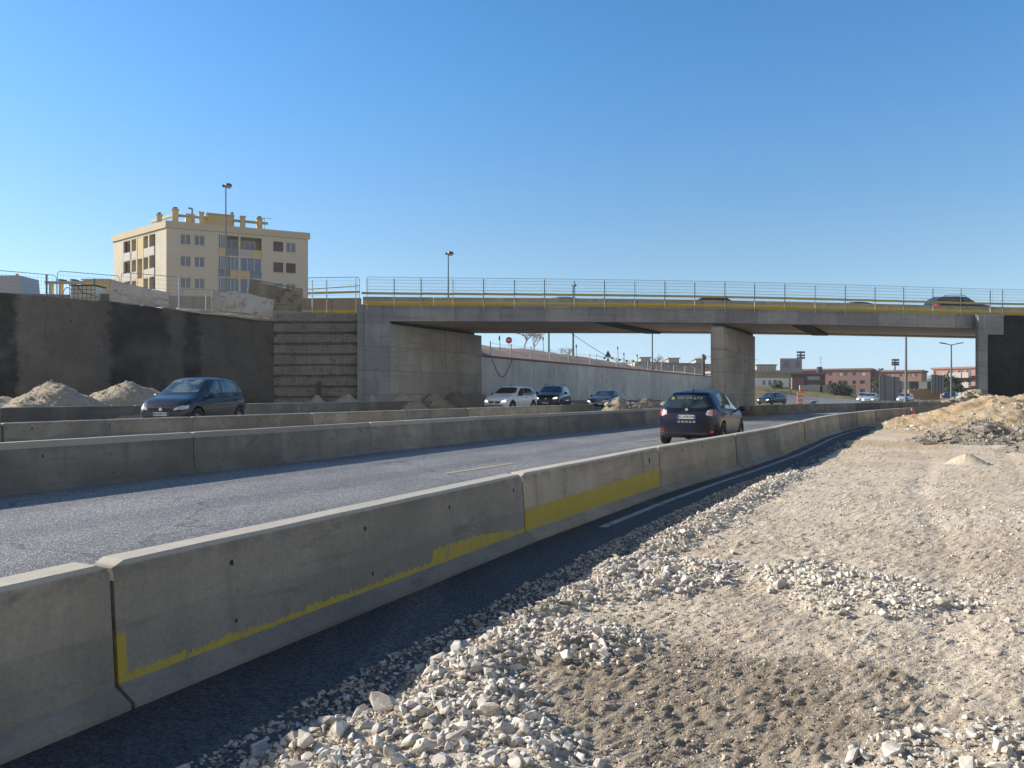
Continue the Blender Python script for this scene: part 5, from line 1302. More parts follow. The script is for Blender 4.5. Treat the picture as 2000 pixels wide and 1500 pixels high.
# ------------------------------------------------ vehicles (local: +X forward, z up, origin at ground centre)
def car_shape(kind):
    if kind == 'hatch':      # compact hatchback L,W,H
        return dict(L=3.70, W=1.62, H=1.54, top=[(-.5, .80), (-.485, 1.0), (-.455, 1.20), (-.41, 1.40), (-.33, 1.49), (-.15, 1.54), (.03, 1.52), (.10, 1.46), (.27, 1.05), (.31, .98), (.42, .88), (.475, .76), (.5, .58)],
                    belt=[(-.5, .80), (-.4, .96), (0, .90), (.28, .86), (.42, .78), (.5, .56)], wheels=(-.325, .325), wr=.30)
    if kind == 'bubble':     # rounder, taller electric hatch seen from behind
        return dict(L=4.05, W=1.76, H=1.56, top=[(-.5, .92), (-.488, 1.02), (-.455, 1.22), (-.415, 1.42), (-.36, 1.50), (-.18, 1.56), (.0, 1.55), (.09, 1.48), (.30, 1.02), (.35, .94), (.44, .82), (.48, .72), (.5, .58)],
                    belt=[(-.5, .88), (-.42, 1.02), (-.2, .99), (.1, .93), (.3, .88), (.42, .78), (.5, .56)], wheels=(-.315, .325), wr=.32)
    if kind == 'golf':
        return dict(L=3.97, W=1.68, H=1.46, top=[(-.5, .80), (-.485, .98), (-.45, 1.18), (-.40, 1.37), (-.31, 1.43), (-.12, 1.46), (.02, 1.44), (.09, 1.38), (.24, 1.02), (.28, .95), (.42, .86), (.475, .74), (.5, .56)],
                    belt=[(-.5, .80), (-.4, .95), (0, .90), (.26, .86), (.42, .76), (.5, .54)], wheels=(-.31, .325), wr=.31)
    if kind == 'suv':
        return dict(L=4.31, W=1.82, H=1.64, top=[(-.5, .95), (-.487, 1.15), (-.46, 1.38), (-.42, 1.54), (-.33, 1.60), (-.12, 1.64), (.03, 1.62), (.09, 1.56), (.21, 1.18), (.25, 1.12), (.42, 1.04), (.475, .92), (.5, .70)],
                    belt=[(-.5, .92), (-.4, 1.08), (0, 1.03), (.24, 1.01), (.42, .92), (.5, .68)], wheels=(-.31, .32), wr=.35)
    if kind == 'saloon':
        return dict(L=4.45, W=1.78, H=1.43, top=[(-.5, .80), (-.485, .96), (-.42, 1.03), (-.38, 1.06), (-.26, 1.33), (-.18, 1.40), (-.05, 1.43), (.05, 1.40), (.10, 1.34), (.23, .98), (.27, .92), (.42, .83), (.475, .70), (.5, .55)],
                    belt=[(-.5, .80), (-.4, .93), (0, .90), (.24, .86), (.42, .74), (.5, .53)], wheels=(-.31, .325), wr=.31)
def make_car(name, kind, mat, label, group=None, headlit=False, loc=(0, 0, 0), heading=0.0, detail=True, plate=None, rails=False, extra=None, wheels_in=True, cat='car', rearview=False):
    GL = M['carglass_light' if kind == 'hatch' and detail else 'carglass_dark']
    S = car_shape(kind); L, W, H = S['L'], S['W'], S['H']
    tp = S['top']; bt = S['belt']
    def smooth(pts):
        x = np.linspace(-.5, .5, 401); y = np.interp(x, [p[0] for p in pts], [p[1] for p in pts])
        k = np.ones(9) / 9; yp = np.pad(y, 4, mode='edge'); yy = np.convolve(yp, k, 'valid'); yp = np.pad(yy, 4, mode='edge'); return x, np.convolve(yp, k, 'valid')
    tx, tz = smooth(tp); bx, bz_ = smooth(bt)
    def top(u): return float(np.interp(u, tx, tz))
    def belt(u): return min(float(np.interp(u, bx, bz_)), top(u) - 0.03)
    def wid(u):
        a = abs(u); e = np.interp(a, [0, .30, .40, .45, .475, .49, .5], [1, .995, .965, .915, .86, .80, .72]); return W / 2 * float(e)
    def z0(u): return 0.20 + 0.10 * max(0, (abs(u) - .40) / .10) ** 1.5
    us = sorted(set(list(np.linspace(-.5, .5, 57)) + [-.497, .497, -.49, .49, -.482, .482]))
    def section(u):
        w = wid(u); t = top(u); b = belt(u); zz = z0(u); cab = max(0.0, min(1.0, (t - b - .06) / .38))
        wr_ = w * (0.90 - (0.25 if kind == 'bubble' else 0.165) * cab); zr = t - 0.045 - .035 * cab
        if zr < b + .01: zr = b + .01
        pts = [(0, zz), (w * .80, zz), (w * .93, zz + .03), (w * .975, zz + .16), (w * .99, zz + (b - zz) * .45), (w * 1.0, zz + (b - zz) * .66), (w * .985, b - .07), (w * .955, b - .012), (w * .93, b + .006)]
        y1, zb = w * .93, b + .006
        for f in (.25, .5, .75, .93): pts.append((y1 + (wr_ - y1) * (f ** 1.35), zb + (zr - zb) * f))
        pts += [(wr_ - .015, zr), (wr_ - .07, zr + (t - zr) * .55), (wr_ * .72, t - .012), (wr_ * .4, t), (0, t + .006)]
        return pts
    n = len(section(0)); vs = []; fs = []
    for u in us:
        s = section(u); x = u * L
        ring = [(x, y, z) for y, z in s] + [(x, -y, z) for y, z in s[-2:0:-1]]
        # rake the nose and tail a little
        vs += [(px_ - (0.05 * (z - .45) if u > .46 else 0) * (u - .46) / .04 , y, z) for px_, y, z in ring]
    rn = 2 * n - 2
    for i in range(len(us) - 1):
        for k in range(rn): fs.append((i * rn + k, i * rn + (k + 1) % rn, (i + 1) * rn + (k + 1) % rn, (i + 1) * rn + k))
    fs.append(tuple(range(rn))[::-1]); fs.append(tuple(range((len(us) - 1) * rn, len(us) * rn)))
    me = bpy.data.meshes.new('body'); me.from_pydata(vs, [], fs)
    bm = bmesh.new(); bm.from_mesh(me); bmesh.ops.recalc_face_normals(bm, faces=bm.faces)
    bvh = BVHTree.FromBMesh(bm); bm.to_mesh(me); bm.free()
    me.materials.append(mat); me.polygons.foreach_set('use_smooth', [True] * len(me.polygons))
    root = thing(name, label, cat, loc, heading, group)
    body = bpy.data.objects.new('body', me); COL.objects.link(body)
    wr = S['wr']
    if detail:
        mb = MB()
        for wx in S['wheels']:
            for sg in (1, -1): mb.tube((wx * L, sg * (W / 2 - .27), wr + .01), (wx * L, sg * (W / 2 + .12), wr + .01), wr + .055, n=28)
        cut = mb.build('cut', M['trim']); mod = body.modifiers.new('b', 'BOOLEAN'); mod.operation = 'DIFFERENCE'; mod.object = cut; mod.solver = 'EXACT'
        dg = bpy.context.evaluated_depsgraph_get(); nm = bpy.data.meshes.new_from_object(body.evaluated_get(dg)); body.modifiers.clear(); body.data = nm
        bpy.data.objects.remove(cut); nm.polygons.foreach_set('use_smooth', [True] * len(nm.polygons))
        if len(nm.materials) > 1: 
            pass
        try: nm.set_sharp_from_angle(angle=R(38))
        except Exception: pass
    body.parent = root
    # overlay patches by ray casting
    def patch(nm_, m_, bot, topl, mode, nx=10, ny=5, offs=0.005, parent=root, thick=0.012):
        """bot/topl polylines in the projection plane. mode side+/side-: (x,z) ; top: (x,y) ; front/rear: (y,z)"""
        def samp(pl, t):
            d = [0]
            for a, b in zip(pl[:-1], pl[1:]): d.append(d[-1] + math.hypot(b[0] - a[0], b[1] - a[1]))
            s = t * d[-1]
            return (float(np.interp(s, d, [p[0] for p in pl])), float(np.interp(s, d, [p[1] for p in pl])))
        V = []; inner = []
        for i in range(nx + 1):
            a = samp(bot, i / nx); b = samp(topl, i / nx)
            for j in range(ny + 1):
                t = j / ny; p = (a[0] * (1 - t) + b[0] * t, a[1] * (1 - t) + b[1] * t)
                if mode in ('L', 'Rr'):
                    sg = 1 if mode == 'L' else -1; o = Vector((p[0], sg * 3, p[1])); d = Vector((0, -sg, 0))
                elif mode == 'top': o = Vector((p[0], p[1], 4)); d = Vector((0, 0, -1))
                elif mode == 'front': o = Vector((4, p[0], p[1])); d = Vector((-1, 0, 0))
                else: o = Vector((-4, p[0], p[1])); d = Vector((1, 0, 0))
                h, nn, _, _ = bvh.ray_cast(o, d)
                if h is None: h = o + d * (3.2 if mode in ('L', 'Rr') else 4)
                V.append(h - d * offs); inner.append(h + d * thick)
        m = MB(); F = []
        for i in range(nx):
            for j in range(ny): q = i * (ny + 1) + j; F.append((q, q + 1, q + ny + 2, q + ny + 1))
        k = len(V); ed = [i * (ny + 1) for i in range(nx + 1)] + [nx * (ny + 1) + j for j in range(1, ny + 1)] + [i * (ny + 1) + ny for i in range(nx - 1, -1, -1)] + [j for j in range(ny - 1, 0, -1)]
        F2 = [(ed[i], ed[(i + 1) % len(ed)], k + ed[(i + 1) % len(ed)], k + ed[i]) for i in range(len(ed))]
        m.add(V + inner, F + F2); return m.build(nm_, m_, parent, smooth=False)
    def grow_(pl, qs, e=0.026):
        cx = sum(p[0] for p in pl + qs) / (len(pl) + len(qs)); cy = sum(p[1] for p in pl + qs) / (len(pl) + len(qs))
        def g(p):
            d = math.hypot(p[0] - cx, p[1] - cy) or 1; k = 1 + e * 1.3 / d; return (cx + (p[0] - cx) * k, cy + (p[1] - cy) * k)
        return [g(p) for p in pl], [g(p) for p in qs]
    def glass_patch(nm_, bot, topl, mode, nx, ny):
        b2, t2 = grow_(bot, topl); tr_ = patch('window_surround', M['trim'], b2, t2, mode, nx, ny, .003)
        return patch(nm_, GL, bot, topl, mode, nx, ny, .007)
    # find cabin limits
    def solve(fn, a, b):
        for _ in range(30):
            c = (a + b) / 2
            if fn(c): a = c
            else: b = c
        return a
    ws_bot = S['top'][-4][0] if kind not in ('x',) else .3     # windscreen base (fraction)
    ws_top = [p for p in S['top'] if p[0] > 0.05 and p[1] > S['H'] - .11][-1][0]
    ws_bot = [p for p in S['top'] if p[0] > ws_top][0][0]
    xb, xt = (ws_bot - .004) * L, (ws_top + .004) * L
    wb = wid(ws_bot) * .86; wt = wid(ws_top) * (.62 if kind == 'bubble' else .69)
    nb = 9
    botl = [(xb - .10 * (abs(t) ** 2.5) , t * wb) for t in np.linspace(-1, 1, nb)]
    topl_ = [(xt - .03 * t * t, t * wt) for t in np.linspace(-1, 1, nb)]
    glass_patch('windscreen', botl, topl_, 'top', 14, 6)
    # side windows
    def side_glass(sg):
        mode = 'L' if sg > 0 else 'Rr'
        u0 = -.36 if kind != 'saloon' else -.24; xs0 = u0 * L; xs1 = (ws_bot - .075) * L
        def tz_(x): return top(x / L) - .115
        def bz2(x): return belt(x / L) + .035
        pill = -.055 * L
        segs = [('front_window', pill + .045, xs1), ('rear_window', xs0 + .10, pill - .045)]
        for nm_, a, b in segs:
            xx = np.linspace(a, b, 9); bo = [(x, bz2(x)) for x in xx]
            tt = []
            for x in xx:
                z = tz_(x)
                if nm_ == 'front_window':   # follow the A pillar
                    za = bz2(xs1) + (x - xs1) / ((ws_top + .0) * L - .28 - xs1) * (tz_((ws_top) * L - .28) - bz2(xs1)); z = min(z, max(za, bz2(x) + .012))
                else:
                    zc = bz2(a) + .14 + (x - a) * 2.1; z = min(z, zc)
                tt.append((x, z))
            glass_patch(nm_, bo, tt, mode, 9, 4)
        # quarter light
        a, b = xs0 - .20, xs0 + .06
        if kind in ('hatch', 'suv', 'golf'): patch('quarter_light', GL, [(a, bz2(a) + .06), (b, bz2(b))], [(a + .10, bz2(a) + .20), (b, min(tz_(b), bz2(b) + .30))], mode, 4, 3)
        # door seams, handles, sill
        for x in (xs1 - .02, pill, xs0 + .28):
            patch('door_seam', M['trim'], [(x, .36), (x + .010, .36)], [(x, belt(x / L)), (x + .010, belt(x / L))], mode, 1, 6, .0015)
        for x in (pill - .16, xs0 + .34): patch('door_handle', M['trim'] if detail else M['trim'], [(x, .80 * belt(x / L) + .05), (x + .15, .80 * belt(x / L) + .06)], [(x, .80 * belt(x / L) + .085), (x + .15, .80 * belt(x / L) + .095)], mode, 3, 1, .022)
        patch('sill', M['trim'], [(-.24 * L, .215), (.24 * L, .215)], [(-.24 * L, .29), (.24 * L, .29)], mode, 6, 1, .004)
    for sg in (1, -1): side_glass(sg)
    # rear window
    if kind == 'saloon': patch('rear_screen', GL, [(-.37 * L, -wid(.37) * .80), (-.37 * L, 0), (-.37 * L, wid(.37) * .80)], [(-.255 * L, -wid(.25) * .66), (-.255 * L, 0), (-.255 * L, wid(.25) * .66)], 'top', 10, 5)
    else:
        zb1 = top(-.492) + .06; zt1 = top(-.40) - .03; w1 = W * (.365 if kind == 'bubble' else .39); w2 = W * (.30 if kind == 'bubble' else .335)
        patch('rear_screen', GL, [(w1, zb1 + .05), (w1 * .75, zb1), (0, zb1 - .02), (-w1 * .75, zb1), (-w1, zb1 + .05)], [(w2, zt1 - .04), (w2 * .7, zt1), (0, zt1 + .01), (-w2 * .7, zt1), (-w2, zt1 - .04)], 'rear', 14, 6)
    # lamps
    hm = M['headlit'] if headlit else M['headlamp']
    zf = top(.475)
    for sg in (1, -1):
        w = W / 2
        zz = zf - .15
        h = patch('headlight', hm, [(sg * w * .50, zz - .035), (sg * w * .83, zz - .02)], [(sg * w * .58, zz + .045), (sg * w * .80, zz + .10)], 'front', 6, 3, .008)
        if detail:
            md = 'L' if sg > 0 else 'Rr'
            patch('headlight', M['headlamp'], [(.445 * L, zz + .01), (.474 * L, zz - .01)], [(.43 * L, zz + .11), (.474 * L, zz + .085)], md, 4, 2, .008)
        zt2 = top(-.49) - (.06 if kind != 'bubble' else .04)
        patch('tail_light', M['tailclear'] if kind == 'bubble' else M['tail'], [(sg * w * .60, zt2 - .10), (sg * w * .80, zt2 - .14)], [(sg * w * .64, zt2 + .02), (sg * w * .78, zt2 + .05)], 'rear', 4, 4, .010)
        md = 'L' if sg > 0 else 'Rr'
        patch('tail_light', M['tail'], [(-.482 * L, zt2 - .14), (-.445 * L, zt2 - .05)], [(-.482 * L, zt2 + .03), (-.44 * L, zt2 + .05)], md, 4, 3, .008)
        # mirror
        x = (ws_bot - .10) * L; zm = belt(ws_bot - .10) + .09; y = wid(ws_bot - .1)
        m = MB(); 
        V = []; 
        for k in range(7):
            a = k / 6; sc_ = math.sin(math.pi * (0.12 + .8 * a)) 
            for t in range(8): th = 2 * math.pi * t / 8; V.append((x + .10 * sc_ * math.cos(th) * .6 + .02, sg * (y - .01 + .22 * a), zm + .085 * sc_ * math.sin(th)))
        F = [(k * 8 + t, k * 8 + (t + 1) % 8, (k + 1) * 8 + (t + 1) % 8, (k + 1) * 8 + t) for k in range(6) for t in range(8)] + [tuple(range(8)), tuple(range(48, 56))[::-1]]
        m.add(V, F); m.tube((x - .02, sg * (y - .12), zm - .06), (x, sg * (y + .03), zm - .03), .025, n=6)
        m.build('mirror', M['trim'] if mat is not M['p_white'] else M['trim'], root, smooth=True)
    # grille / lower intake, bumpers
    patch('grille', M['trim'], [(-W * .22, zf - .23), (0, zf - .24), (W * .22, zf - .23)], [(-W * .24, zf - .14), (0, zf - .125), (W * .24, zf - .14)], 'front', 8, 2, .006)
    patch('lower_grille', M['trim'], [(-W * .30, .27), (W * .30, .27)], [(-W * .33, .38), (W * .33, .38)], 'front', 6, 2, .006)
    patch('rear_bumper', M['trim'], [(-W * .40, .27), (W * .40, .27)], [(-W * .40, .37), (W * .40, .37)], 'rear', 8, 2, .010)
    m = MB(); m.lathe([(0, .01), (.05, .01), (.055, 0), (0, 0)], 'X', (L / 2 + .0, 0, zf - .165), 12); m.build('badge', M['chrome'], root)
    # plates
    def plate_at(front, z, text):
        sg = 1 if front else -1; x = (bvh.ray_cast(Vector((sg * 4, 0, z)), Vector((-sg, 0, 0)))[0].x) + sg * .022
        m = MB(); m.box((x, 0, z), (.012, .52, .11)); p = m.build('number_plate', M['plate'], root)
        m = MB(); m.box((x + sg * .007, sg * (-.238) * (1 if not front else 1) * (1), z), (.004, .044, .11)); m.box((x + sg * .007, sg * .238, z), (.004, .044, .11)); m.build('blue_strip', M['plate_blue'], p)
        if text: text_on(text, (x + sg * .011, 0, z), .095, sg, M['text_dark'], p)
    def text_on(s, at, size, sg, mt, parent, nm='lettering', tilt=0.0, sx=1.0):
        cu = bpy.data.curves.new('txt', 'FONT'); cu.body = s; cu.align_x = 'CENTER'; cu.align_y = 'CENTER'; cu.size = size; cu.extrude = 0.001; cu.resolution_u = 2
        t = bpy.data.objects.new('txt', cu); COL.objects.link(t); dg = bpy.context.evaluated_depsgraph_get(); me_ = bpy.data.meshes.new_from_object(t.evaluated_get(dg)); bpy.data.objects.remove(t)
        o = bpy.data.objects.new(nm, me_); COL.objects.link(o); me_.materials.clear(); me_.materials.append(mt); o.parent = parent
        o.location = at; o.scale = (sx, 1, 1)
        o.rotation_euler = (R(90) - tilt, 0, R(90) if sg > 0 else R(-90)); return o
    root_text = text_on
    if detail:
        plate_at(True, .44, plate[0] if plate else None); plate_at(False, .80 if kind == 'bubble' else .72, plate[1] if plate else None)
    # wheels
    for wx in S['wheels']:
        for sg in (1, -1):
            cy = sg * (W / 2 - .10); m = MB()
            m.lathe([(wr * .62, -.09), (wr * .93, -.10), (wr, -.07), (wr, .07), (wr * .93, .10), (wr * .62, .09), (wr * .62, -.09)], 'Y', (wx * L, cy, wr), 26)
            ty = m.build('wheel', M['black'], root, smooth=True)
            m = MB(); m.lathe([(0.0, .03), (wr * .15, .05), (wr * .16, .02), (wr * .55, .01), (wr * .61, .06), (wr * .62, -.06), (0, -.06)] if sg > 0 else [(0.0, -.03), (wr * .15, -.05), (wr * .16, -.02), (wr * .55, -.01), (wr * .61, -.06), (wr * .62, .06), (0, .06)], 'Y', (wx * L, cy, wr), 26)
            for k in range(5):
                a = 2 * math.pi * k / 5; m.box((wx * L + wr * .34 * math.cos(a), cy + sg * .035, wr + wr * .34 * math.sin(a)), (wr * .5, .03, .05), ry=-a)
            m.build('rim', M['rim'], ty)
    if rails:
        for sg in (1, -1):
            m = MB(); z = H + .03; y = sg * W * .335
            pts_ = [(-.34 * L, y, z - .06), (-.30 * L, y, z), (-.1 * L, y, z + .02), (.0, y, z + .01), (.045 * L, y, z - .06)]
            m.path(pts_, .022, 6); m.build('roof_rail', M['trim'], root)
    m = MB(); ax = (-.30 if rearview else .02) * L; zt_ = top(ax / L); m.tube((ax, 0, zt_ - .01), (ax + (-.04 if rearview else -.10), 0, zt_ + (.24 if rearview else .13)), .010, .004, 6); m.box((ax, 0, zt_ + .01), (.07, .05, .03)); m.build('aerial', M['trim'], root)
    if extra: extra(root, text_on, patch, bvh, top, L, W)
    return root
def pose(px, Y, z, deg):   # heading measured from +X axis, degrees
    p = pt(px, Y, z); return dict(loc=p, heading=R(deg))
# navy car on our road, going away
def ex_navy(root, text_on, patch, bvh, top, L, W):
    def at(y, z): h = bvh.ray_cast(Vector((-4, y, z)), Vector((1, 0, 0)))[0]; return (h.x - .012, y, z)
    text_on('03 04 20 26 40', at(0, .665), .085, -1, M['text_pale'], root, sx=.95)
    a = at(0, 1.30); t = text_on('MOPEASY', (a[0] - .01, -.05, 1.30), .15, -1, M['text_pale'], root, tilt=-R(24), sx=1.1)
    m = MB(); b = at(.44, 1.30); m.lathe([(0, 0), (.05, 0), (.05, -.012), (0, -.012)], 'X', (b[0] + .0, .43, 1.30), 14); m.build('round_sticker', M['green_mark'], root)
    m = MB(); c = at(0, 1.0); m.lathe([(0, -.012), (.05, -.012), (.05, 0), (0, 0)], 'X', (c[0], 0, 1.00), 4); m.build('rear_badge', M['chrome'], root)
    m = MB(); 
    for (y, z) in ((.45, .40), (-.45, .40)): p = at(y * 1.45, z); m.box((p[0] + .015, y * 1.45, z), (.03, .16, .06))
    m.build('reflector', M['tail'], root)
    patch('spoiler', M['p_navy'], [(.52, 1.44), (0, 1.455), (-.52, 1.44)], [(.50, 1.475), (0, 1.495), (-.50, 1.475)], 'rear', 10, 2, .10, thick=.0)
make_car('car', 'bubble', M['p_navy'], 'dark navy hatchback driving away on the near road, phone number on its tailgate', rearview=True, extra=ex_navy, plate=('', 'FC-478-MA'), **pose(1374, 22.9, 0.0, 90 - 27))
make_car('car', 'hatch', M['p_blue'], 'dark blue hatchback coming from under the bridge, in front of the sand heaps', plate=('EB-638-TC', ''), **pose(384, 23.9, 0.41, -90 - 9))
make_car('car', 'golf', M['p_white'], 'white hatchback leading the dark cars in front of the left abutment', headlit=True, **pose(999, 45.0, 0.41, -90 - 29))
make_car('car', 'suv', M['p_black'], 'black off-roader with roof rails right behind the white hatchback', rails=True, headlit=True, **pose(1080, 53, 0.36, -90 - 16))
make_car('car', 'saloon', M['p_grey'], 'charcoal saloon beside the rubble pile, behind the black off-roader', headlit=True, **pose(1185, 58.5, 0.29, -90 - 27))
far = 'distant cars seen under the right bridge span'
make_car('car', 'saloon', M['p_teal'], 'dark teal saloon just right of the pier, far off', far, True, detail=False, **pose(1508, 92, 0.12, -90 - 48))
make_car('car', 'golf', M['p_silver'], 'silver car in front of the left end of the wider noise barrier', far, True, detail=False, **pose(1700, 104, 0.03, -90 - 35))
make_car('car', 'hatch', M['p_silver'], 'silver car half hidden behind another silver one, left of the wide noise barrier', far, True, detail=False, **pose(1688, 112, 0.03, -90 - 35))
make_car('car', 'golf', M['p_silver'], 'silver blue car behind the foot of the tall lamp post', far, True, detail=False, **pose(1768, 108, 0.02, -90 - 38))
make_car('car', 'suv', M['p_black'], 'black car behind the foot of the double-armed lamp post', far, False, detail=False, **pose(1856, 112, 0.02, -90 - 40))
bh = math.degrees(math.atan2(BU.y, BU.x)); bd = 'cars crossing the bridge'
def bridge_car(px, Y, kind, mat, label, flip, rails=False, dz=0.0):
    p = pt(px, Y); s = (Vector((p[0], p[1], 0)) - B0).dot(BU) 
    make_car('car', kind, M[mat], label, bd, False, loc=(p[0], p[1], bz(s) + DECK + .02 + dz), heading=R(bh + (180 if flip else 0)), detail=False, rails=rails)
bridge_car(1870, 52.6, 'suv', 'p_black', 'black estate with roof rails crossing the bridge near its right end', False, True)
bridge_car(1400, 51.8, 'saloon', 'p_black', 'dark car crossing the bridge above the central pier', False)
bridge_car(1092, 51.9, 'saloon', 'p_silver', 'car whose pale roof shows over the parapet above the left span', True)
bridge_car(1664, 54.2, 'saloon', 'p_grey', 'car whose roof barely shows over the parapet of the right span', True)
# ------------------------------------------------ lamp posts and poles
def lamp(px, Y, zb, ytop, label, side=1, mat='grey_pole', r=0.07, head=True, arm=0.5, group='street lamps above the bridge and road'):
    x, y, _ = pt(px, Y); zt = zat(ytop, Y); t = thing('street_lamp', label, 'street lamp', (x, y, zb), 0, group)
    m = MB(); h = zt - zb; m.tube((0, 0, 0), (0, 0, h), r, r * .6, 8); m.tube((0, 0, 0), (0, 0, .9), r * 1.7, r * 1.7, 8)
    if head: m.tube((0, 0, h - .05), (side * arm, 0, h + .10), r * .55, n=6)
    m.build('pole', M[mat], t)
    if head:
        m = MB(); m.lathe([(0, .17), (.12, .15), (.21, .09), (.24, 0), (.22, -.02)], 'Z', (side * (arm + .12), 0, h + .10), 14); m.box((side * (arm - .1), 0, h + .10), (.3, .16, .14)); m.build('lamp_head', M['lamp_dark'], t)
        m = MB(); m.lathe([(.21, -.02), (.18, -.10), (.09, -.15), (0, -.16)], 'Z', (side * (arm + .12), 0, h + .10), 14); m.build('lamp_bowl', M['lamp_glass'], t, smooth=True)
    return t
lamp(441, 50, 4.7, 366, 'tall street lamp standing in front of the cream apartment block', arm=.05)
lamp(875.5, 57, 4.4, 498, 'street lamp rising behind the left half of the bridge', arm=.05)
lamp(1119.5, 98, 4.2, 559, 'farther street lamp whose head shows inside the bridge fence', mat='green_pole', r=.14, arm=.1)
for px, Y, yt, mt, lab in ((1072, 80, 600, 'green_pole', 'green pole on the earth bank left of the farther street lamp'), (1274, 100, 600, 'grey_pole', 'grey pole in front of the far roof huts'),):
    x, y, _ = pt(px, Y); m = MB(); m.tube((0, 0, 0), (0, 0, zat(yt, Y) - 4.4), .10, .08, 8); m.tube((0, 0, 0), (0, 0, .5), .16, n=8); tag(m.build('pole', M[mt], None, (x, y, 4.4)), lab, 'pole')
lamp(1769.5, 84, 0, 600, 'tall dark lamp post whose top is hidden by the bridge', mat='grey_pole', r=.15, arm=.6)
x, y, _ = pt(1858, 95); zt = zat(673, 95); t = thing('street_lamp', 'double-armed grey street lamp near the right abutment', 'street lamp', (x, y, 0), 0, 'street lamps above the bridge and road')
m = MB(); m.tube((0, 0, 0), (0, 0, zt), .13, .08, 8)
for sg in (1, -1): m.tube((0, 0, zt - .05), (sg * .75, 0, zt + .10), .05, n=6)
m.build('pole', M['grey_pole'], t)
for sg in (1, -1): m = MB(); m.box((sg * 1.05, 0, zt + .17), (.75, .3, .11), ry=-sg * .14); m.build('lamp_head', M['lamp_dark'], t)
# wooden pole with wires
x, y, _ = pt(1374, 118); t = thing('utility_pole', 'short tarred timber pole with wires beside the pier', 'utility pole', (x, y, 4.2))
m = MB(); zt = zat(692, 118) - 4.2; m.tube((0, 0, -.5), (0, 0, zt), .26, .22, 8); m.box((.2, -.1, zt - .5), (.3, .5, .4)); m.build('pole', M['wood_dark'], t)
m = MB(); p0 = Vector((0, 0, zt - .15)); p1 = Vector(pt(1100, 78, zat(640, 78))) - t.location
m.path([tuple(p0.lerp(p1, k / 16) - Vector((0, 0, 3.4 * math.sin(math.pi * k / 16)))) for k in range(17)], .03, 4)
p1 = Vector(pt(1480, 150, zat(702, 150))) - t.location; m.path([tuple(p0.lerp(p1, k / 8) - Vector((0, 0, .5 * math.sin(math.pi * k / 8)))) for k in range(9)], .03, 4)
m.build('wire', M['lamp_dark'], t)
# garland of small lamps
m = MB(); a = Vector(pt(1165, 90, zat(692, 90))); b = Vector(pt(1262, 104, zat(707, 104)))
pts_ = [a.lerp(b, k / 14) - Vector((0, 0, .25 * abs(math.sin(math.pi * k / 3.5)))) for k in range(15)]
m.path([tuple(p) for p in pts_], .02, 4)
for k in (2, 4, 6, 8, 10, 12): m.lathe([(0, -.2), (.12, -.16), (.16, 0), (.05, .08), (0, .08)], 'Z', tuple(pts_[k]), 8)
for k in (0, 7, 14): m.tube(tuple(pts_[k] - Vector((0, 0, 2.0))), tuple(pts_[k]), .03, n=4)
tag(m.build('lamp_garland', M['lamp_dark']), 'cord of small hanging site lamps right of the triangular sign', 'string lights')
for px, y0, y1, Y in ((1127, 672, 692, 82), (1208, 676, 702, 92), (1220, 688, 706, 96), (1246, 691, 708, 100), (977, 655, 672, 66), (1062, 657, 684, 78)):
    p = pt(px, Y, zat(y1 + 12, Y)); q = pt(px - 1.5, Y, zat(y0, Y)); m = MB(); m.tube((0, 0, 0), (q[0] - p[0], 0, q[2] - p[2]), .03, n=5); m.box((q[0] - p[0], 0, q[2] - p[2] - .25), (.14, .1, .3))
    tag(m.build('site_stake', M['lamp_dark'], None, p), 'thin site stake standing on the earth bank beyond the bridge', 'stake', 'site stakes on the earth bank')
# signs
x, y, _ = pt(994, 64); zc = zat(664.5, 64); t = thing('no_entry_sign', 'round red no entry sign on the earth bank', 'road sign', (x, y, 5.2))
m = MB(); m.tube((0, .05, 0), (0, .05, zc - 5.2 + .1), .03, n=6); m.build('post', M['steel'], t)
m = MB(); m.lathe([(0, -.03), (.27, -.03), (.27, 0), (0, 0)], 'Y', (0, 0, zc - 5.2), 24); m.build('sign_face', M['red'], t)
m = MB(); m.box((0, -.036, zc - 5.2), (.38, .008, .09)); m.build('white_bar', M['white'], t)
x, y, _ = pt(1187.5, 84); zb = zat(697, 84); zt = zat(684, 84); t = thing('warning_sign', 'dark back of a triangular warning sign on the earth bank', 'road sign', (x, y, 5.2))
m = MB(); m.tube((0, .05, -.5), (0, .05, zt - 5.3), .035, n=6); m.build('post', M['steel'], t)
def tri(w, z0, z1): return [(-w, -.02, z0), (w, -.02, z0), (0, -.02, z1), (-w, .02, z0), (w, .02, z0), (0, .02, z1)]
TF = [(0, 1, 2), (5, 4, 3), (0, 3, 4, 1), (1, 4, 5, 2), (2, 5, 3, 0)]
m = MB(); m.add(tri(.36, zb - 5.2, zt - 5.2), TF); m.build('sign_plate', M['sign_back'], t)
m = MB(); m.add(tri(.18, zb - 5.65, zb - 5.25), TF); m.build('lower_plate', M['sign_back'], t)
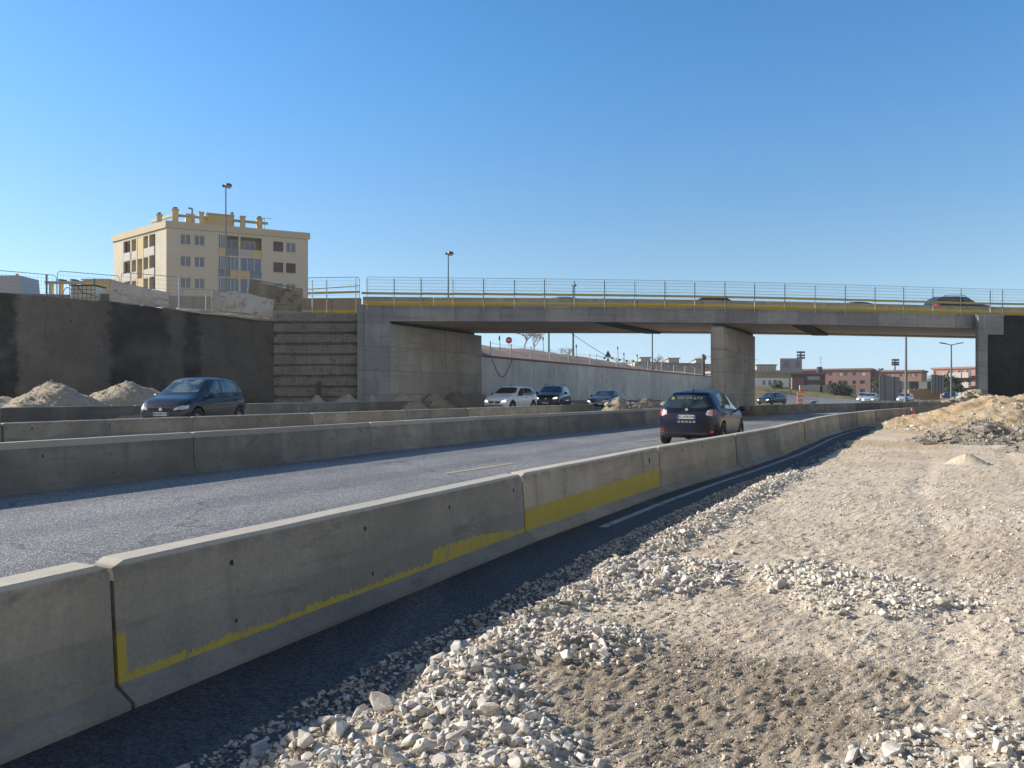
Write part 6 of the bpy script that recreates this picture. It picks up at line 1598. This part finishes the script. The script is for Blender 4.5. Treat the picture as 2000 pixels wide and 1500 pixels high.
# stadium floodlights
for px, Y, yb, rows, lab in ((1563.5, 230, 700, (688, 694, 699), 'floodlight mast behind the billboard'), (1748, 250, 727, (703, 708, 712), 'floodlight mast rising above the red building')):
    x, y, _ = pt(px, Y); t = thing('floodlight_mast', lab, 'floodlight', (x, y, 0), 0, 'sports ground floodlights'); m = MB(); m.tube((0, 0, 0), (0, 0, zat(rows[0] - 2, Y)), .35, .2, 8)
    for r_ in rows: m.box((0, 0, zat(r_ + 1.5, Y)), (2.2, .2, .15))
    m.build('mast', M['grey_pole'], t)
    for r_ in rows:
        for k in range(4): m = MB(); m.box((-0.95 + .64 * k, -.25, zat(r_, Y)), (.46, .35, .5), rx=-.4); m.build('floodlight', M['lamp_dark'], t)
m = MB(); x, y, _ = pt(1603, 182); m.tube((0, 0, 0), (0, 0, 3.6), .04, n=5)
for h in (2.2, 2.9, 3.4): m.box((0, 0, h), (.9, .04, .04)); m.box((0, 0, h), (.04, .9, .04))
m.box((-.3, 0, .5), (1.0, .9, 1.3)); tag(m.build('antenna', M['lamp_dark'], None, (x, y, zat(726, 182))), 'roof aerial on its chimney stub at the left of the red terrace', 'antenna')

# traffic cone, balise, net stakes
x, y, _ = pt(1781, 41); t = thing('traffic_cone', 'orange traffic cone beside the last barriers near the spoil heap', 'traffic cone', (x, y, 0.08))
m = MB(); m.lathe([(.15, .03), (.035, .56), (0, .56)], 'Z', n=16); m.build('cone', M['orange'], t)
m = MB(); m.lathe([(.109, .22), (.077, .36)], 'Z', n=16); m.build('white_band', M['white'], t); m = MB(); m.box((0, 0, .015), (.36, .36, .03)); m.build('base', M['orange'], t)
x, y, _ = pt(1563, 86); t = thing('road_marker', 'orange and white striped road marker posts right of the pier', 'road marker', (x, y, 0.1))
for k, (dx, h) in enumerate(((-.2, 1.45), (.12, 1.75))):
    m = MB(); m.box((dx, .05 * k, h / 2), (.28, .10, h)); b_ = m.build('marker_board', M['orange'], t)
    m = MB()
    for j in range(3): m.box((dx, .05 * k - .055, .35 + j * .45), (.34, .01, .14), ry=.6)
    m.build('white_stripe', M['white'], b_)
m = MB(); m.box((0, .2, .06), (.9, .5, .12)); m.build('foot', M['black'], t)
for px, Y in ((1795, 42.5), (1818, 44), (1840, 45.5), (1862, 46.5)):
    p = pt(px, Y, 0.05); m = MB(); m.tube((0, 0, 0), (.03, 0, 1.15), .025, n=5); tag(m.build('wooden_stake', M['twig'], None, p), 'thin wooden stake in front of the last barriers left of the spoil heap', 'stake', 'wooden stakes by the last barriers')
m = MB(); pr = [pt(1795, 42.5, .75), pt(1818, 44, .66), pt(1840, 45.5, .78), pt(1862, 46.5, .6)]; m.path(pr, .012, 4); m.path([(p[0], p[1], p[2] + .35) for p in pr], .012, 4)
tag(m.build('strung_rope', M['yellow_rail']), 'yellowish cord strung between the wooden stakes', 'cord')

# ------------------------------------------------ upper left: fences, tarpaulins, tank, van
def wl_pt(px, back, z):   # point above the left wall, 'back' metres behind its face
    r = (px - 1000) / 1500.; O = WO + WNn * back; t = (r * O.y - O.x) / (WDn.x - r * WDn.y)
    p = O + WDn * t; return (p.x, p.y, z)
def grid_cloth(name, top_, bot, mat, label, n=48, mm=16, amp=.10, seed=1, cat='tarpaulin', group=None):
    """cloth between two polylines (3d) with folds; given thickness"""
    T = np.array(top_, float); B = np.array(bot, float); u = np.linspace(0, 1, n)
    def rs(P): k = np.linspace(0, 1, len(P)); return np.stack([np.interp(u, k, P[:, i]) for i in range(3)], 1)
    T = rs(T); B = rs(B); V = []
    for j in range(mm):
        t = j / (mm - 1)
        for i in range(n):
            p = T[i] * (1 - t) + B[i] * t; a = amp * 1.6 * ((float(fbm(i * .22 + seed, j * .10, 4, seed)) - .5) * 2 + .5 * (float(fbm(i * .16 + j * .13, j * .12 - i * .05, 3, seed + 9)) - .5)) * (0.35 + t)
            V.append((p[0] + a * .3 * t, p[1] - abs(a), p[2] - .03 * abs(math.sin(math.pi * i / (n - 1) * 4)) * (1 - t)))
    F = [(j * n + i, j * n + i + 1, (j + 1) * n + i + 1, (j + 1) * n + i) for j in range(mm - 1) for i in range(n - 1)]
    o = np_mesh(name, V, F, mat, smooth=True); md = o.modifiers.new('s', 'SOLIDIFY'); md.thickness = 0.02
    return tag(o, label, cat, group)
def heras(name, pa, pb, h, label, group, lean=0.0, rails=(0.02, .98), nbar=22, nh=7, r=.0045, round_=True, zb=0.0):
    A = Vector(pa); B = Vector(pb); t = thing(name, label, 'fence', pa, 0, group); d = B - A; m = MB()
    def q(s, z): return tuple(d * s + Vector((0, lean * z, z)))
    c = .10 / max(1, d.length)
    frame = [q(0, 0), q(0, h - .12), q(c, h), q(1 - c, h), q(1, h - .12), q(1, 0)]
    m.path(frame, .016, 6); m.path([q(0, .15), q(1, .15)], .012, 6); m.build('frame', M['fence'], t)
    m = MB()
    for k in range(1, nbar): m.tube(q(k / nbar, .15), q(k / nbar, h), r, n=4, cap=False)
    for k in range(1, nh): m.tube(q(0, .15 + (h - .15) * k / nh), q(1, .15 + (h - .15) * k / nh), r, n=4, cap=False)
    m.build('mesh', M['fence'], t)
    m = MB(); m.box((0, 0, .06), (.55, .22, .13)); m.build('foot_block', M['render_grey'], t)
    return t
gf = 'site fence panels on top of the dark wall'
heras('site_fence', wl_pt(-60, .9, 5.95), wl_pt(110, 1.0, 5.92), zat(530, wl_pt(30, .9, 0)[1]) - 5.95, 'leftmost mesh fence panel in front of the van', gf)
heras('site_fence', wl_pt(112, .9, 5.92), wl_pt(234, 1.0, 5.92), zat(533.5, wl_pt(170, .9, 0)[1]) - 5.92, 'round-cornered mesh fence panel around the white tank', gf)
heras('site_fence', wl_pt(237, .9, 5.95), wl_pt(357, 1.0, 5.95), zat(536, wl_pt(290, .9, 0)[1]) - 5.95, 'mesh fence panel above the first dirty tarpaulin', gf, nbar=10)
heras('site_fence', wl_pt(262, .55, 5.95), wl_pt(331, .5, 5.8), zat(569, wl_pt(320, .5, 0)[1]) - 5.92, 'low bent mesh panel carrying the first dirty tarpaulin', gf)
heras('site_fence', wl_pt(352, 1.0, 5.8), wl_pt(470, 1.2, 5.95), zat(568, wl_pt(400, 1, 0)[1]) - 5.8, 'mesh fence panel at the foot of the cream block', gf)
for px, y1, lab in ((91, 536, 'dark thick fence post right of the white van'), (184, 544, 'dark fence post right of the white tank'), (349, 537, 'pale fence post in front of the cream block'), (402, 575, 'short pale post by the grey boundary wall')):
    p = wl_pt(px, .7, 5.7); m = MB(); m.tube((0, 0, 0), (0, 0, zat(y1, p[1]) - 5.7), .045 if px < 300 else .03, n=8); m.tube((0, 0, 0), (0, 0, .25), .12, n=8); tag(m.build('fence_post', M['post_dark'] if px < 300 else M['steel'], None, p), lab, 'post')
# tank in a cage
p = wl_pt(161.5, .75, 6.0); t = thing('liquid_tank', 'white plastic liquid tank in a wire cage on top of the dark wall', 'tank', p, 0)
wI = (187 - 137) / 1500 * p[1]; hI = zat(558, p[1]) - 6.0
m = MB(); m.box((0, .5, hI / 2), (wI, 1.0, hI - .02)); o = m.build('tank', M['ibc'], t); bv = o.modifiers.new('b', 'BEVEL'); bv.width = .05; bv.segments = 2
m = MB()
for k in range(7): x = -wI / 2 + wI * k / 6; m.tube((x, -.03, 0), (x, -.03, hI + .02), .012, n=5)
for k in range(5): z = .02 + hI * k / 4; m.tube((-wI / 2 - .02, -.035, z), (wI / 2 + .02, -.035, z), .012, n=5)
m.path([(-wI / 2 + .4, -.06, hI), (0, -.06, hI * .6), (wI / 2 + .1, -.06, hI * .35)], .018, 5)
m.box((0, .5, hI + .03), (wI + .06, 1.06, .05)); m.build('cage', M['rust'], t)
p = wl_pt(200, .6, 5.8); m = MB(); m.box((0, .5, .35), (.75, .8, .62)); m.box((0, .09, .35), (.6, .03, .4)); m.box((0, .5, .68), (.8, .85, .06)); tag(m.build('metal_crate', M['noisewall'], None, p), 'dark metal crate between the white tank and the tarpaulin', 'crate')
m = MB(); q = wl_pt(132, .6, 5.95); m.path([(q[0] + .7 * math.cos(a) * .35 - .0, q[1], q[2] + .25 + .5 * math.sin(a)) for a in np.linspace(1.2, 5.2, 14)], .018, 5); tag(m.build('hose', M['black']), 'bent black hose left of the white tank', 'hose')
# van
p = pt(-12, 47.0, 5.9); t = thing('van', 'white van with an orange roof beacon cut by the left edge, behind the fence', 'van', (p[0], p[1], 5.9), 0)
zt = zat(537.5, 47) - 5.9
x1 = pt(43, 47)[0] - p[0]; xr = x1
m = MB(); V = [];
for y in (0, 1.9):
    V += [(-2.6, y, .35), (xr + .03, y, .35), (xr + .03, y, .9), (xr - .12, y, zt - .02), (xr - .22, y, zt), (-2.6, y, zt)]
m.add(V, [tuple(range(6)), tuple(range(6, 12))[::-1]] + [(i, (i + 1) % 6, 6 + (i + 1) % 6, 6 + i) for i in range(6)]); o = m.build('body', M['white_van'], t); b = o.modifiers.new('b', 'BEVEL'); b.width = .04; b.segments = 2
m = MB()
for k in range(4): m.box((xr - .15 - k * .22, -.008, .62), (.10, .01, .17), ry=.6)
m.build('red_stripe', M['red'], t)
m = MB(); m.lathe([(.10, 0), (.11, .05), (.10, .14), (.05, .18), (0, .18)], 'Z', (-.1 + (pt(24, 47)[0] - p[0]), .6, zt), 12); m.lathe([(.14, 0), (.14, .03), (0, .03)], 'Z', (-.1 + (pt(24, 47)[0] - p[0]), .6, zt), 12); m.build('beacon', M['orange'], t)
for x in (-1.9, xr - .7): m = MB(); m.lathe([(.1, -.1), (.33, -.1), (.34, 0), (.33, .1), (.1, .1)], 'Y', (x, .12, .34), 18); m.build('wheel', M['black'], t)
m = MB(); m.box((xr - .02, .95, .5), (.08, 1.85, .2)); m.build('rear_bumper', M['trim'], t)
# tarpaulins
def W3(px, py, back): p = wl_pt(px, back, 0); return (p[0], p[1], zat(py, p[1]))
tp = 'dirty tarpaulins hung over the dark wall'
grid_cloth('tarpaulin', [W3(220, 549, .35), W3(262, 556, .35), W3(300, 566, .35), W3(330, 570, .35)], [W3(215, 589, .12), W3(262, 594, .12), W3(300, 600, .12), W3(330, 600, .15)], M['tarp'], 'long dirty white tarpaulin sloping down in front of the cream block\'s left side', amp=.12, seed=3, group=tp)
grid_cloth('tarpaulin', [W3(414, 568, .35), W3(450, 571, .35), W3(484, 572, .35)], [W3(414, 607, .05), W3(450, 609, .05), W3(486, 612, .05)], M['tarp'], 'pale stained tarpaulin below the glazed loggias of the cream block', amp=.10, seed=6, group=tp)
grid_cloth('tarpaulin', [W3(484, 572, .30), W3(500, 577, .28), W3(536, 585, .25)], [W3(470, 609, .02), W3(500, 617, 0), W3(533, 622, .02)], M['tarp'], 'white tarpaulin with hanging corner, right of the stained one', amp=.07, seed=8, group=tp)
grid_cloth('tarpaulin', [W3(487, 546, .9), W3(520, 554, .9), W3(552, 562, .9), W3(592, 566, .7)], [W3(482, 588, .5), W3(520, 606, .5), W3(552, 606, .5), W3(590, 609, .6)], M['tarp_brown'], 'big muddy brown tarpaulin stretched over a leaning fence', amp=.10, seed=11, group=tp)
p0 = W3(487, 545, .95); m = MB(); m.path([(0, 0, 0)] + [tuple(Vector(W3(*q)) - Vector(p0)) for q in ((590, 565, .75), (588, 609, .7))], .03, 6); m.tube((0, 0, 0), tuple(Vector(W3(482, 600, .9)) - Vector(p0)), .03, n=6)
tag(m.build('leaning_frame', M['post_dark'], None, p0), 'dark leaning frame holding up the muddy brown tarpaulin', 'frame')
grid_cloth('plastic_sheet', [W3(345, 601, .5), W3(400, 605, .4), W3(450, 612, .3), W3(500, 618, .25), W3(530, 622, .2)], [W3(345, 606, -.05), W3(400, 614, -.12), W3(450, 618, -.1), W3(500, 626, -.12), W3(528, 627, -.1)], M['heap_grey'], 'crumpled grey sheet lying along the top of the dark wall', amp=.12, seed=15, cat='sheet')
# fence pieces on the approach
gf2 = 'fence panels beside the left end of the bridge'
heras('site_fence', pt(600, 43.2, 6.0), pt(702, 43.3, 6.05), 1.95, 'leaning mesh fence panel just left of the bridge fence', gf2, nbar=26, nh=9)
for px, y0 in ((610, 547), (638, 546), (695, 543)):
    p = pt(px, 43.1, 6.0); m = MB(); m.tube((0, 0, 0), (0, 0, zat(y0, 43.1) - 6.0), .03, n=6); m.box((0, 0, 0), (.12, .12, .05)); tag(m.build('fence_post', M['post_pale'], None, p), 'slim pale post carrying the mesh panel left of the bridge', 'post', 'posts left of the bridge')
m = MB(); a = Vector(pt(600, 43.4, zat(573, 43.4))); b = Vector(pt(703, 43.5, zat(570, 43.5))); c = b - a; m.box(tuple(c / 2), (c.length, .05, .11), math.atan2(c.y, c.x), ry=-math.atan2(c.z, math.hypot(c.x, c.y))); a2 = Vector(pt(600, 43.4, zat(565.5, 43.4))) - a; b2 = Vector(pt(703, 43.5, zat(558, 43.5))) - a; m.tube(tuple(a2), tuple(b2), .025, n=6)
tag(m.build('guard_rail', M['yellow_rail'], None, tuple(a)), 'short brownish guard rail left of the bridge end', 'guard rail')

# ------------------------------------------------ vegetation
def bare_tree(name, loc, h, label, seed, mat='bark', spread=.5, group=None, levels=4, r0=None):
    rr = random.Random(seed); t = thing(name, label, 'tree', loc, 0, group); tr = MB(); cr = MB(); r0 = r0 or h * .022
    tr.tube((0, 0, 0), (0, 0, h * .3), r0, r0 * .75, 7)
    def grow(p, d, L, r, lv):
        q = p + d * L; (tr if lv == levels else cr).tube(tuple(p), tuple(q), r, r * .65, 5 if lv > 2 else 4, cap=False)
        if lv == 0: return
        for _ in range(3 if lv > 1 else 4):
            nd = (d + Vector((rr.gauss(0, spread), rr.gauss(0, spread), rr.gauss(.10, spread * .6)))).normalized(); grow(q if rr.random() < .7 else p.lerp(q, .6), nd, L * rr.uniform(.6, .85), r * .6, lv - 1)
    for k in range(3): grow(Vector((0, 0, h * .28)), Vector((rr.gauss(0, .35), rr.gauss(0, .35), 1)).normalized(), h * .22, r0 * .7, levels)
    tr.build('trunk', M[mat], t); cr.build('branches', M[mat], t)
gt = 'bare trees on the earth bank'
bare_tree('bare_tree', pt(1025, 84, 5.7), 3.6, 'bare tree right of the no entry sign', 1, group=gt)
bare_tree('bare_tree', pt(1043, 86, 5.7), 3.3, 'smaller bare tree touching the one beside the no entry sign', 2, group=gt)
bare_tree('bare_tree', pt(1100, 92, 4.4), 3.2, 'bare tree between the green pole and the farther street lamp', 3, group=gt)
bare_tree('bare_tree', pt(1283, 150, 4.3), 5.2, 'bare tree between the far roof huts', 4, group=gt)
for k, px in enumerate((1736, 1752, 1766, 1781, 1793, 1802, 1809)):
    bare_tree('bare_poplar', pt(px, 260 + 4 * k, 0), zat(716 + (k % 3) * 3 + (8 if k > 5 else 0), 260) * 1.02, 'pale bare poplar in the row behind the red building', 20 + k, 'twig', .22, 'bare poplars behind the red building', 4, .12)
def leafy(name, loc, h, w, label, seed, mat, n=1400, trunk=.3, shape='round', group=None, leaf=.14):
    rr = np.random.default_rng(seed); t = thing(name, label, 'tree' if h > 3 else 'shrub', loc, 0, group)
    m = MB(); m.tube((0, 0, 0), (0.05, 0, h * .75), h * .03 + .03, h * .012, 7)
    for k in range(6): a = k * 1.05; m.tube((0, 0, h * (.2 + .07 * k)), (w * .32 * math.cos(a), w * .32 * math.sin(a), h * (.4 + .07 * k)), h * .012 + .01, .01, 5)
    m.build('trunk', M['bark'], t)
    nc = 26; C = rr.normal(size=(nc, 3)); C /= np.linalg.norm(C, axis=1)[:, None]; C *= rr.uniform(.3, 1, nc)[:, None] ** .5
    if shape == 'cone': C[:, 2] = rr.uniform(-1, 1, nc); C[:, :2] *= (1.05 - (C[:, 2:3] + 1) / 2) * .9
    C = C * np.array([w * .42, w * .42, h * .36]) + np.array([0, 0, h * .58])
    k = rr.integers(0, nc, n); P = C[k] + rr.normal(size=(n, 3)) * w * .085
    a = rr.normal(size=(n, 3)); a /= np.linalg.norm(a, axis=1)[:, None]; b = np.cross(a, rr.normal(size=(n, 3))); b /= np.linalg.norm(b, axis=1)[:, None]
    s = leaf * rr.uniform(.5, 1.2, n)[:, None]
    V = np.stack([P - a * s, P + b * s * .6, P + a * s, P - b * s * .6], 1).reshape(-1, 3); F = np.arange(4 * n).reshape(-1, 4)
    np_mesh('crown', V, F, M[mat], parent=t)
leafy('shrub', pt(1636, 128, .4), 3.1, 3.2, 'spreading dark green shrub in front of the red terrace', 1, 'leaf', 1800, group='shrubs', leaf=.17)
leafy('shrub', pt(1652, 130, .4), 2.2, 2.6, 'lower dark green shrub right beside the spreading one', 2, 'leaf', 1200, group='shrubs', leaf=.17)
leafy('evergreen_tree', pt(1850, 138, 0), 5.0, 3.6, 'dark evergreen tree behind the narrow noise barrier', 3, 'leaf', 2400, leaf=.2)
leafy('evergreen_tree', pt(1862, 136, 0), 4.6, 2.6, 'dark evergreen tree behind the double-armed lamp', 4, 'leaf', 1600, leaf=.2)
leafy('cypress', pt(1672.5, 260, 0), zat(716, 260), 2.6, 'pointed dark cypress tip above the red building, left of the floodlight mast', 5, 'leaf', 1600, shape='cone', group='cypresses', leaf=.35)
leafy('cypress', pt(1721, 250, 0), zat(720, 250), 3.8, 'broader dark cypress behind the wide noise barrier', 6, 'leaf', 1600, shape='cone', group='cypresses', leaf=.35)
leafy('cypress', pt(1653.5, 255, 0), zat(720, 255), 2.2, 'small dark cypress tip above the long red terrace', 7, 'leaf', 1200, shape='cone', group='cypresses', leaf=.35)
leafy('evergreen_tree', pt(1722, 150, 0), 4.8, 4.5, 'dark tree between the red buildings', 8, 'leaf', 2000, leaf=.2)
leafy('shrub', pt(1815, 150, 0), 4.0, 4.5, 'olive shrub left of the narrow noise barrier', 9, 'leaf2', 1600, group='shrubs', leaf=.2)
leafy('shrub', pt(1518, 118, 2.1), 1.2, 2.4, 'dry olive bush on the verge right of the pier', 10, 'leaf2', 900, group='shrubs', leaf=.12)
# verge vegetation by the far barriers
rg = np.random.default_rng(5); n = 5200; px = rg.uniform(1700, 1960, n); Y = rg.uniform(84, 98, n); x = (px - 1000) * Y / 1500; keep = fbm(x * .3, Y * .3, 3, 4) > .42; x = x[keep]; Y = Y[keep]; n = len(x)
hgt = rg.uniform(.15, .7, n); a = rg.uniform(0, 6.28, n); w = .05
V = np.stack([np.stack([x - w * np.cos(a), Y - w * np.sin(a), np.full(n, -.05)], 1), np.stack([x + w * np.cos(a), Y + w * np.sin(a), np.full(n, -.05)], 1), np.stack([x + .15 * np.cos(a * 3), Y + .15 * np.sin(a * 3), hgt], 1)], 1).reshape(-1, 3)
tag(np_mesh('dry_grass', V, np.arange(3 * n).reshape(-1, 3), M['leaf2']), 'rough dry grass on the verge beyond the far barriers', 'grass', None, 'stuff')
# ------------------------------------------------ light, sky, camera
AZ = R(-75.0)        # sun azimuth from +Y (negative = to the left)
EL_ = R(26.0)
sd = Vector((math.sin(AZ) * math.cos(EL_), math.cos(AZ) * math.cos(EL_), math.sin(EL_)))
ld = bpy.data.lights.new('sun', 'SUN'); ld.energy = 5.0; ld.angle = R(0.55); ld.color = (1.0, 0.915, 0.785)
lo = bpy.data.objects.new('sun', ld); COL.objects.link(lo); lo.rotation_euler = (-sd).to_track_quat('-Z', 'Y').to_euler()
w = bpy.data.worlds.new("World"); SC.world = w; w.use_nodes = True
nt = w.node_tree; bg = nt.nodes['Background']; sky = nt.nodes.new('ShaderNodeTexSky'); sky.sky_type = 'NISHITA'; sky.sun_disc = False
sky.sun_elevation = EL_; sky.sun_rotation = AZ; sky.air_density = 1.0; sky.dust_density = 0.15; sky.ozone_density = 2.0; sky.altitude = 50
hs = nt.nodes.new('ShaderNodeHueSaturation'); hs.inputs['Saturation'].default_value = 1.30; nt.links.new(sky.outputs[0], hs.inputs['Color']); tc = nt.nodes.new('ShaderNodeTexCoord'); sx = nt.nodes.new('ShaderNodeSeparateXYZ'); nt.links.new(tc.outputs['Generated'], sx.inputs[0])
mr = nt.nodes.new('ShaderNodeMapRange'); mr.interpolation_type = 'SMOOTHSTEP'; mr.inputs['From Min'].default_value = 0.42; mr.inputs['From Max'].default_value = -0.05; mr.inputs['To Max'].default_value = 0.85; nt.links.new(sx.outputs[2], mr.inputs['Value'])
bw = nt.nodes.new('ShaderNodeRGBToBW'); nt.links.new(hs.outputs[0], bw.inputs[0])
vm = nt.nodes.new('ShaderNodeVectorMath'); vm.operation = 'SCALE'; vm.inputs[0].default_value = (0.41, 0.62, 0.88); nt.links.new(bw.outputs[0], vm.inputs['Scale'])
mx = nt.nodes.new('ShaderNodeMix'); mx.data_type = 'RGBA'; nt.links.new(mr.outputs[0], mx.inputs[0]); nt.links.new(hs.outputs[0], mx.inputs[6]); nt.links.new(vm.outputs[0], mx.inputs[7])
# unseen sky behind the camera, made paler to fill the shaded faces
m2 = nt.nodes.new('ShaderNodeMapRange'); m2.interpolation_type = 'SMOOTHSTEP'; m2.inputs['From Min'].default_value = 0.10; m2.inputs['From Max'].default_value = -0.55; m2.inputs['To Max'].default_value = 0.9; nt.links.new(sx.outputs[1], m2.inputs['Value'])
v2 = nt.nodes.new('ShaderNodeVectorMath'); v2.operation = 'SCALE'; v2.inputs[0].default_value = (1.02, 1.0, 0.985); nt.links.new(bw.outputs[0], v2.inputs['Scale'])
mx2 = nt.nodes.new('ShaderNodeMix'); mx2.data_type = 'RGBA'; nt.links.new(m2.outputs[0], mx2.inputs[0]); nt.links.new(mx.outputs[2], mx2.inputs[6]); nt.links.new(v2.outputs[0], mx2.inputs[7])
nt.links.new(mx2.outputs[2], bg.inputs[0]); bg.inputs[1].default_value = 0.122
cd = bpy.data.cameras.new('camera'); co = bpy.data.objects.new('camera', cd); COL.objects.link(co); SC.camera = co
cd.sensor_width = 36; cd.lens = 27.0; cd.clip_end = 9000; cd.clip_start = 0.05
co.location = (0, 0, EYE); co.rotation_euler = (R(90), 0, 0); cd.shift_y = 18 / 2000.
SC.view_settings.view_transform = 'Standard'; SC.view_settings.look = 'None'; SC.view_settings.exposure = 0.72; SC.view_settings.gamma = 1.0
SC.cycles.max_bounces = 6; SC.cycles.use_denoising = True
SC.cycles.sample_clamp_indirect = 6
# ------------------------------------------------ thin air haze
m = MB(); m.box((0, 0, 13), (3100, 3100, 29)); hz = m.build('haze', NT('haze_air').mat); tag(hz, 'thin pale air haze over the whole site', 'haze', None, 'stuff')
t = hz.data.materials[0].node_tree; t.nodes.remove(t.nodes['Principled BSDF']); pv = t.nodes.new('ShaderNodeVolumePrincipled'); pv.inputs['Color'].default_value = (0.82, 0.90, 1.0, 1); pv.inputs['Density'].default_value = 0.0003; pv.inputs['Anisotropy'].default_value = 0.2
t.links.new(pv.outputs[0], t.nodes['Material Output'].inputs['Volume'])
